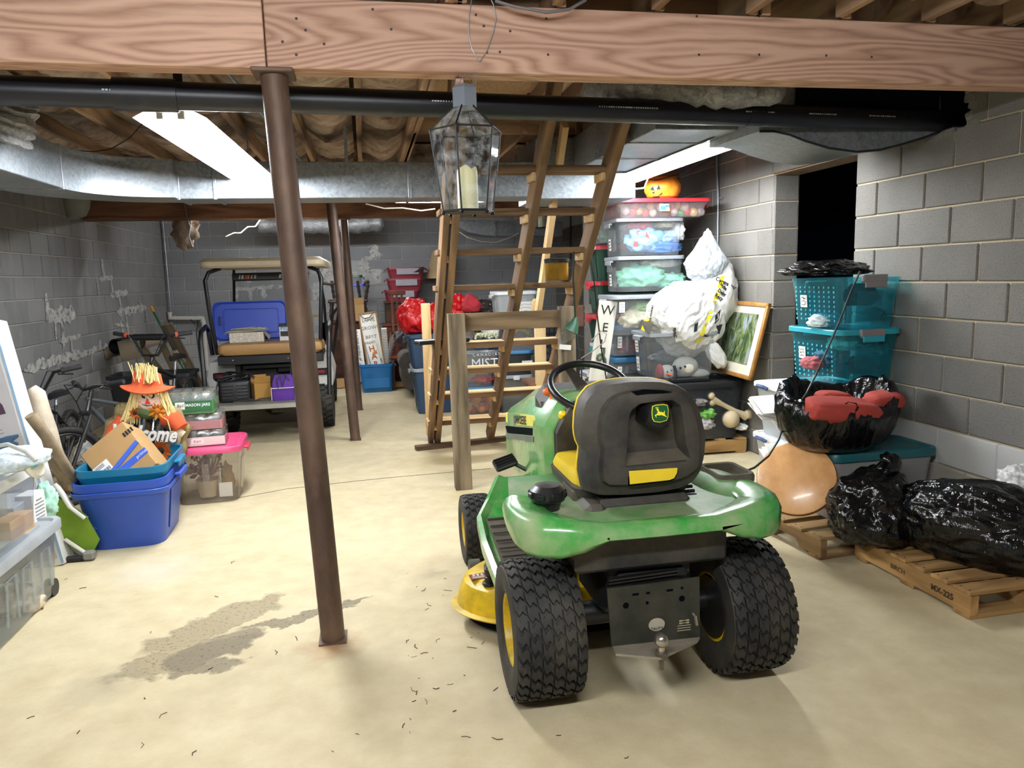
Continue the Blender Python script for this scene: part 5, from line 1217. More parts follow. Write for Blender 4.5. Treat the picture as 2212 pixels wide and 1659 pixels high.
def stick_on(objs, px, py, off=.004, back=1.):
    """the point where the line of sight through a pixel meets a surface built before"""
    bpy.context.view_layer.update(); o_ = Vector((0, 0, CAMH)); d = ray(px, py).normalized(); best = None
    for ob in objs:
        mi = ob.matrix_world.inverted(); lo = mi @ o_; ld = (mi.to_3x3() @ d).normalized()
        hit, loc, nor, _ = ob.ray_cast(lo, ld)
        if hit:
            wl_ = ob.matrix_world @ loc; wn = (ob.matrix_world.to_3x3().inverted().transposed() @ nor).normalized()
            if best is None or (wl_-o_).length < (best[0]-o_).length: best = (wl_, wn)
    return (best[0]+best[1]*off, best[1]) if best else (A(px, py, 5.7), Vector((0, -1, 0)))
cbs = [x for x in COL.objects if x.name.startswith(('contractor_bag', 'upper_fold', 'corner'))]
def patch(parent, objs, name, quads, mat):
    g = G()
    for q in quads:
        ps = [stick_on(objs, x, y)[0] for x, y in q]; g.b.faces.new([g.b.verts.new(p) for p in ps])
    o = obj(name, g, mat, flat=True); local(o, parent); return o
stripe = [(1557, 597), (1549, 625), (1540, 650), (1530, 680), (1518, 705), (1510, 728), (1500, 745)]
patch(cb, cbs, 'yellow_stripe', [[(x0, y0), (x0+9, y0), (x1+9, y1-4), (x1, y1-4)] for (x0, y0), (x1, y1) in zip(stripe, stripe[1:])], YEL)
patch(cb, cbs, 'dark_patch', [[(1386, 690), (1412, 700), (1404, 722), (1378, 708)]], M('patch_grey', '#4c4a45', .7)); patch(cb, cbs, 'yellow_mark', [[(1392, 690), (1405, 690), (1400, 700), (1390, 698)], [(1388, 702), (1398, 706), (1394, 716), (1384, 712)]], YEL)
def letters(s, px, py, size, ang, font=INK, **k):
    p, n_ = stick_on(cbs, px, py, .006); x = (_R*math.cos(ang)+_U*math.sin(ang)); x = (x-n_*x.dot(n_)).normalized(); y = n_.cross(x)
    o = text('lettering', s, size, font, None, p, Matrix((x, y, n_)).transposed(), .001, **k); local(o, cb)
for s, px, py in (('Contractor', 1568, 612), ('Landscape', 1565, 622), ('Debris', 1561, 634), ('Recycle', 1557, 645)): letters(s, px, py, .045, -.45, bold=.001)
letters('r Bag', 1458, 713, .055, -1.1, bold=.001); letters('conti', 1408, 675, .06, .45, bold=.001); letters('SOLVE', 1440, 665, .03, 1.0); letters('TRIX', 1525, 725, .03, -.4, bold=.001)
[patch(cb, cbs, 'printed_shape', [q_], INK) for q_ in ([[(1545, 680), (1556, 668), (1552, 690), (1543, 700)], [(1547, 703), (1560, 700), (1553, 722), (1545, 718)], [(1500, 700), (1508, 695), (1505, 715), (1498, 718)]][:1], [[(1547, 703), (1560, 700), (1553, 722), (1545, 718)]], [[(1500, 700), (1508, 695), (1505, 715), (1498, 718)]]) for q_ in q_]
# ---- stack of clear totes with the bauble tray and the pumpkin
Yt = 6.15
def stk(label, px0, px1, ytop, ybot, mat, lid, D=.42, Y=Yt, **k):
    """tote whose front face fills px0..px1 x ytop..ybot at depth Y"""
    a, b, c = A(px0, ybot, Y), A(px1, ybot, Y), A((px0+px1)/2, ytop, Y); L = (b.x-a.x); H = c.z-(a.z+b.z)/2
    return tote('storage_tote', label, 'tote', ((a.x+b.x)/2, Y+D/2, (a.z+b.z)/2), 0, (L/1.02, D, H), mat, lid, **k)
CL2 = clear('clear_tub', '#e4eaee', .16, .15)
tt0 = stk('clear tote with grey lid fourth from the top of the tall stack', 1325, 1475, 640, 722, CL2, GREYP, taper=.92, ribs=0, lidh=.035, handles=GREYP, stick=[('f', -.24, .24, .05, .09, 0)])
tt1 = stk('clear tote of mint green fabric third from the top of the tall stack', 1339, 1478, 556, 629, CL2, GREYP, taper=.95, ribs=0, handles=GREYP, stick=[('l', .05, .1, .06, .1, 0)])
tt2 = stk('clear tote of blue printed fabric second from the top of the tall stack', 1337, 1476, 474, 551, CL2, GREYP, taper=.94, ribs=0, handles=GREYP, stick=[('l', .05, .1, .06, .1, 0)])
REDL = M('red_lid', '#c22f3a', .35); PKC = clear('pink_clear', '#f0dfe0', .22, .2)
tray = stk('shallow red lidded tray of christmas baubles on top of the tall stack', 1326, 1536, 432, 468, PKC, REDL, D=.46, Y=6.08, taper=.86, ribs=0, lidh=.03)
bl_ = obj('price_sticker', G().box((0, 0, 0), (.085, .0015, .06)), PAPER, tray, (.01, -.237, .075), (-.2, 0, 0)); obj('sticker_print', G().box((-.012, -.0012, -.006), (.05, .001, .035)).box((.025, -.0012, .012), (.03, .001, .02)), M('print_blue', '#3b74b8', .6), bl_)
random.seed(31); BC = ['#c8c8cc', '#b8222c', '#d9b26a', '#c9303a', '#e2d8c8', '#cc9a4a', '#d4d4d8', '#2f8a4c', '#cc2430', '#d8c080']
for i, px in enumerate([1352, 1366, 1380, 1394, 1410, 1440, 1455, 1470, 1484, 1498, 1514, 1372, 1404, 1450, 1478, 1462, 1428]):
    py = 459 if i < 11 else 446; r = .034+.006*random.random(); col = BC[i % 10]
    obj('bauble', G().sphere(A(px, py+random.uniform(-3, 2), 6.24), r, 16, 12), M('bauble_'+col[1:], col, .25, .2, var=.1), label='%s bauble, %s from the %s end, %s row of the red lidded tray' % (CLRN[col[1:]], NTH[i if i < 6 else (10-i if i < 11 else (i-11 if i < 14 else 16-i))], 'left' if i < 6 or 10 < i < 14 else 'right', 'lower' if i < 11 else 'upper'), cat='ornament', group='baubles in the red lidded tray')
for lb, px, py, r, col, sd in (('mint green fabric filling the left of the third tote', 1385, 598, (.20, .1, .11), '#8fd3b4', 1), ('mint green fabric at the bottom right of the third tote', 1450, 608, (.13, .1, .07), '#93d8ba', 2), ('white and red printed cloth at the top of the third tote', 1425, 568, (.16, .08, .05), '#d5cfc8', 3), ('dark red garland in the middle of the third tote', 1420, 590, (.06, .04, .06), '#9a2f3a', 4),
        ('light blue printed fabric in the second tote', 1390, 520, (.16, .09, .12), '#8fc0e2', 5), ('royal blue printed fabric at the bottom of the second tote', 1430, 535, (.17, .08, .06), '#3f78c4', 6), ('red plush at the top of the second tote', 1380, 487, (.11, .08, .05), '#b03040', 7), ('cream plush at the top right of the second tote', 1435, 484, (.08, .07, .04), '#dcc9a2', 8), ('white fluff at the right of the second tote', 1464, 500, (.05, .08, .10), '#d8d8da', 9), ('blue striped fabric at the right of the second tote', 1448, 512, (.09, .07, .06), '#a9c4dd', 10),
        ('lime green craft bits in the fourth tote', 1388, 662, (.09, .08, .05), '#a7cf8f', 11), ('cream craft bits filling the fourth tote', 1375, 690, (.15, .1, .09), '#d9d0b4', 12), ('white craft bundle at the right of the fourth tote', 1430, 670, (.11, .09, .06), '#d6c9b8', 13)):
    cloth('fabric_bundle', lb, A(px, py, Yt+.13), r, 80+sd, col, 'fabric inside the tall stack of totes')
PAT = M('print_red', '#c03a40', .8)
o = [x for x in COL.objects if x.get('label', '').startswith('light blue printed')][0]
[patch(o, [o], 'printed_shape', [q_], PAT) for q_ in ([(1395, 500), (1403, 502), (1402, 515), (1394, 512)], [(1367, 522), (1378, 521), (1378, 534), (1368, 533)], [(1400, 525), (1406, 527), (1404, 533), (1399, 531)], [(1376, 498), (1384, 500), (1380, 508), (1375, 505)])]
# pumpkin bucket
pc = A(1431, 431, 6.25); g = G(); n = 48; rr = []
for r, z in ((.085, 0), (.125, .02), (.150, .07), (.150, .12), (.125, .165), (.105, .185), (.095, .185), (.09, .15)):
    rr.append([Vector((r*(1+.035*abs(math.cos(4*2*PI*j/n)))*math.cos(2*PI*j/n), .8*r*(1+.035*abs(math.cos(4*2*PI*j/n)))*math.sin(2*PI*j/n), z)) for j in range(n)])
g.rings(rr, True, True); pk = obj('pumpkin_bucket', g, M('pumpkin_orange', '#e07a1a', .4, var=.25, vs=7, dirt='#e8a83a', ds=8), None, pc, (0, 0, -.25), label='orange jack o lantern pumpkin bucket on the red lidded tray', cat='bucket')
face = [[(1404, 410), (1411, 402), (1414, 412)], [(1418, 410), (1423, 399), (1427, 409)], [(1408, 415), (1416, 413), (1412, 419)]]
patch(pk, [pk], 'carved_face', face, INK)
patch(pk, [pk], 'carved_mouth', [[(1396, 418), (1401, 424), (1403, 429), (1399, 427)], [(1401, 424), (1412, 424), (1412, 431), (1403, 429)], [(1412, 424), (1422, 423), (1424, 428), (1412, 431)], [(1422, 423), (1430, 415), (1431, 418), (1424, 428)]], M('carved_dark', '#3a1c10', .7))
obj('handle', G().tube([(-.13, -.07, .16), (-.05, -.13, .15), (.06, -.12, .18), (.13, -.03, .20)], .004, 6), INK, pk)
# ---- second row: dark green totes, blue lidded bins, white bins
DG = M('tote_green', '#123e30', .4, var=.08)
for i, (y0, y1, lb) in enumerate(((533, 610, 'topmost of three dark green totes with red lids behind the tall stack'), (610, 677, 'middle of three dark green totes with red lids behind the tall stack'), (683, 741, 'lowest of three dark green totes with red lids behind the tall stack'))):
    stk(lb, 1292, 1400, y0, y1, DG, REDL, D=.40, Y=6.75, taper=.84, ribs=2, lidh=.04, handles=REDL, group='dark green totes with red lids', stick=[('f', -.13, .13, .05, .06, 0)])
stk('clear lidless tote of pale green tissue on the green totes', 1300, 1400, 458, 524, CLR, None, D=.4, Y=6.75, taper=.92, ribs=2)
cloth('tissue', 'pale green tissue bundle in the clear tote on the green totes', A(1320, 508, 6.9), (.12, .1, .09), 95, '#a9cdb4')
BLL = M('blue_lid', '#2a5f86', .4)
for i, (y0, y1, lb) in enumerate(((708, 768, 'upper clear tote with blue lid and red bits left of the snowman tote'), (777, 832, 'lower clear tote with blue lid left of the snowman tote'))):
    stk(lb, 1325, 1385, y0, y1, CLR, BLL, D=.34, Y=6.3, taper=.92, ribs=1, lidh=.04, handles=BLL, group='small clear totes with blue lids', stick=[('f', -.07, .12, .04, .1, 0)])
    cloth('bundle', ('red glitter bits in the upper blue lidded tote', 'green and red bits in the lower blue lidded tote')[i], A(1358, (y0+y1)/2+12, 6.42), (.09, .08, .07), 97+i, ('#8a3540', '#5c6a52')[i])
stk('pale clear tote with white lid below the green totes', 1298, 1332, 748, 806, FROST, WHP, D=.34, Y=6.72, taper=.9, ribs=1, handles=M('teal_grip', '#1f8f8a', .4), stick=[('f', .0, .1, .05, .06, 0)])
stk('clear bin with white lid on the floor behind the steering wheel', 1280, 1336, 812, 880, FROST, WHP, D=.4, Y=6.55, taper=.9, ribs=0, latch=GREYP)
g = G().box((0, 0, 0), (.9, .6, .1)); 
# wood slab carrying the totes row
o = thing('low_platform', 'dark wooden platform under the row of totes behind the steering wheel', 'platform', (2.05, 6.98, 0)); obj('plank_top', G().box((0, 0, .50), (1.15, .5, .03)), MATS['beam_fir_dark'], o)
for x in (-.5, 0, .5):
    for y in (-.2, .2): obj('leg', G().box((x, y, .243), (.06, .06, .485)), MATS['beam_fir_dark'], o)
# leaning W E sign
a, b = A(1268, 785, 6.3), A(1283, 655, 6.5); ux = Vector((1, .05, 0)).normalized(); 
t = thing('porch_sign', 'tall white wooden porch sign lettered WELCOME leaning behind the stairs', 'sign', (A(1262, 800, 6.35).x+.03, 6.35, .0))
SW = wood('whitewashed_board', '#b9b5a8', '#e3e0d6', .8, 6, 'Z', .2, knots=False); zt_ = 1.30
tl_ = (.12, .115, 0); obj('board', G().box((0, 0, zt_/2), (.16, .022, zt_), bev=.003), SW, t, (0, 0, 0), tl_)
for ch, z, s in (('W', 1.22, .12), ('E', 1.07, .11), ('L', .92, .12)): text('lettering', ch, s, INK, t, Vector((0, 0, 0))+(Euler(tl_).to_matrix() @ Vector((0, -.013, z))), (PI/2+.12, .115, 0), .001)
pts = [(.0+.05*math.cos(a_)*(1-.06*i), -.015, .74+.075*math.sin(a_)*(1-.06*i)+.012*i) for i, a_ in enumerate([PI*.2*k for k in range(12)])]
obj('wreath_swirl', G().tube([Euler(tl_).to_matrix() @ Vector(p) for p in pts], .012, 6), M('swirl_green', '#4a5a4a', .8), t)
o = obj('brown_case', G().box((0, 0, 0), (.10, .05, .21), bev=.012), M('brown_leather', '#5a3a28', .6, var=.2), None, A(1251, 683, 6.9), (0, 0, 0), label='small brown case hanging behind the wooden newel', cat='case'); obj('clasp', G().box((.045, -.027, .05), (.008, .006, .02)).box((.045, -.027, -.05), (.008, .006, .02)), STEEL, o)
# ================================================================ STAIRS AND WHAT STANDS BEHIND THEM
TRD = wood('weathered_lumber', '#503f31', '#876b50', .8, 8, 'X', .4, stain='#46352a'); TRP = wood('fresh_pine', '#b08a58', '#e0c596', .75, 7, 'X', .2, knots=False); GRW = wood('grey_weathered', '#51463a', '#8f8069', .9, 14, 'X', .6, stain='#3f362c')
st = thing('stairs', 'open wooden basement stairs of three stringers and board treads', 'stairs', (1.03, 6.7, 0))
def sb(*a, **k): o = board(*a, **k); local(o, st); return o
def sz(Y): return .04+(6.72-Y)*2.31/2.42
for x, w_ in ((.515, .042), (.575, .048), (1.065, .05), (1.50, .05)):
    sb('stringer', (x, 6.78, .03), (x, 4.02, sz(4.02)), w_, .15, TRD, up=(0, 1, 1))
for i, Y in enumerate((4.53, 4.77, 5.02, 5.27, 5.73, 5.97, 6.22, 6.51)):
    z = sz(Y)+.02; m = TRD if i < 4 else TRP
    o = sb('tread', (.475, Y+.06, z), (1.535, Y+.06, z), .19, .036, TRP if i >= 4 else TRD)
    if i >= 4: sb('riser_edge', (.48, Y-.042, z-.004), (1.53, Y-.042, z-.004), .012, .042, TRD)
    for x in (.545, 1.035, 1.47): sb('cleat', (x, Y-.02, z-.045), (x, Y+.15, z-.045), .03, .05, TRP)
sb('header', (.40, 4.12, 2.42), (2.1, 4.12, 2.42), .04, .10, TRD); 
sb('sole_plate', F(898, 968, .02), F(1100, 946, .02), .09, .04, TRD)
a, b = A(1160, 690, 6.62), A(1220, 268, 5.35); sb('handrail', a, b, .045, .09, TRP, up=(0, 1, 1))
p = A(1166, 700, 6.75); sb('newel', (p.x, 6.75, .0), (p.x, 6.75, A(1166, 690, 6.75).z), .10, .05, TRP, up=(0, 1, 0)); sb('finial', A(1157, 690, 6.7), A(1157, 645, 6.7), .065, .065, TRP, up=(0, 1, 0), bev=.02)
o = sb('side_panel', (A(931, 940, 6.95).x, 6.95, .06), (A(931, 940, 6.95).x, 6.95, A(931, 655, 6.95).z), .085, .03, TRP, up=(0, 1, 0))
pf = thing('prop_frame', 'grey weathered post and rail frame propping the stairs in front', 'frame', (1.0, 5.26, 0))
def pb(*a, **k): o = board(*a, **k); local(o, pf)
zt = A(990, 680, 5.26).z
pb('post', (.625, 5.26, 0), (.615, 5.26, zt+.01), .095, .12, GRW, up=(1, 0, 0)); q = A(1223, 662, 5.26); pb('post', (q.x, 5.26, 0), (q.x, 5.26, q.z), .095, .11, GRW, up=(1, 0, 0))
pb('rail', (.665, 5.27, zt-.055), (q.x-.055, 5.27, q.z-.085), .04, .125, wood('rail_wood', '#63523f', '#937c5f', .85, 9, 'X', .4)); 
# filter on a tread, trouble light and cords
fy = 5.33; c = A(1203, 611, fy); zf = sz(5.27)+.04; c.z = zf
t = thing('filter_cartridge', 'yellow pleated filter cartridge standing on a stair tread', 'filter', c)
g = G(); n = 96; rr = [[Vector(((.084 if j % 2 else .076)*math.cos(2*PI*j/n), (.084 if j % 2 else .076)*math.sin(2*PI*j/n), z)) for j in range(n)] for z in (.012, .145)]
obj('pleats', g.rings(rr), M('filter_yellow', '#a8822a', .8, var=.3, vs=8), t, flat=True); obj('top_ring', G().lathe([(.09, .14), (.092, .165), (.07, .172), (.06, .16)], 32), MB2, t); obj('bottom_ring', G().lathe([(.085, 0), (.086, .012), (.0, .012)], 32), STEEL, t)
Yc = 5.18; t = thing('work_light', 'green caged work light hanging on a cord beside the right prop post', 'lamp', A(1243, 690, Yc)); o0 = t.location
obj('socket', G().tube([A(1244, 684, Yc)-o0, A(1240, 700, Yc)-o0, A(1232, 716, Yc)-o0], [.012, .035, .06], 12), M('hood_green', '#1f4a36', .5), t)
obj('guard', G().tube([A(1232, 716, Yc)-o0, A(1210, 742, Yc)-o0], [.062, .02], 12, caps=False), clear('guard_clear', '#d8dcd8', .12, .1), t)
obj('tag', G().box(A(1221, 750, Yc-.06)-o0, (.085, .002, .035), rot=(0, .12, 0)), PAPER, t)
cd_ = [A(1240, 545, 4.95), A(1238, 600, 5.05), A(1243, 690, Yc)]
obj('cord', G().tube([p-o0 for p in cd_], .007, 6), CORD, t); obj('tail_cord', G().tube([A(1244, 716, Yc)-o0, A(1251, 760, Yc)-o0, A(1256, 800, Yc)-o0, A(1258, 850, Yc)-o0], .006, 6), CORD, t)
obj('power_cable', G().tube([A(1276, 558, 5.0), A(1283, 600, 5.3), A(1290, 680, 5.6), A(1300, 760, 5.8), A(1310, 820, 5.9), A(1318, 870, 6.0)], .006, 6), MATS['black_cable'], label='black cord hanging from the right stringer past the white sign', cat='cord')
obj('loop_wire', G().tube([A(1222, 772, 5.6), A(1240, 784, 5.6), A(1262, 770, 5.6), A(1285, 755, 5.6), A(1306, 738, 5.6), A(1310, 722, 5.6), A(1298, 715, 5.6), A(1278, 735, 5.6)], .004, 5), WIRE, label='grey wire looping in front of the white sign', cat='wire')
# long black case lying on a tread
zc = sz(5.73)+.04; p, q = A(899, 752, 5.62), A(1010, 748, 5.78); p.z = q.z = zc+.02
t = thing('tool_case', 'long black and white tool case lying across a stair tread', 'case', (p+q)/2, math.atan2((q-p).y, (q-p).x)); L = (q-p).length
obj('shell', G().box((0, 0, -.005), (L, .10, .03), bev=.008), BLKP, t); obj('face', G().box((-.09, 0, .012), (L*.55, .09, .008), bev=.003), WHP, t); obj('slot', G().box((-.10, -.0, .017), (.14, .02, .003)), BLKP, t)
# ---------------- totes behind the stairs
BLD = M('navy_tote', '#27405e', .45, var=.08); BLB = M('bright_blue', '#1f74b8', .4, var=.06); GRL = M('grey_lid', '#9a9fa4', .45); LBL = M('sky_lid', '#3a78a8', .4)
def stack(items, Y, D, zb=0.):
    """(label, px0, px1, ytop, mat, lid, kw) from the floor up; returns the tote things"""
    z = zb; out_ = []
    for (lb, x0, x1, yt, mt, ld, kw) in items:
        a, b = A(x0, yt, Y), A(x1, yt, Y); h = max(.06, (a.z+b.z)/2-z); lh = .035 if ld else .0
        out_.append(tote('storage_tote', lb, 'tote', ((a.x+b.x)/2, Y+D/2, z), 0, ((b.x-a.x)/1.02, D, h-lh*.5), mt, ld, lidh=.035, **kw)); z += h
    return out_
nv = stack([('lower navy tote with pale lid left of the stairs', 893, 985, 795, BLD, GRL, dict(taper=.84, ribs=2)), ('upper navy tote under the red bags left of the stairs', 881, 978, 722, BLD, BLD, dict(taper=.84, ribs=2))], 8.35, .62)
c1_ = stack([('clear tote of orange fruit with blue lid lowest behind the stairs', 1003, 1078, 836, CL2, LBL, dict(taper=.9, ribs=0)), ('shallow clear tote of red cloth above the orange fruit', 1008, 1066, 806, CL2, None, dict(taper=.92, ribs=0)),
         ('clear tote printed with large white letters behind the stairs', 996, 1078, 757, CLR, CLR, dict(taper=.92, ribs=0))], 8.0, .42)
mist = c1_[2]; dm = A(1047, 786, 7.985)-mist.location
text('lettering', 'MIST', .15, WHP, mist, dm, (PI/2, 0, 0), .001, sx=.95); text('lettering', 'CANADIAN', .045, WHP, mist, dm+Vector((.03, 0, .10)), (PI/2, 0, 0), .001, space=1.5)
random.seed(8)
for i in range(14): obj('faux_fruit', G().sphere(A(1012+(i % 7)*9.6, (882 if i < 7 else 862)+random.uniform(-3, 3), 8.16+.04*(i % 3)), .045, 12, 8), M(('fruit_orange', 'fruit_red', 'fruit_gold')[i % 3], ('#d87a1e', '#b8402a', '#d8a030')[i % 3], .5), label='%s artificial fruit, %s from the left of the %s row in the lowest tote' % (('orange', 'red', 'gold')[i % 3], NTH[i % 7], 'bottom' if i < 7 else 'upper'), cat='fruit', group='artificial fruit in the lowest tote')
cloth('red_bundle', 'red cloth in the shallow clear tote behind the stairs', A(1042, 820, 8.2), (.13, .12, .05), 120, '#b03a3a')
ztop = c1_[2].location.z
bx_ = A(1052, 745, 7.95); zz = A(1052, 757, 8.0).z+.02
t = thing('drinks_box', 'open blue printed drinks box full of pale packing behind the stairs', 'box', ((A(1027, 740, 8.1).x+A(1078, 740, 8.1).x)/2, 8.2, zz)); L = A(1078, 740, 8.1).x-A(1027, 740, 8.1).x; H = A(1050, 733, 8.1).z-zz
MBX = M('box_blue', '#1c3f6e', .6, var=.1); obj('carton_body', G().box((0, 0, H/2), (L, .26, H)), MBX, t); text('lettering', 'MIST', .105, WHP, t, (.01, -.132, H*.42), (PI/2, 0, 0), .001); text('lettering', 'CANADIAN', .03, WHP, t, (.02, -.132, H*.86), (PI/2, 0, 0), .001, space=1.4)
g = G(); random.seed(3)
for i in range(120): g.sphere((random.uniform(-L/2, L/2), random.uniform(-.13, .1), H+.01+random.random()*.05), .014, 6, 4)
obj('packing_bits', g, M('popcorn', '#d9dbb8', .9), t, kind='stuff')
stack([('small clear tote with green lid behind the left stringer', 996, 1026, 704, CL2, M('green_lid', '#1f8048', .4), dict(taper=.92, ribs=0, stick=[]))], 8.1, .3, zz)
blob('white_bag', A(1060, 712, 8.35), (.11, .1, .13), 50, BAGW, None, amp=.2, wr=.08, flat=.8, sub=4, label='white plastic bag bulging above the blue drinks box', cat='bag')
c2 = stack([('clear tote with grey lid and latch lowest right behind the stairs', 1080, 1150, 810, CLRG, GRL, dict(taper=.9, ribs=0, latch=WHP)), ('dark clear tote with blue lid second up behind the stairs', 1088, 1150, 757, DKG, LBL, dict(taper=.94, ribs=0, stick=[('f', .10, .1, .12, .11, 0)])),
            ('clear tote holding a coiled wreath behind the stairs', 1096, 1167, 693, CL2, WHP, dict(taper=.93, ribs=0)), ], 8.1, .45)
g = G().tube([A(1125+22*math.cos(a_), 725+10*math.sin(a_)-3*math.sin(a_*3), 8.3+.06*math.sin(a_)) for a_ in [2*PI*i/24 for i in range(24)]], .022, 8, closed=True); obj('coiled_wreath', g, M('wreath_tan', '#a8924e', .9, var=.3, vs=30), label='coiled tan wreath inside the clear tote behind the stairs', cat='wreath')
zz2 = A(1120, 693, 8.1).z+.012
stack([('pale clear tote with white lid and large label topmost behind the stairs', 1072, 1160, 629, FROST, WHP, dict(taper=.92, ribs=2, stick=[('f', .1, .12, .2, .15, 0)]))], 8.15, .42, zz2)
p = A(1188, 740, 8.3); t = thing('mesh_crate', 'black plastic mesh crate standing behind the pine newel', 'crate', (p.x, 8.45, 0), .0); zt2 = A(1188, 690, 8.3).z
obj('panel', G().box((0, 0, zt2/2), (.22, .30, zt2), bev=.01), BLKP, t); g = G()
for i in range(10):
    for j in range(4): g.box((-.085+j*.055, -.152, zt2-.05-i*.075), (.035, .006, .045))
obj('mesh_holes', g, M('mesh_grey', '#3c3d42', .5), t, kind='stuff')
# red bags and hats on the navy totes
zr = A(930, 720, 8.35).z
blob('red_bag', (A(897, 690, 8.5).x, 8.62, zr+.17), (.20, .20, .215), 60, BAGR, None, amp=.15, wr=.07, wf=5, flat=.8, sub=5, label='large round red plastic bag on the upper navy tote', cat='bag')
blob('red_bag', (A(944, 700, 8.5).x, 8.55, zr+.14), (.17, .18, .17), 61, BAGR, None, amp=.2, wr=.08, wf=5, flat=.8, sub=5, label='smaller red plastic bag beside the left stringer', cat='bag')
blob('red_bag', A(990, 668, 8.7), (.16, .15, .17), 62, BAGR, None, amp=.25, wr=.09, wf=5, flat=.8, sub=5, label='red plastic bag seen just right of the left stringer', cat='bag')
blob('clear_sack', A(1038, 668, 8.75), (.22, .14, .11), 63, film_mat('dark_clear_film', '#3d3533', .2, .7), None, amp=.2, wr=.08, flat=.8, sub=5, label='dark clear bag of greenery behind the stair treads', cat='bag'); blob('felt_hat', A(1018, 660, 8.5), (.11, .08, .10), 64, M('felt_red', '#a82a34', .9), None, amp=.15, wr=.05, flat=.7, sub=4, pinch=[(-.2, 0, 1, .8, .5)], label='red felt hat shape beside the dark clear bag', cat='hat')
for (px, py, r, lb, nm) in ((1000, 700, (.22, .2, .07), 'dark bundle filling the gap under the red bags', 'dark_bundle'),): cloth(nm, lb, A(px, py, 8.9), r, 130, '#2a2426')
# support shelf for the heap behind the stairs
t = thing('storage_shelf', 'low dark shelf carrying the heaped bags behind the stairs', 'shelf', (A(1020, 700, 8.95).x, 8.95, 0)); zs = A(1020, 716, 8.95).z
obj('top', G().box((0, 0, zs-.02), (.55, .45, .04)), MATS['beam_fir_dark'], t)
for x in (-.24, .24):
    for y in (-.19, .19): obj('leg', G().box((x, y, zs/2-.02), (.05, .05, zs-.04)), MATS['beam_fir_dark'], t)
# ---------------- far wall heap
Yw = 11.2
DKW = wood('dark_walnut', '#2a1a14', '#4d3226', .55, 8, 'X', .2, knots=False); MAH = wood('mahogany', '#3f1f16', '#6e3a26', .5, 8, 'Z', .2, knots=False)
def cabinet(label, x0, x1, ytop, Y, D, mat):
    a, b = A(x0, ytop, Y), A(x1, ytop, Y); t = thing('cabinet', label, 'cabinet', ((a.x+b.x)/2, Y+D/2, 0)); W_, H = b.x-a.x, (a.z+b.z)/2
    obj('carcass', G().box((0, 0, H/2), (W_, D, H-.02), bev=.004), mat, t); obj('top', G().box((0, -.01, H-.012), (W_+.03, D+.03, .025), bev=.006), mat, t)
    for s in (-1, 1):
        o = obj('door', G().box((s*W_/4, -D/2-.008, H*.42), (W_/2-.02, .016, H*.7), bev=.004), mat, t); obj('panel', G().box((s*W_/4, -D/2-.018, H*.42), (W_/2-.12, .008, H*.55), bev=.004), mat, o); obj('knob', G().sphere((s*.03, -D/2-.03, H*.45), .014, 10, 8), STEEL, o)
    return t
cabinet('dark wooden cabinet behind the blue tote of signs', 828, 905, 700, 10.85, .45, MAH)
tb = cabinet('tall dark cabinet under the maroon bins at the far wall', 832, 918, 651, 11.45, .45, DKW)
MRN = M('maroon_bin', '#7d2632', .4, var=.06); zz = A(875, 651, 11.45).z+.002
for i, (x0, x1, yt, lb) in enumerate(((830, 908, 626, 'lowest of three maroon window bins at the far wall'), (835, 915, 601, 'middle of three maroon window bins at the far wall'), (836, 919, 577, 'topmost of three maroon window bins with a cracked front'))):
    a, b = A(x0, yt, 11.4), A(x1, yt, 11.4); h = (a.z+b.z)/2-zz
    tt = tote('window_bin', lb, 'bin', ((a.x+b.x)/2, 11.65, zz), 0, ((b.x-a.x)/1.04, .4, h), MRN, None, taper=.88, ribs=0, group='maroon bins at the far wall', lip=.03); W_ = b.x-a.x
    o = obj('window', G().box((.02, -.208, h*.62), (W_*.58, .01, h*.55), rot=(-.12, 0, 0)), M('window_grey', '#8c8890', .5), tt)
    if i == 2: obj('crack', G().prism([(.0, 0), (.12, .0), (.14, .08)], .004, Matrix.Translation((.1, -.214, h*.5)) @ Matrix.Rotation(PI/2, 4, 'X')), INK, o)
    zz += h+.001
t = thing('floor_lamp', 'floor lamp with a beige shade at the far wall behind the stairs', 'lamp', (A(938, 600, 11.7).x+.08, 11.75, 0)); zl = A(938, 600, 11.7).z
obj('shade', G().lathe([(.21, zl-.01), (.09, zl+.40)], 28, None, False, False), M('shade_beige', '#a8916e', .9), t); obj('pole', G().tube([(0, 0, .02), (0, 0, zl+.3)], .014, 10), STEEL, t); obj('base', G().lathe([(.14, 0), (.14, .02), (.02, .035)], 24), STEEL, t)
t = thing('armchair', 'grey recliner arm showing left of the navy totes', 'chair', (A(905, 800, 9.6).x+.05, 9.9, 0)); GF = M('grey_fabric', '#5e5a57', .95, var=.2, vs=9, bmp=.3, bs=60); o0 = t.location
obj('seat', G().box((.15, .2, .25), (.55, .7, .36), bev=.06, seg=3), GF, t); q = A(876, 790, 9.5); g = G().rings([[Vector((-.18+x, -.3, .30+z)) for x, z in [(.10*math.cos(a_), .20*math.sin(a_)) for a_ in [2*PI*i/20 for i in range(20)]]], [Vector((-.18+x, .35, .30+z)) for x, z in [(.10*math.cos(a_), .20*math.sin(a_)) for a_ in [2*PI*i/20 for i in range(20)]]]]); obj('arm', g, GF, t); obj('arm_roll', G().tube([(-.18, -.33, .46), (-.18, .35, .46)], .12, 20), GF, t); obj('back', G().box((.15, .5, .5), (.6, .22, .6), bev=.08, seg=3), GF, t)
cloth('dark_coat', 'grey coat slumped over the recliner', A(882, 728, 9.6), (.16, .14, .15), 140, '#4c484a')
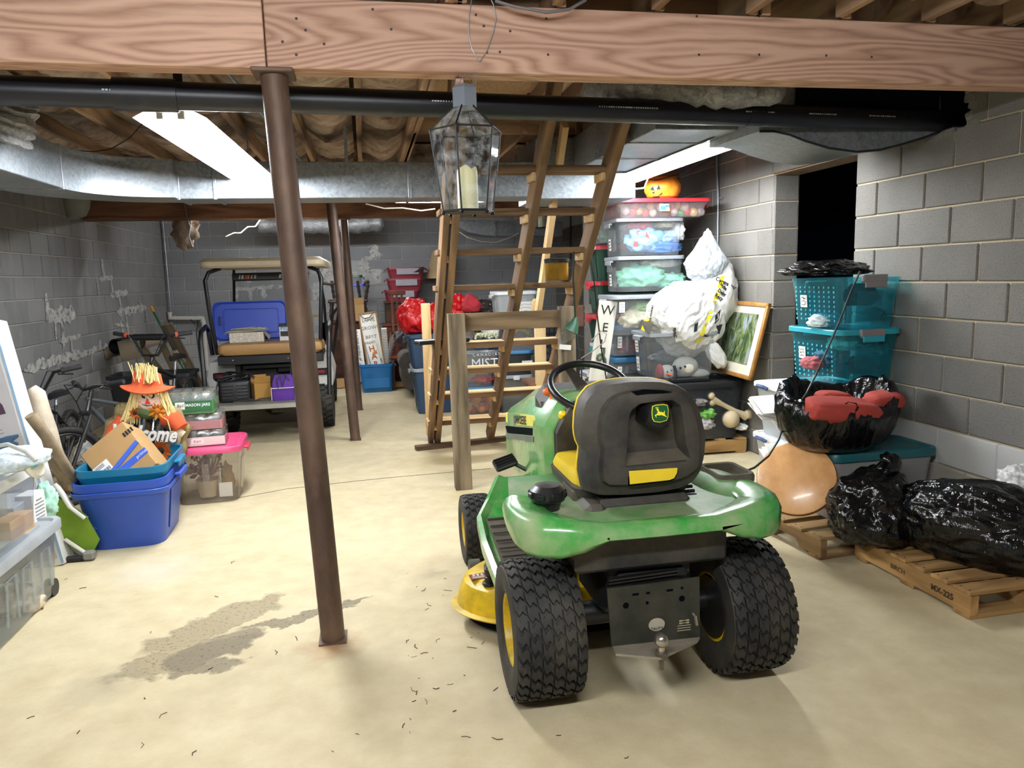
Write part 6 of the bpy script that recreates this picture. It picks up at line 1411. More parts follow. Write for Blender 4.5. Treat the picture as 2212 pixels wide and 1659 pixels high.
# blue tote of signs
Yb = 10.25; a, b = A(776, 790, Yb), A(850, 783, Yb); zb_ = 0.
bt = tote('storage_tote', 'bright blue open tote holding painted signs by the far wall', 'tote', ((a.x+b.x)/2, Yb+.17, 0), 0, ((b.x-a.x)/1.03, .34, (a.z+b.z)/2), BLB, None, taper=.88, ribs=0, inner=True, lip=.035)
obj('pressed_panel', G().box((0, -.158, .16), (.34, .008, .20), rot=(-.07, 0, 0), bev=.003), BLB, bt)
SGN = wood('sign_white', '#cfccc2', '#eceae4', .8, 5, 'Z', .1, knots=False); BRN = M('ink_brown', '#a8571c', .8); GRT = M('ink_grey', '#6a665e', .8)
def sign(label, px, pyt, pxb, pyb, w_, Y, lines, frame=None):
    p, q = A(pxb, pyb, Y), A(px, pyt, Y+.08); d = (q-p); L = d.length; z = d.normalized(); x = Vector((1, 0, 0)); x = (x-z*x.dot(z)).normalized(); y = z.cross(x); m = Matrix((x, y, z)).transposed()
    p2 = p-z*.25; t = thing('painted_sign', label, 'sign', p2, m); L += .25
    obj('board', G().box((0, 0, L/2), (w_, .014, L), bev=.002), SGN, t)
    if frame:
        for s in (-1, 1): obj('frame_strip', G().box((s*w_/2, -.004, L/2), (.02, .03, L)), frame, t)
        obj('frame_strip', G().box((0, -.004, L), (w_+.02, .03, .02)), frame, t)
    for s, zf_, sz_, mt, kw in lines: text('lettering', s, sz_, mt, t, (kw.pop('dx', 0), -.0085, L-zf_), (PI/2, kw.pop('ry', 0), 0), .0015, **kw)
    return t, L
FRB = M('frame_brown', '#8a6a3f', .8)
t, L = sign('tall white framed sign reading LOVE GROWS BEST in the blue tote', 793, 676, 812, 785, .235, 10.52, [('LOVE', .10, .075, GRT, {}), ('GROWS', .21, .07, GRT, {}), ('BEST', .34, .075, GRT, {}), ('S', .68, .08, GRT, {'dx': .08})], FRB)
g = G().tube([(-.1, -.03, L-.02), (-.05, -.035, L-.07), (.02, -.035, L-.07), (.10, -.03, L+.005)], .006, 6); obj('rope', g, M('rope_brown', '#5c4a33', .9), t)
t, L = sign('narrow white sign reading Happy HARVEST in the blue tote', 797, 732, 814, 790, .135, 10.44, [('Happy', .05, .055, GRT, {'shear': .25}), ('H', .145, .11, BRN, {'bold': .002}), ('A', .255, .11, BRN, {'bold': .002}), ('R', .365, .11, BRN, {'bold': .002}), ('V', .47, .11, BRN, {'bold': .002})], None)
obj('maple_leaf', G().prism([(.04*math.cos(a_)*(1 if i % 2 else .45), .04*math.sin(a_)*(1 if i % 2 else .45)) for i, a_ in enumerate([2*PI*k/10 for k in range(10)])], .003, Matrix.Translation((.03, -.011, L-.20)) @ Matrix.Rotation(PI/2, 4, 'X')), M('leaf_orange', '#c8742a', .8), t)
t, L = sign('white slanted sign with small script at the left of the blue tote', 770, 712, 780, 786, .10, 10.48, [('in a true garden of', .22, .055, INK, {'ry': PI/2, 'shear': .2})], None)
t, L = sign('white slatted sign with grey edge at the right of the blue tote', 829, 708, 835, 785, .075, 10.55, [], None); g = G()
for i in range(22): g.box((0, -.010, L-.03-i*.022), (.07, .006, .008))
obj('slat_lines', g, GRT, t, kind='stuff')
g = G(); random.seed(6)
for i in range(26):
    p = A(838, 785, 10.5); q = A(random.uniform(835, 852), random.uniform(715, 780), 10.5+random.uniform(-.1, .1)); g.tube([p, p.lerp(q, .6)+Vector((.02, 0, .02)), q+Vector((.03, 0, -.01))], .003, 4)
obj('dry_twigs', g, M('twig_grey', '#8a8580', .9), label='bundle of grey dry twigs in the blue tote beside the signs', cat='twigs')
# upturned dark chair on a chest with small totes
cabinet('dark chest carrying the dark wooden chair at the far wall', 712, 800, 694, 11.2, .5, DKW)
carton('cardboard_carton', 'open cardboard carton standing on the dark chest', A(773, 692, 11.35), .1, (.18, .2, A(773, 657, 11.35).z-A(773, 692, 11.35).z), CARD, True)
t = thing('wooden_chair', 'dark turned wood chair set on cartons at the far wall', 'chair', A(752, 650, 11.55)); DK = M('dark_turned_wood', '#2f211a', .5, var=.2); o0 = t.location
def tn(p, q, r): d = q-p; return G().tube([p+d*f for f in (0, .15, .25, .4, .55, .7, .85, 1)], [r*k for k in (.8, 1.1, .7, 1.2, .8, 1.2, .7, 1)], 10)
obj('seat', G().box(Vector((0, 0, 0)), (.58, .40, .05), bev=.02, seg=2), DK, t); 
for x0, x1 in ((722, 716), (735, 740), (790, 796), (778, 772)): obj('leg', tn(A(x0, 645, 11.45)-o0, A(x1, 607, 11.4)-o0, .022), DK, t)
obj('arm', G().tube([A(695, 612, 11.4)-o0, A(712, 614, 11.4)-o0, A(728, 612, 11.4)-o0], .02, 8), DK, t); obj('arm', G().tube([A(786, 612, 11.4)-o0, A(797, 606, 11.4)-o0], .02, 8), DK, t)
for x, y in ((-.24, -.15), (.24, -.15), (-.24, .15), (.24, .15)): obj('leg', tn(Vector((x, y, -.02)), Vector((x*1.08, y, -(o0.z-A(752, 694, 11.4).z)+.0)), .024), DK, t)
zc_ = o0.z+.027
stack([('small clear tote with royal blue lid on the dark chair', 757, 788, 613, CLR, M('royal_lid', '#2b45b8', .4), dict(taper=.95, ribs=0)), ('small grey tote with dark green lid on the dark chair', 756, 781, 594, CLRG, M('dark_green_lid', '#24442f', .4), dict(taper=.95, ribs=0))], 11.45, .25, zc_)
t = thing('slat_chair', 'red brown slat back chair half hidden by the red bag', 'chair', (A(858, 700, 10.6).x, 10.7, 0)); zt3 = A(858, 633, 10.6).z
for dx in (-.055, .015, .085): obj('slat', G().box((dx, 0, zt3-.28), (.03, .02, .52)), MAH, t)
obj('top_rail', G().box((.02, 0, zt3), (.24, .03, .06), bev=.01), MAH, t); obj('seat', G().box((.08, -.15, .45), (.4, .4, .04), bev=.01), MAH, t)
for x in (-.09, .25):
    for y in (-.32, .02): obj('leg', G().box((x, y, .22), (.035, .035, .44)), MAH, t)
# black folded exercise frame right of the cart
Yx = 9.3; t = thing('folded_chair', 'black folded lawn chair frame leaning right of the golf cart', 'chair', A(715, 820, Yx)); o0 = t.location
for pts in (((700, 830), (712, 740), (718, 680), (728, 666), (737, 672)), ((708, 835), (722, 745), (732, 672)), ((692, 700), (700, 820))): obj('frame_tube', G().tube([A(x, y, Yx)-o0 for x, y in pts], .018, 8), BLKP, t)
g = G().quad(A(693, 698, Yx)-o0, A(709, 694, Yx)-o0, A(703, 745, Yx)-o0, A(690, 748, Yx)-o0); bmesh.ops.solidify(g.b, geom=g.b.faces[:], thickness=.012); obj('mesh_seat', g, M('mesh_black', '#1c1c1f', .8, var=.4, vs=80), t)
o = thing('flat_carton', 'flattened cardboard carton on the floor right of the golf cart', 'cardboard', F(730, 838, 0)); obj('sheet', G().box((0, .2, .05), (.30, .5, .1), rot=(0, 0, .1), bev=.01), CARD2, o); obj('torn_flap', G().box((-.03, -.06, .07), (.24, .03, .13), rot=(-.3, 0, .1)), CARD, o)
pallet('wooden pallet lying under the cabinets at the far wall', (A(880, 822, 10.7).x, 10.9, 0), 0, 1.0, .8, .12, 5, PALN, notch=False)
# ================================================================ LEFT SIDE
random.seed(77)
gl = tote('storage_tote', 'long clear grey tote on wheels lowest at the left edge', 'tote', (-1.83, 3.50, .02), PI/2, (1.02, .50, .34), CLRG, GRL, taper=.93, ribs=0, lidh=.05, lid_over=.02, handles=GRL)
g = G()
for x in (-.38, -.22, -.02, .14, .34):
    pts = [(x-.055, .05), (x-.045, .25), (x+.045, .25), (x+.055, .05)]
    g.tube([Vector((px_, -.25*(.93+.07*z/.34)-.004, z)) for px_, z in pts], .006, 6)
obj('pressed_ribs', g, CLR, gl)
for s in (-1, 1): obj('wheel', G().tube([(.44, s*.215-.02, .02), (.44, s*.215+.02, .02)], .045, 16), BLKP, gl)
ul = tote('storage_tote', 'clear tote with white lid holding boxes upper at the left edge', 'tote', (-1.80, 3.40, .425), PI/2, (.84, .48, .27), CL2, WHP, taper=.92, ribs=0, lidh=.045, handles=WHP)
def inbox(lb, px, py, Y, dim, mat, rz=.2): o = obj('small_box', G().box((0, 0, 0), dim, bev=.003), mat, None, S(px, py, Y), (0, 0, rz), label=lb, cat='box'); return o
b_ = inbox('white printed box in the upper clear tote at the left edge', 68, 1100, -1.70, (.12, .08, .17), PAPER, PI/2-.1)
g = G()
for i in range(6): g.box((.0, -.041, .05-.018*i), (.08 if i else .05, .002, .006))
obj('box_print', g, M('print_grey', '#8a8d94', .7), b_)
inbox('tan box in the upper clear tote at the left edge', 28, 1140, -1.68, (.20, .09, .11), M('kraft_tan', '#c99b62', .8), PI/2-.1); inbox('grey flat box behind the tan box in the upper clear tote', 12, 1095, -1.80, (.3, .2, .06), M('box_grey', '#9aa0a6', .7), PI/2)
cloth('mint_cloth', 'mint cloth in the upper clear tote at the left edge', S(100, 1085, -1.68), (.05, .07, .10), 151, '#a9d8c4'); 
cloth('pink_bow', 'pink gift bow in the long grey tote on wheels', S(82, 1305, -1.68), (.07, .09, .07), 152, '#b98a94'); cloth('cream_bundle', 'cream bundle in the long grey tote on wheels', S(38, 1300, -1.70), (.10, .12, .08), 153, '#d2c4ae'); cloth('white_bow', 'white bow low in the long grey tote on wheels', S(78, 1330, -1.66), (.05, .05, .04), 154, '#dcd8d4')
# things on the upper tote: patterned bag and pale discs
AQ = M('aqua_strap', '#58a5b5', .6); 
t = thing('tote_bag', 'white carry bag with teal trim lying on the upper clear tote', 'bag', A(35, 1000, 3.45)); o0 = t.location
blobm = blob('body', (-.02, .05, .005), (.12, .16, .05), 155, M('bag_pattern', '#c9d6dc', .8, var=.4, vs=40), t, amp=.15, wr=.03, flat=.7, sub=4)
obj('strap', G().tube([(-.12, 0, .02), (-.08, 0, .075), (-.02, -.01, .085), (.05, -.02, .05), (.09, -.03, .01)], .009, 8), M('strap_grey', '#b9b7b0', .8), t); obj('trim', G().box((.03, -.02, .0), (.12, .03, .02), rot=(0, .2, .1), bev=.006), AQ, t)
obj('foam_disc', G().lathe([(.07, -.012), (.078, 0), (.07, .012)], 28, Matrix.Rotation(1.2, 4, 'Y')), M('foam_cream', '#d9d3c2', .8), None, A(68, 998, 3.5)+Vector((0, 0, .0)), label='round cream foam disc standing on the upper clear tote', cat='disc')
# flat product carton leaning at the left edge
cx = A(60, 830, 4.55); WB = M('carton_white', '#dcdad8', .6, var=.04); 
pb_, pt_ = A(76, 1000, 4.45), A(0, 738, 4.55); uz = (pt_-pb_).normalized(); ux = Vector((1, 0, 0)); ux = (ux-uz*ux.dot(uz)).normalized(); uy = uz.cross(ux); p0_ = pb_-uz*(pb_.z/uz.z-.01)
t = thing('product_box', 'tall white product carton leaning at the left edge', 'box', p0_, Matrix((ux, uy, uz)).transposed() @ Matrix.Translation((0, 0, 0)).to_3x3()); Wb, Hb, Tb = .66, 1.40, .16
obj('carton_body', G().box((-Wb/2, Tb/2, Hb/2), (Wb, Tb, Hb), bev=.004), WB, t)
obj('blue_edge', G().box((-.006, -.001, Hb/2), (.012, .003, Hb-.02)), M('edge_blue', '#8fb0cf', .6), t); obj('grey_face', G().box((-.30, -.001, Hb*.5), (.55, .002, Hb*.94)), M('face_grey', '#b9b6b6', .6, var=.05), t)
for (x, z, n) in ((-.12, 1.02, 4), (-.13, .80, 3), (-.11, .62, 3), (-.12, .46, 2)):
    g = G()
    for i in range(n): g.box((x-.06+.02*(i % 2), -.003, z-.02*i), (.16-.03*(i % 3), .001, .005))
    obj('small_print', g, M('print_grey', '#8a8d94', .7), t)
PUR = M('print_purple', '#4b3346', .6)
g = G().prism([(-.02, 0), (.03, 0), (.025, .05), (.012, .075), (.012, .1), (-.004, .1), (-.004, .075), (-.02, .05)], .002, Matrix.Translation((-.10, -.001, .88)) @ Matrix.Rotation(PI/2, 4, 'X')); obj('bottle_print', g, PUR, t)
g = G().lathe([(.0, 0), (.045, .0), (.05, .03), (.025, .045), (.06, .06), (.06, .075), (.0, .08)], 20, Matrix.Translation((-.10, -.004, .68)) @ Matrix.Diagonal((1, .12, 1, 1))); obj('blue_print', g, M('print_navy', '#3f5f80', .6), t)
g = G().prism([(-.12, 0), (.12, .05), (.12, -.02)], .002, Matrix.Translation((-.14, -.001, .54)) @ Matrix.Rotation(PI/2, 4, 'X')); obj('purple_print', g, PUR, t)
text('lettering', '05', .07, INK, t, (-.08, -.002, .36), (PI/2, 0, 0), .0005)
g = G().tube([A(68, 838, 4.95), A(78, 850, 4.95), A(88, 890, 4.95), A(100, 930, 4.95), A(112, 970, 4.95), F(140, 1060, .03)+Vector((0, .1, 0))], [.03, .05, .055, .06, .055, .05], 12); obj('rolled_rug', g, M('rug_cream', '#c9bba6', .95, var=.15, vs=14, bmp=.4, bs=80), label='rolled cream rug leaning beside the white product carton', cat='rug')
g = G().tube([F(196, 1108, .05)+Vector((0, .25, 0)), A(150, 1020, 4.6), A(105, 950, 4.45), A(66, 896, 4.4)], [.032, .028, .03, .034], 10)
for v in g.b.verts: v.co += Vector((fbm(v.co, 12), fbm(v.co+Vector((3, 0, 0)), 12), 0))*.012
obj('log_stick', g, M('driftwood', '#8a7a63', .9, var=.35, vs=10, bmp=.5, bs=40), ang=80, label='thick bare branch leaning beside the white product carton', cat='branch')
# folded lawn chair
t = thing('folding_chair', 'folded lawn chair with lime green fabric and white tubes', 'chair', F(180, 1205, 0)+Vector((0, .08, 0))); o0 = t.location; WT = M('white_tube', '#d8d6cf', .4)
Yc = 4.45; LIME = M('lime_fabric', '#6f8f22', .8, var=.1, bmp=.2, bs=150)
for k, off in enumerate((0, .06, .12)):
    obj('frame_tube', G().tube([A(118+k*4, 1045+k*3, Yc+off)-o0, A(150+k*5, 1095+k*2, Yc+off)-o0, A(183+k*5, 1120, Yc+off)-o0], .011, 8), WT, t); obj('frame_tube', G().tube([A(140+k*3, 1165+k*8, Yc+off)-o0, A(185, 1195+k*8, Yc+off)-o0], .011, 8), WT, t)
g = G().rings([[A(x, y, Yc+d)-o0 for x, y in ((118, 1070), (186, 1112), (216, 1165), (195, 1205), (150, 1180), (118, 1130))] for d in (.02, .10)]); obj('fabric_panel', g, LIME, t)
obj('hinge', G().box(F(186, 1206, .03)-o0+Vector((0, .05, 0)), (.06, .05, .05), bev=.01), M('hinge_grey', '#7b7a76', .5), t); obj('foot', G().box(F(150, 1212, .015)-o0+Vector((.0, .03, 0)), (.14, .04, .03), bev=.008), BLKP, t)
# blue tote with the teal tote nested in it
BLU = M('royal_blue_tote', '#2c4fae', .4, var=.06); TLD = M('teal_tote', '#0f6f97', .4, var=.06)
bl = tote('storage_tote', 'royal blue tote on the floor holding the nested teal tote', 'tote', (-1.46, 4.84, 0), .04, (.50, .66, .41), BLU, None, taper=.80, r=.09, ribs=0, inner=True, lip=.05)
g = G().prism([(-.16, .05), (.02, .045), (.0, .28), (-.15, .28)], .012, Matrix.Translation((0, -.285, 0)) @ Matrix.Rotation(PI/2, 4, 'X')); g2 = obj('pressed_panel', g, BLU, bl, rot=(-.16, 0, 0), loc=(0, .0, .04))
obj('rim_step', G().rings([[Vector((x*s, y*s, z)) for x, y in rrect(.525, .685, .09, 5)] for s, z in ((.97, .325), (1.0, .33), (1.01, .355), (1.0, .36))], False, False), BLU, bl)
tl2 = tote('storage_tote', 'teal open tote nested inside the royal blue tote', 'tote', (-1.455, 4.86, .09), .04, (.48, .62, .39), TLD, None, taper=.80, r=.08, ribs=0, inner=True, lip=.04)
ct = A(275, 1000, 4.78); TAPE = M('blue_tape', '#3f62c8', .4)
ux = Vector((.76, .12, .60)).normalized(); uz = Vector((-.58, .42, .70)); uz = (uz-ux*uz.dot(ux)).normalized(); uy = uz.cross(ux); mt = Matrix((ux, uy, uz)).transposed()
t = thing('delivery_carton', 'brown delivery carton with blue tape tilted in the teal tote', 'box', A(278, 1000, 4.86), mt); L, W_, H = .31, .24, .36
obj('carton_body', G().box((0, 0, 0), (L, W_, H), bev=.006), CARD, t)
obj('tape', G().box((.0, -W_/2-.001, -.065), (L+.004, .0015, .042)), TAPE, t); obj('torn_tape', G().box((.02, -W_/2-.004, -.015), (.26, .0015, .028), rot=(0, -.22, 0)), TAPE, t)
lb_ = obj('shipping_label', G().box((-.10, -W_/2-.002, .02), (.10, .0015, .07)), PAPER, t); g = G()
for i in range(14): g.box((-.14+i*.006, -W_/2-.0035, .0), (.003 if i % 3 else .0015, .001, .022))
for i in range(3): g.box((-.11, -W_/2-.0035, .045-i*.008), (.06, .001, .003))
obj('barcode', g, INK, lb_)
text('lettering', 'prime', .03, WHP, t, (.12, -W_/2-.003, -.065), (PI/2, 0, 0), .0003, shear=.15); text('lettering', 'prime', .03, WHP, t, (-.06, -W_/2-.003, -.065), (PI/2, 0, 0), .0003, shear=.15)
l2 = obj('paper_slip', G().box((.04, .01, H/2+.002), (.07, .06, .0015)), PAPER, t); g = G()
for i in range(5): g.box((.02+i*.01, .01, H/2+.0035), (.004, .045, .001))
obj('slip_print', g, INK, l2)
g = G()
for i in range(4): g.box((.14+.018*(i-1.5), -W_/2-.0015, .10), (.012, .001, .03))
obj('box_marks', g, INK, t)
# pink lidded tote with potted autumn plants, jars and jar trays on top
PKL = M('pink_lid', '#d24a78', .35, var=.06)
zt = .38; pk2 = tote('storage_tote', 'clear tote with pink lid holding autumn potted plants', 'tote', (-1.16, 5.60, 0), .05, (.46, .50, .385), FROST if False else clear('milky_plastic', '#e6dfd6', .16, .3), PKL, taper=.84, r=.07, ribs=1, lidh=.04, handles=M('pink_grip', '#c23050', .4))
t = thing('potted_plant', 'dried autumn plant in a pale pot inside the pink lidded tote', 'plant', A(452, 1082, 5.52)); t.location.z = .02
obj('pot', G().lathe([(.055, 0), (.075, .12), (.08, .125), (.07, .12), (.0, .11)], 24), M('pot_cream', '#b9a183', .8), t); g = G(); random.seed(14)
for i in range(46):
    a = random.uniform(0, 2*PI); r_ = random.uniform(.04, .13); g.tube([(0, 0, .11), (math.cos(a)*r_*.5, math.sin(a)*r_*.4, .17), (math.cos(a)*r_, math.sin(a)*r_*.6, random.uniform(.14, .29))], .004, 4); g.sphere((math.cos(a)*r_, math.sin(a)*r_*.6, random.uniform(.14, .29)), .013, 6, 4)
obj('dried_flowers', g, M('dried_red', '#6e3a2c', .9, var=.5, vs=30), t); 
cloth('autumn_spray', 'autumn flower spray standing at the right of the pink lidded tote', A(492, 1035, 5.55), (.04, .05, .12), 160, '#8a6a34'); obj('paper_card', G().box((0, 0, .055), (.09, .004, .10)), PAPER, None, (A(488, 1075, 5.45).x, 5.47, .015), (-.1, 0, 0), label='white card standing in the pink lidded tote', cat='card')
# jar trays
PTR = M('tray_pink', '#b9767a', .6, var=.1); FILM = clear('shrink_film', '#e8ecec', .10, .12, bmp=.8)
zl = .385+.022
def jar_tray(lb, c, rz, dim, mat, print_=None, z=0):
    t = thing('jar_pack', lb, 'jars', c, rz, 'shrink wrapped jar packs'); L, W_, H = dim
    g = G().box((0, 0, .004), (L, W_, .008)); hh = H*.55
    for s in (-1, 1): g.box((s*L/2, 0, hh/2), (.004, W_, hh)).box((0, s*W_/2, hh/2), (L, .004, hh))
    obj('tray', g, mat, t)
    for i in range(4):
        for j in range(3):
            x, y = (i-1.5)*L*.235, (j-1)*W_*.31; r = min(L*.105, W_*.14)
            o = obj('jar', G().lathe([(r*.9, .008), (r, .02), (r, H*.72), (r*.75, H*.82)], 14, Matrix.Translation((x, y, 0))), clear('jar_glass', '#dfe8e6', .25, .1), t); obj('cap', G().lathe([(r*.8, H*.80), (r*.82, H*.93), (0, H*.94)], 14, Matrix.Translation((x, y, 0))), M('jar_lid', '#b8b4a8', .3, .6), o)
    g = G().rings([[Vector((x*s, y*s, z)) for x, y in rrect(L+.008, W_+.008, .02, 3)] for s, z in ((1, .0), (1, H*.9), (.95, H*.985))]); obj('film', g, FILM, t); return t
a = (-1.16, 5.56)
j1 = jar_tray('lowest jar tray on the pink lid with red white printing', (a[0]-.035, a[1]-.03, zl), .10, (.34, .24, .115), PTR)
p = obj('front_print', G().box((0, -.1235, .034), (.335, .002, .058)), M('tray_white', '#d9c9c6', .6), j1); text('lettering', 'Kerr', .026, M('print_maroon', '#8a2f38', .6), p, (-.01, -.1255, .036), (PI/2, 0, 0), .0004)
obj('logo_shape', G().prism([(-.04, -.016), (.04, -.016), (.04, .012), (.02, .018), (-.02, .018), (-.04, .012)], .001, Matrix.Translation((-.01, -.1245, .036)) @ Matrix.Rotation(PI/2, 4, 'X')), M('tray_white2', '#ecdcd8', .6), p)
j2 = jar_tray('middle jar tray on the pink lid with plain pink side', (a[0]-.045, a[1]-.03, zl+.118), .06, (.34, .24, .11), PTR)
j3 = jar_tray('topmost jar pack on the pink lid with green label', (a[0]-.07, a[1]-.04, zl+.231), .02, (.31, .24, .155), M('tray_green', '#3f7a3a', .6))
p = obj('green_label', G().box((.03, -.127, .055), (.24, .0015, .07)), M('label_green', '#1f5a35', .6), j3); text('lettering', 'MASON JARS', .028, WHP, p, (.06, -.1285, .062), (PI/2, 0, 0), .0004, bold=.0005)
o = obj('white_label', G().box((-.055, -.1285, .06), (.062, .001, .05)), WHP, p); text('lettering', 'Ball', .03, INK, p, (-.055, -.1298, .06), (PI/2, 0, 0), .0004, shear=.25)
# ---------------- bicycles
TUB = M('frame_black', '#16171a', .35, var=.1, coat=.2); TUG = M('frame_grey', '#3f4549', .35); GRIP = M('grip_rubber', '#222326', .7)
def bike(label, loc, rz, r, mat, bar='flat', grip=None, lean=0., wb=None, saddle=True, rake=.07):
    t = thing('bicycle', label, 'bicycle', loc, Matrix.Rotation(rz, 3, 'Z') @ Matrix.Rotation(lean, 3, 'X')); wb = wb or r*3.3; f, b = Vector((wb/2, 0, r)), Vector((-wb/2, 0, r)); s = r/.33
    hd, bbk, st_ = Vector((wb/2-.16*s-rake, 0, r+.46*s)), Vector((-.06*s, 0, r-.04)), Vector((-.20*s, 0, r+.36*s)); grip = grip or GRIP
    for c in (f, b):
        w_ = obj('wheel', G().tube([c+Vector((math.cos(a)*(r-.025*s), 0, math.sin(a)*(r-.025*s))) for a in [2*PI*i/40 for i in range(40)]], .027*s, 10, closed=True), RUB, t)
        obj('rim', G().tube([c+Vector((math.cos(a)*(r-.062*s), 0, math.sin(a)*(r-.062*s))) for a in [2*PI*i/36 for i in range(36)]], .012*s, 8, closed=True), TUB, w_)
        g = G().tube([c+Vector((0, -.03, 0)), c+Vector((0, .03, 0))], .022*s, 10)
        for i in range(18):
            a = 2*PI*i/18; g.tube([c+Vector((0, .02*(-1)**i, 0)), c+Vector((math.cos(a)*(r-.06*s), 0, math.sin(a)*(r-.06*s)))], .0016, 4)
        obj('spokes', g, STEEL, w_)
        g = G()
        for i in range(44):
            a = 2*PI*i/44; g.box(c+Vector((math.cos(a)*r, 0, math.sin(a)*r)), (.008, .042*s, .016*s), rot=(0, -a, 0))
        obj('tread', g, RUB, w_, flat=True)
    g = G().tube([hd, bbk], .021*s, 10).tube([hd+Vector((.02, 0, .06)), st_], .018*s, 10).tube([st_+Vector((-.02, 0, .06)), bbk], .017*s, 10)
    for y in (-.05, .05): g.tube([bbk+Vector((0, y*.4, 0)), b+Vector((0, y, 0))], .010, 8).tube([st_, b+Vector((0, y, 0))], .009, 8)
    obj('frame', g, mat, t)
    g = G()
    for y in (-.055, .055): g.tube([hd+Vector((.03, y, -.05)), f+Vector((0, y, 0))], .015*s, 8)
    g.box(hd+Vector((.03, 0, -.04)), (.05, .13, .03), bev=.008); g.tube([hd+Vector((.03, 0, -.06)), hd+Vector((-.03, 0, .14*s))], .02*s, 10); obj('fork', g, TUB, t)
    top = hd+Vector((-.03, 0, .15*s)); W_ = .31
    if bar == 'flat': pts = [top+Vector((-.05, -W_, .04)), top+Vector((.02, -.12, .02)), top+Vector((.06, 0, .0)), top+Vector((.02, .12, .02)), top+Vector((-.05, W_, .04))]
    else: pts = [top+Vector((-.06, -W_, .18)), top+Vector((.0, -.15, .16)), top+Vector((.04, -.06, .0)), top+Vector((.04, .06, .0)), top+Vector((.0, .15, .16)), top+Vector((-.06, W_, .18))]
    hb = obj('handlebar', G().tube(pts, .0125, 8), TUB, t)
    if bar == 'pad': obj('bar_pad', G().tube([top+Vector((0, -.14, .15)), top+Vector((0, .14, .15))], .028, 12), MB2, hb)
    for e in (0, -1):
        d = (pts[e]-pts[1 if e == 0 else -2]).normalized(); obj('grip', G().tube([pts[e]-d*.11, pts[e]+d*.01], .018, 10), GRIP, hb); obj('grip_end', G().tube([pts[e]-d*.125, pts[e]-d*.105], .023, 10), grip, hb)
        obj('brake_lever', G().tube([pts[e]-d*.14, pts[e]-d*.13+Vector((.05, 0, -.02)), pts[e]-d*.03+Vector((.06, 0, -.04))], .006, 6), TUB, hb)
        obj('cable', G().tube([pts[e]-d*.14, pts[e]-d*.18+Vector((.10, 0, .02)), hd+Vector((.10, .02, .05)), hd+Vector((.05, 0, -.1))], .004, 6), MATS['black_cable'], hb)
    if saddle:
        p = st_+Vector((-.05, 0, .16*s)); obj('seat_post', G().tube([st_, p], .014, 8), STEEL, t)
        obj('saddle', G().rings([[p+Vector((x, y, z)) for y, z in ((-w_, .0), (-w_*.7, .035), (0, .045), (w_*.7, .035), (w_, 0), (0, -.012))] for x, w_ in ((-.13, .05), (-.10, .075), (-.02, .05), (.08, .022), (.13, .015))]), MB2, t)
    g = G().lathe([(.085*s, -.004), (.085*s, .004), (.0, .004)], 24, Matrix.Translation(bbk+Vector((0, -.05, 0))) @ Matrix.Rotation(PI/2, 4, 'X')).tube([bbk+Vector((0, -.06, 0)), bbk+Vector((.12, -.07, -.11))], .012, 8).tube([bbk+Vector((0, .06, 0)), bbk+Vector((-.12, .07, .11))], .012, 8); g.box(bbk+Vector((.12, -.11, -.11)), (.09, .09, .02)).box(bbk+Vector((-.12, .11, .11)), (.09, .09, .02)); obj('crankset', g, TUB, t)
    return t
wc = A(155, 1012, 5.62)
bike('grey framed mountain bicycle with its knobby front wheel behind the branch', (wc.x+.30, 5.62+.34, 0), math.radians(-132), .28, TUG, 'flat', lean=.06)
bike('black bicycle with curved handlebar farthest left against the wall', (-2.42, 6.25, 0), math.radians(-88), .26, TUB, 'bmx', lean=.03)
bike('black bicycle with orange grips and padded handlebar behind the scarecrow', (-1.78, 7.05, 0), math.radians(-96), .33, TUB, 'pad', M('grip_orange', '#b8502e', .6), lean=-.02)
# dark bin behind the scarecrow, lumber, pipe and pole against the corner
t = thing('black_trailer', 'black plastic yard cart box behind the scarecrow', 'cart', (A(330, 880, 7.6).x, 7.75, 0)); zz = A(330, 815, 7.6).z
obj('bin', G().rings([[Vector((x*s, y*s, z)) for x, y in rrect(.72, .42, .04, 3)] for s, z in ((.88, .22), (1, zz), (1.05, zz), (1.05, zz+.03), (.97, zz+.03), (.86, .26))]), BLKP, t); obj('label', G().box((.22, -.215, zz-.05), (.07, .002, .05)), M('label_pale', '#c9c9c4', .6), t)
for s in (-1, 1): obj('wheel', G().tube([(s*.30-.02, .1, .15), (s*.30+.02, .1, .15)], .15, 20), RUB, t)
obj('axle', G().tube([(-.3, .1, .15), (.3, .1, .15)], .015, 8).box((0, 0, .20), (.5, .3, .04)), BLKP, t)
LUM = wood('old_lumber', '#5f5447', '#9a8b74', .9, 8, 'X', .5)
for i, (p, q, w_, h_, lb) in enumerate(((A(360, 700, 10.4), F(440, 855, 0)+Vector((-.05, .2, 0)), .14, .04, 'grey plank leaning beside the white drain pipe'), (A(345, 730, 10.2), F(420, 860, 0)+Vector((-.1, .1, 0)), .10, .04, 'old stud leaning behind the green pole'),
        (A(300, 745, 9.4), F(395, 880, 0)+Vector((0, .2, 0)), .12, .04, 'weathered board leaning behind the bicycles'), (A(375, 760, 10.5), F(432, 850, 0)+Vector((.05, .3, 0)), .09, .04, 'short stud leaning at the corner'))): board('leaning_board', p, q, w_, h_, LUM, None, up=(0, 1, .2), label=lb, cat='lumber')
board('lumber_stack', A(222, 766, 9.2), A(345, 733, 9.6), .12, .10, LUM, None, label='short timber lying across the leaning boards behind the handlebar', cat='lumber'); board('lumber_stack', A(262, 758, 8.9), A(300, 752, 8.9), .14, .22, LUM, None, label='block of timber below the black pipe scrap', cat='lumber')
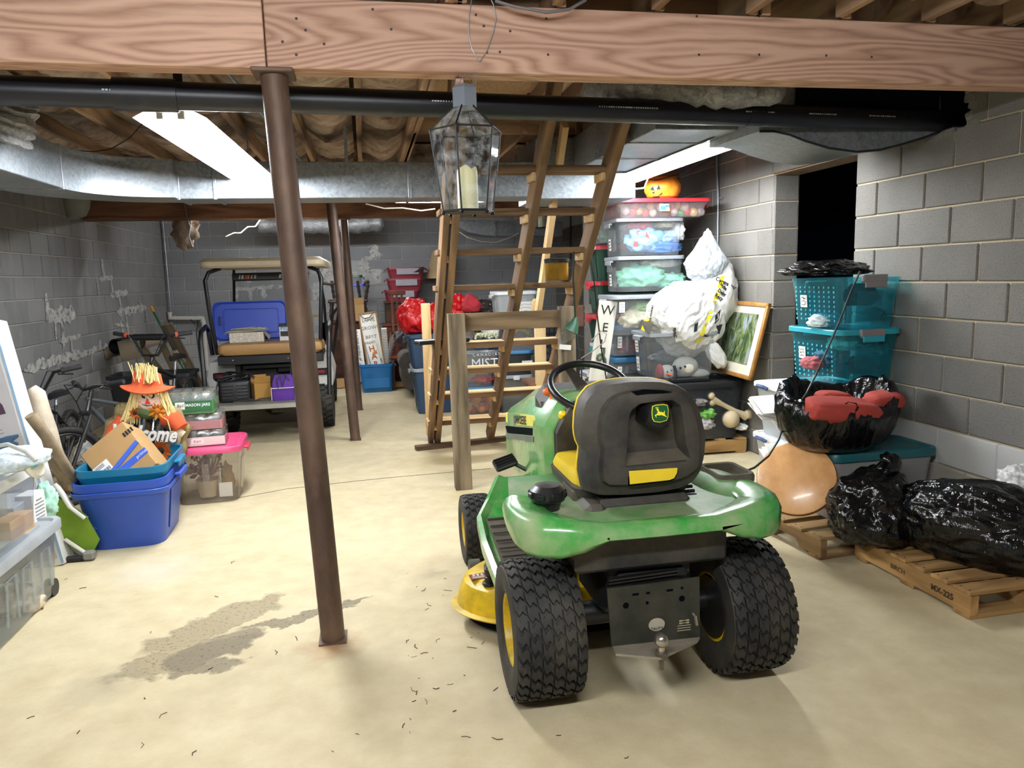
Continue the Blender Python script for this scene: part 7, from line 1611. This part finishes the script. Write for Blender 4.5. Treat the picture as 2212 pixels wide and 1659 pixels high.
t = thing('pipe_scrap', 'short black corrugated pipe lying on the timber by the left wall', 'pipe', A(275, 742, 9.1)); o0 = t.location; p, q = A(252, 748, 8.9)-o0, A(298, 738, 9.4)-o0
obj('tube', G().tube([p, p.lerp(q, .5), q], .085, 20, caps=False), BLKP, t); obj('rib_rings', G().tube([p, p.lerp(q, .03)], .09, 20, caps=False).tube([p.lerp(q, .97), q], .09, 20, caps=False), BLKP, t)
p, q = S(326, 662, XL+.10), F(438, 858, .0)+Vector((0, -.2, 0)); t = thing('broom_pole', 'long green pole with a yellow tip leaning on the left wall', 'pole', q); d = p-q
obj('shaft', G().tube([Vector((0, 0, .02)), d*.94], .016, 10), M('pole_green', '#1f5a40', .4), t); obj('tip', G().tube([d*.94, d], .019, 10), M('tip_yellow', '#c9932a', .5), t)
cloth('white_sack', 'white sack between the bicycles by the left wall', A(205, 985, 6.2), (.13, .1, .12), 170, '#c6c6c2'); 
# ---------------- scarecrow greeter
Ys = 5.28; sc_ = thing('scarecrow', 'welcome scarecrow decoration in an orange hat standing behind the carton', 'decoration', (A(320, 900, Ys).x, Ys, 0)); o0 = sc_.location
def sp(x, y, dy=0.): return A(x, y, Ys+dy)-o0
FELT = M('felt_orange', '#c8552f', .95, var=.08, bmp=.2, bs=120); RAF = M('raffia', '#dcc68a', .8, var=.15, vs=20); BUR = M('burlap', '#8f7f56', .95, var=.25, vs=40, bmp=.5, bs=160); SKIN = M('felt_skin', '#e8c9b8', .95, var=.03)
obj('stake', G().tube([(0, .05, 0), sp(318, 900, .05)], .014, 8), M('stake_wood', '#6b5238', .8), sc_)
hc = sp(325, 862); head = obj('head', G().sphere(hc, (.118, .06, .115), 28, 20), SKIN, sc_)
fy_ = -.062
for x in (310, 327):
    e = obj('eye', G().sphere(sp(x, 853, -.05), (.021, .012, .023), 14, 10), WHP, head); obj('pupil', G().sphere(sp(x+1, 855, -.058), (.016, .010, .018), 12, 8), M('eye_black', '#14171c', .3), e)
g = G().prism([(-.016, -.018), (.016, -.018), (.0, .018)], .012, Matrix.Translation(sp(319, 866, -.056)) @ Matrix.Rotation(PI/2, 4, 'X')); obj('nose', g, M('nose_red', '#c8322a', .9), head)
obj('mouth', G().tube([sp(304, 869, -.05), sp(309, 874, -.056), sp(318, 877, -.058), sp(328, 875, -.056), sp(334, 869, -.05)], .0025, 5), INK, head)
for x in (303, 334): obj('cheek', G().sphere(sp(x, 867, -.05), (.018, .006, .012), 12, 8), M('cheek_pink', '#e0a090', .95), head)
n = 40; br = []
cbr = sp(320, 838)
for r_, z in ((.02, .004), (.10, .006), (.165, -.012), (.17, -.004), (.105, .018), (.095, .03), (.085, .10), (.055, .115)):
    br.append([cbr+Vector((r_*math.cos(2*PI*j/n), .6*r_*math.sin(2*PI*j/n), z+(.018*math.cos(2*2*PI*j/n) if r_ > .14 else 0)+.012*math.cos(2*PI*j/n)*(-1))) for j in range(n)])
obj('hat', G().rings(br), FELT, sc_, ang=60)
def strands(name, roots, n, L, seed, rad=.0035, parent=sc_, spread=.25):
    random.seed(seed); g = G()
    for i in range(n):
        p, d = random.choice(roots); p = p+Vector((random.uniform(-.02, .02), random.uniform(-.02, .02), random.uniform(-.008, .008))); e = Vector((random.uniform(-1, 1)*spread, random.uniform(-.6, .1)*spread, 0)); l = L*random.uniform(.75, 1.1)
        g.tube([p, p+d*l*.5+e*l*.25, p+d*l+e*l*.7], rad, 4)
    return obj(name, g, RAF, parent)
strands('straw_tuft', [(sp(x, 825, -.02), Vector((0, -.1, 1))) for x in (298, 306, 314, 322, 330)], 60, .12, 1); strands('straw_fringe', [(sp(x, 795, -.05), Vector((0, -.15, -1))) for x in (300, 308, 316, 324, 332)], 40, .09, 5)
strands('bangs', [(sp(x, 844, -.062), Vector((0, -.1, -1))) for x in (300, 308, 316, 324, 332, 340)], 50, .035, 2)
strands('hair', [(sp(x, 846, -.03), Vector((-.25, -.1, -1))) for x in (292, 298)], 60, .20, 3); strands('hair', [(sp(x, 846, -.03), Vector((.28, -.1, -1))) for x in (346, 352)], 60, .20, 4)
wr_c = sp(318, 940, .03); ring = []
for i in range(40):
    a = 2*PI*i/40; ring.append(wr_c+Vector((.215*math.cos(a), .03*math.sin(3*a), .20*math.sin(a))))
g = G().tube(ring, [.055+.014*math.sin(i*1.9)+.012*fbm((i*.6, 0, 0), 1) for i in range(40)], 12, closed=True)
for v in g.b.verts: v.co += Vector((fbm(v.co, 14), fbm(v.co+Vector((3, 0, 0)), 14), fbm(v.co+Vector((0, 3, 0)), 14)))*.016
obj('burlap_ring', g, BUR, sc_, ang=80)
for pts in (((255, 915), (262, 870), (290, 885)), ((262, 930), (246, 905), (256, 872))): g = G().quad(*[sp(x, y, -.02) for x, y in (pts[0], pts[1], pts[2], (285, 915))]); bmesh.ops.solidify(g.b, geom=g.b.faces[:], thickness=.006); obj('burlap_fold', g, BUR, sc_)
obj('scarf', G().tube([sp(292, 885, -.05), sp(305, 892, -.07), sp(320, 896, -.075), sp(336, 893, -.07), sp(350, 886, -.05)], [.02, .03, .034, .03, .02], 10), M('scarf_olive', '#3b4420', .95, var=.15), sc_)
def flower(name, c, r, n_, col, core, parent, ld=.5):
    root = obj(name, G().sphere(c, (r*.34, r*.2, r*.34), 14, 8), core, parent)
    for lay in (0, 1):
        g = G()
        for i in range(n_):
            a = 2*PI*(i+lay*.5)/n_; d = Vector((math.cos(a), -.25+.1*lay, math.sin(a))); s_ = Vector((-math.sin(a), 0, math.cos(a))); L_ = r*(1 if lay == 0 else .8)
            g.rings([[c+d*r*.25-s_*r*.06, c+d*r*.25+s_*r*.06+Vector((0, .003, 0))], [c+d*L_*.65-s_*r*.15, c+d*L_*.65+s_*r*.15+Vector((0, .003, 0))], [c+d*L_-s_*.002, c+d*L_+s_*.002+Vector((0, .003, 0))]], False, False, closed=False)
        bmesh.ops.solidify(g.b, geom=g.b.faces[:], thickness=.003); obj('petals', g, col[lay], root)
    return root
PO, PY2 = M('petal_orange', '#c8641e', .8, var=.3, vs=40), M('petal_yellow', '#e0a02a', .8, var=.2, vs=40)
flower('sunflower', sp(347, 973, -.12), .075, 14, (PO, PY2), M('flower_core', '#1c1208', .9), sc_); flower('small_flower', sp(340, 868+20, -.10), .06, 7, (PY2, PO), M('flower_core2', '#b06a1a', .9), sc_); flower('small_flower', sp(292, 892, -.09), .04, 7, (PO, PO), MATS['flower_core'], sc_)
obj('sleeve', G().tube([sp(352, 905, -.02), sp(375, 905, -.03), sp(392, 925, -.05)], [.05, .06, .05], 12), FELT, sc_); obj('cuff', G().tube([sp(377, 927, -.05), sp(396, 940, -.05)], .028, 10), M('cuff_cream', '#cdbfa2', .9), sc_); obj('mitten', G().sphere(sp(372, 948, -.07), (.055, .03, .055), 18, 12), M('mitten_tan', '#a8977c', .95, bmp=.3, bs=80), sc_); obj('sleeve', G().tube([sp(268, 905, -.02), sp(248, 930, -.03), sp(240, 955, -.04)], [.045, .05, .05], 12), FELT, sc_)
o = text('welcome_lettering', 'Welcome', .135, M('sign_white_paint', '#e4e2df', .6), sc_, sp(310, 938, -.13), (PI/2, .12, 0), .004, sx=.74, shear=.3, bold=.0035); text('welcome_shadow', 'Welcome', .135, M('sign_grey_paint', '#8a8680', .6), sc_, sp(310, 938, -.124), (PI/2, .12, 0), .003, sx=.74, shear=.3, bold=.009)
obj('hanging_string', G().tube([sp(262, 925, -.1), sp(275, 905, -.09), sp(292, 896, -.08), sp(345, 896, -.08), sp(362, 908, -.09), sp(368, 930, -.1)], .0035, 5), RAF, sc_)
# ================================================================ GOLF CART
CO = Vector((-.98, 8.0, 0)); cart = thing('golf_cart', 'golf cart with tan rear seat and cream roof parked in the far left corner', 'golf cart', CO)
def cl(x, y, Y): return A(x, y, Y)-CO
CB = M('cart_black', '#121417', .4, var=.1); CW = M('cart_body_white', '#c9c8c4', .35, var=.05); CRM = M('roof_cream', '#c4b79b', .5, var=.06); TAN = M('seat_tan', '#a98253', .55, var=.08, bmp=.15, bs=120)
def cwheel(c, R, W_, parent=cart):
    rot = Matrix.Rotation(PI/2, 4, 'Y'); h = W_/2
    w_ = obj('wheel', G().lathe([(R*.5, -h*.8), (R*.75, -h), (R*.93, -h*.9), (R*.95, 0), (R*.93, h*.9), (R*.75, h), (R*.5, h*.8)], 36, rot, False, False), RUB, parent, c)
    obj('rim', G().lathe([(.001, -h*.2), (R*.3, -h*.3), (R*.48, -h*.8), (R*.53, -h*.8), (R*.53, h*.8), (R*.48, h*.8), (R*.3, h*.3), (.001, h*.2)], 24, rot), CB, w_); g = G(); n_ = 26
    for i in range(n_):
        for j, (x0, x1) in enumerate(((-.95, -.35), (-.3, .3), (.35, .95))):
            a = 2*PI*(i+(.5 if j == 1 else 0))/n_; tw = PI/n_*.6; k = tw*.7
            sh = [(x0*h, -tw+k*(j-1)), (x1*h, -tw-k*(j-1)), (x1*h, tw-k*(j-1)), (x0*h, tw+k*(j-1))]; g.rings([[Vector((x, -math.sin(a+t)*r_, math.cos(a+t)*r_)) for x, t in sh] for r_ in (R*.93, R)], False, True)
    obj('tread', g, RUB, w_, flat=True)
for s in (-1, 1): cwheel((s*.49, .05, .26), .26, .21); cwheel((s*.45, 1.75, .26), .26, .21)
obj('axle', G().tube([(-.45, .05, .26), (.45, .05, .26)], .05, 10).sphere((0, .05, .26), (.13, .12, .11)), MB, cart)
# rear deck / foot plate
p, q = cl(462, 886, 7.32), cl(640, 868, 7.32)
z_ = .375; g = G().box((0, -.50, z_), (.98, .42, .03), bev=.008); obj('foot_plate', g, M('diamond_plate', '#8f8c84', .5, .5, var=.15), cart); obj('plate_edge', G().box((0, -.712, z_-.012), (.98, .016, .045), bev=.004), M('edge_alu', '#b9b6ae', .4, .6), cart)
obj('chassis', G().box((0, .6, .36), (.66, 2.3, .12), bev=.02).box((0, -.3, .33), (.5, .5, .05)).box((.1, -.42, .30), (.14, .2, .06)), MB, cart)
# body
g = G().rings([[Vector((s_*x, y, z)) for x, z in ((.60, .45), (.62, .58), (.58, .74), (.30, .76), (.30, .45))] for s_ in (-1,) for y in (-.10, .2, .55)]); obj('rear_body', g, CW, cart)
g = G().rings([[Vector((x, y, z)) for x, z in ((.60, .45), (.62, .58), (.58, .74), (.30, .76), (.30, .45))] for y in (-.10, .2, .55)]); obj('rear_body', g, CW, cart)
for s in (-1, 1):
    o = obj('tail_light', G().box((s*.47, -.115, .60), (.18, .02, .07), bev=.01), CB, cart); obj('lens', G().box((s*.47, -.128, .60), (.12, .01, .035), bev=.004), M('lens_red', '#7a1622', .3), o)
obj('engine_cover', G().box((0, .05, .60), (.62, .2, .30), bev=.02), MB, cart); obj('carburettor', G().box((.16, -.08, .66), (.22, .06, .12), bev=.02), CB, cart); o = obj('caution_label', G().box((.24, -.112, .665), (.09, .002, .05)), PAPER, cart); obj('label_stripe', G().box((.24, -.114, .685), (.09, .001, .012)), M('stripe_red', '#b02a24', .6), o)
# rear seat frame and cushion
g = G().box((.04, -.12, .80), (1.0, .42, .05), bev=.01).box((.04, -.335, .775), (1.0, .02, .09), bev=.006); obj('seat_frame', g, CB, cart)
for x in (-.30, .22): obj('frame_leg', G().box((x, -.2, .64), (.05, .04, .26)), CB, cart); obj('bolt', G().sphere((x-.02, -.35, .775), .011, 8, 6), STEEL, cart)
obj('cross_bar', G().box((0, -.2, .69), (.5, .03, .03)), CB, cart)
g = G().rings([[Vector((.04+x*s, y, z)) for x, y, z in [(px_, -.14+py_*s, z) for px_, py_ in rrect(1.0, .46, .07, 5)]] for s, z in ((.94, .825), (1.0, .85), (1.0, .90), (.97, .925), (.88, .935))]); obj('seat_cushion', g, TAN, cart)
# rear lid used as a backrest
LB = M('lid_blue', '#2647b8', .4, var=.06)
# roof and struts
p0, p1 = cl(430, 578, 7.75), cl(625, 560, 7.75); xr0, xr1 = p0.x, -p0.x+.02; zr = 1.69
g = G().rings([[Vector((.0+x*s*1.0, .62+y*s, zr+z)) for x, y in rrect(1.18, 1.75, .10, 5)] for s, z in ((.98, -.02), (1.0, .0), (1.0, .04), (.93, .075), (.6, .085))]); roof = obj('roof', g, CRM, cart); text('lettering', 'E-Z-GO', .06, M('roof_letter', '#a89c80', .6), roof, (.02, .62-.845, zr+.055), (PI/2-.7, 0, 0), .003, sx=1.5)
for s in (-1, 1):
    obj('rear_strut', G().tube([(s*.50, -.12, .82), (s*.53, -.16, 1.2), (s*.555, -.15, 1.55), (s*.52, -.12, 1.63), (s*.42, -.05, zr-.02)], .02, 10), CB, cart); obj('front_strut', G().tube([(s*.50, 1.25, .85), (s*.50, 1.1, 1.3), (s*.46, 1.0, zr-.01)], .016, 10), CB, cart)
    obj('arm_rest', G().tube([(s*.58, .06, .80), (s*.60, .05, 1.05), (s*.60, -.06, 1.10), (s*.60, -.30, 1.06), (s*.60, -.36, .98), (s*.58, -.42, .40)], .022, 10), CB, cart)
obj('sound_bar', G().box((-.02, .62, 1.585), (.80, .07, .085), bev=.01), CB, cart); o = [x for x in COL.objects if x.name.startswith('sound_bar')][0]
for i, (x, col, w_) in enumerate(((-.34, '#d8d8d4', .012), (-.31, '#cfd0d0', .022), (-.275, '#c8502e', .018), (-.25, '#e07a2e', .02), (-.215, '#d0d0d0', .012), (-.18, '#b8b8b8', .02), (.08, '#d8cfb8', .02))): obj('decal', G().box((x, .582, 1.585), (w_, .003, .04), rot=(0, .25, 0)), M('decal_'+col[1:], col, .5), o)
obj('front_seat', G().box((0, .62, .80), (1.0, .46, .14), bev=.05, seg=3), TAN, cart); obj('front_body', G().box((0, 1.45, .55), (1.0, .9, .35), bev=.08, seg=3), CW, cart); obj('windscreen', G().quad(Vector((-.46, 1.25, .9)), Vector((.46, 1.25, .9)), Vector((.44, 1.02, 1.6)), Vector((-.44, 1.02, 1.6))), clear('screen_clear', '#d6dde2', .06, .05, bmp=0), cart); obj('beam_rail', G().box((.0, 1.02, 1.12), (.9, .03, .03)), M('rail_tan', '#8a7a55', .6), cart)
# --------- things stacked on the cart
pl_ = [cl(*p, 8.12)+CO for p in ((463, 738), (466, 668), (478, 655), (612, 648), (622, 656), (628, 740))]
t = thing('blue_lid', 'large royal blue tote lid standing upright on the tan rear seat', 'lid', (A(546, 745, 8.12).x, 8.12, .935)); Hh = A(546, 650, 8.12).z-.935; Ww = A(628, 700, 8.12).x-A(463, 700, 8.12).x
R = Matrix.Rotation(PI/2-.12, 4, 'X') @ Matrix.Translation((0, Hh/2, 0))
g = G().rings([[R @ Vector((x*s, y*s, z)) for x, y in rrect(Ww, Hh, .07, 5)] for s, z in ((1, -.03), (1.0, .0), (.94, .004), (.90, -.008), (.60, -.008)) ], True, True); obj('lid_panel', g, LB, t, ang=25)
obj('lid_ridge', G().tube([R @ Vector((x*.72, y*.62, -.002)) for x, y in rrect(Ww, Hh, .05, 4)], .006, 6, closed=True), LB, t); obj('grip_hole', G().tube([R @ Vector((-Ww*.41, -.04, .001)), R @ Vector((-Ww*.41, .05, .001))], .011, 8), M('lid_blue_dark', '#172a78', .5), t)
zs_ = .936; STY = M('styrofoam', '#cfc9bd', .9, var=.25, vs=60, bmp=.4, bs=60)
a, b = A(496, 750, 7.78), A(570, 745, 7.78); hb = A(533, 718, 7.78).z-zs_
t = thing('foam_box', 'speckled white box with papers on top on the tan rear seat', 'box', ((a.x+b.x)/2, 7.86, zs_), .05); obj('carton_body', G().box((0, 0, hb/2), (b.x-a.x, .18, hb), bev=.004), STY, t); g = G().quad(Vector(((b.x-a.x)/2, -.09, hb)), Vector(((b.x-a.x)/2, .09, hb)), Vector(((b.x-a.x)/2+.06, .09, hb-.05)), Vector(((b.x-a.x)/2+.05, -.09, hb-.08))); bmesh.ops.solidify(g.b, geom=g.b.faces[:], thickness=.004); obj('flap', g, STY, t)
t2 = thing('paper_stack', 'loose papers lying across the speckled white box', 'papers', ((a.x+b.x)/2-.01, 7.84, zs_+hb+.004), .05); random.seed(12)
for i in range(7): obj('sheet', G().box((random.uniform(-.03, .05), random.uniform(-.01, .02), i*.0055+.003), (.40-.03*i, .17, .0022), rot=(random.uniform(-.03, .03), random.uniform(-.05, .02)-.03, random.uniform(-.1, .1))), M('paper_cream', '#d9d3bd', .8), t2)
a, b = A(605, 738, 7.85), A(636, 736, 7.85); hb = A(620, 700, 7.85).z-zs_
t = thing('speaker_box', 'white printed electronics box on the tan rear seat behind the front post', 'box', ((a.x+b.x)/2+.0, 7.92, zs_)); obj('carton_body', G().box((0, 0, hb/2), (b.x-a.x, .16, hb), bev=.003), M('box_white', '#dcdde0', .5), t); obj('dark_top', G().box((0, -.003, hb-.012), (b.x-a.x+.004, .162, .028)), BLKP, t); text('lettering', 'PYLE', .045, M('print_cyan', '#3a86b8', .5), t, (-.01, -.082, hb*.72), (PI/2, 0, 0), .0005, bold=.001); obj('dark_band', G().box((.0, -.081, hb*.42), ((b.x-a.x)*.85, .002, .05)), BLKP, t)
zp = .391
a, b = A(462, 875, 7.5), A(540, 868, 7.5); hb = A(500, 818, 7.5).z-zp; wb_ = b.x-a.x
t = thing('charger', 'black louvred battery charger with coiled cables on the cart foot plate', 'charger', ((a.x+b.x)/2+.03, 7.56, zp), .08); obj('case', G().box((0, 0, hb*.46), (wb_*.86, .22, hb*.92), bev=.03, seg=3), BLKP, t); g = G()
for sx_ in (-.06, .07):
    for i in range(5): g.box((sx_, -.112, hb*.2+i*.03), (.10, .008, .012), rot=(.4, 0, 0), bev=.003)
obj('louvres', g, CB, t)
for k in range(5): obj('cable', G().tube([(wb_*.42*math.cos(a_)-.03+.02*k, -.04+.02*k+.06*math.sin(a_*2), hb*.96+.035*math.sin(a_+k)+.006*k) for a_ in [2*PI*i/18 for i in range(18)]], .008, 6, closed=True), MATS['black_cable'], t)
obj('cable', G().tube([(-wb_*.42, -.12, hb*.9), (-wb_*.5, -.14, hb*.5), (-wb_*.46, -.14, .02)], .008, 6), MATS['black_cable'], t)
a = A(562, 870, 7.42); carton('small_carton', 'small open brown carton on the cart foot plate', (a.x, 7.55, zp), .35, (.15, .14, .17), M('cardboard_ochre', '#a37a3a', .85, var=.1), True)
a = A(613, 868, 7.42); t = thing('lunch_bag', 'purple lunch bag with white piping on the cart foot plate', 'bag', (a.x, 7.50, zp)); VIO = M('purple_fabric', '#5a2f92', .8, var=.1, bmp=.2, bs=160)
def bagsec(w_, d_, z): return [Vector((x, y, z)) for x, y in rrect(w_, d_, .02, 3)]
obj('body', G().rings([bagsec(.215, .15, 0), bagsec(.22, .155, .02), bagsec(.215, .15, .12)]), VIO, t); obj('top', G().rings([bagsec(.212, .148, .121), bagsec(.20, .10, .18), bagsec(.17, .03, .235), bagsec(.16, .02, .245)]), VIO, t)
PIPW = M('piping_white', '#d8d0e0', .7); obj('piping', G().tube([Vector((x, y, .12)) for x, y in rrect(.224, .158, .02, 3)], .005, 5, closed=True).tube([(-.108, -.079, .004), (-.108, -.079, .12)], .004, 5).tube([(.108, -.079, .004), (.108, -.079, .12)], .004, 5), PIPW, t)
obj('strap', G().tube([(-.04, -.08, .11), (-.055, -.05, .20), (-.02, -.03, .25), (.0, -.08, .13), (.03, -.03, .25), (.06, -.05, .19)], .007, 6), BLKP, t); obj('loop', G().tube([(.11, -.03, .12), (.145, -.03, .17), (.15, -.03, .10), (.115, -.03, .05)], .006, 6), PIPW, t)
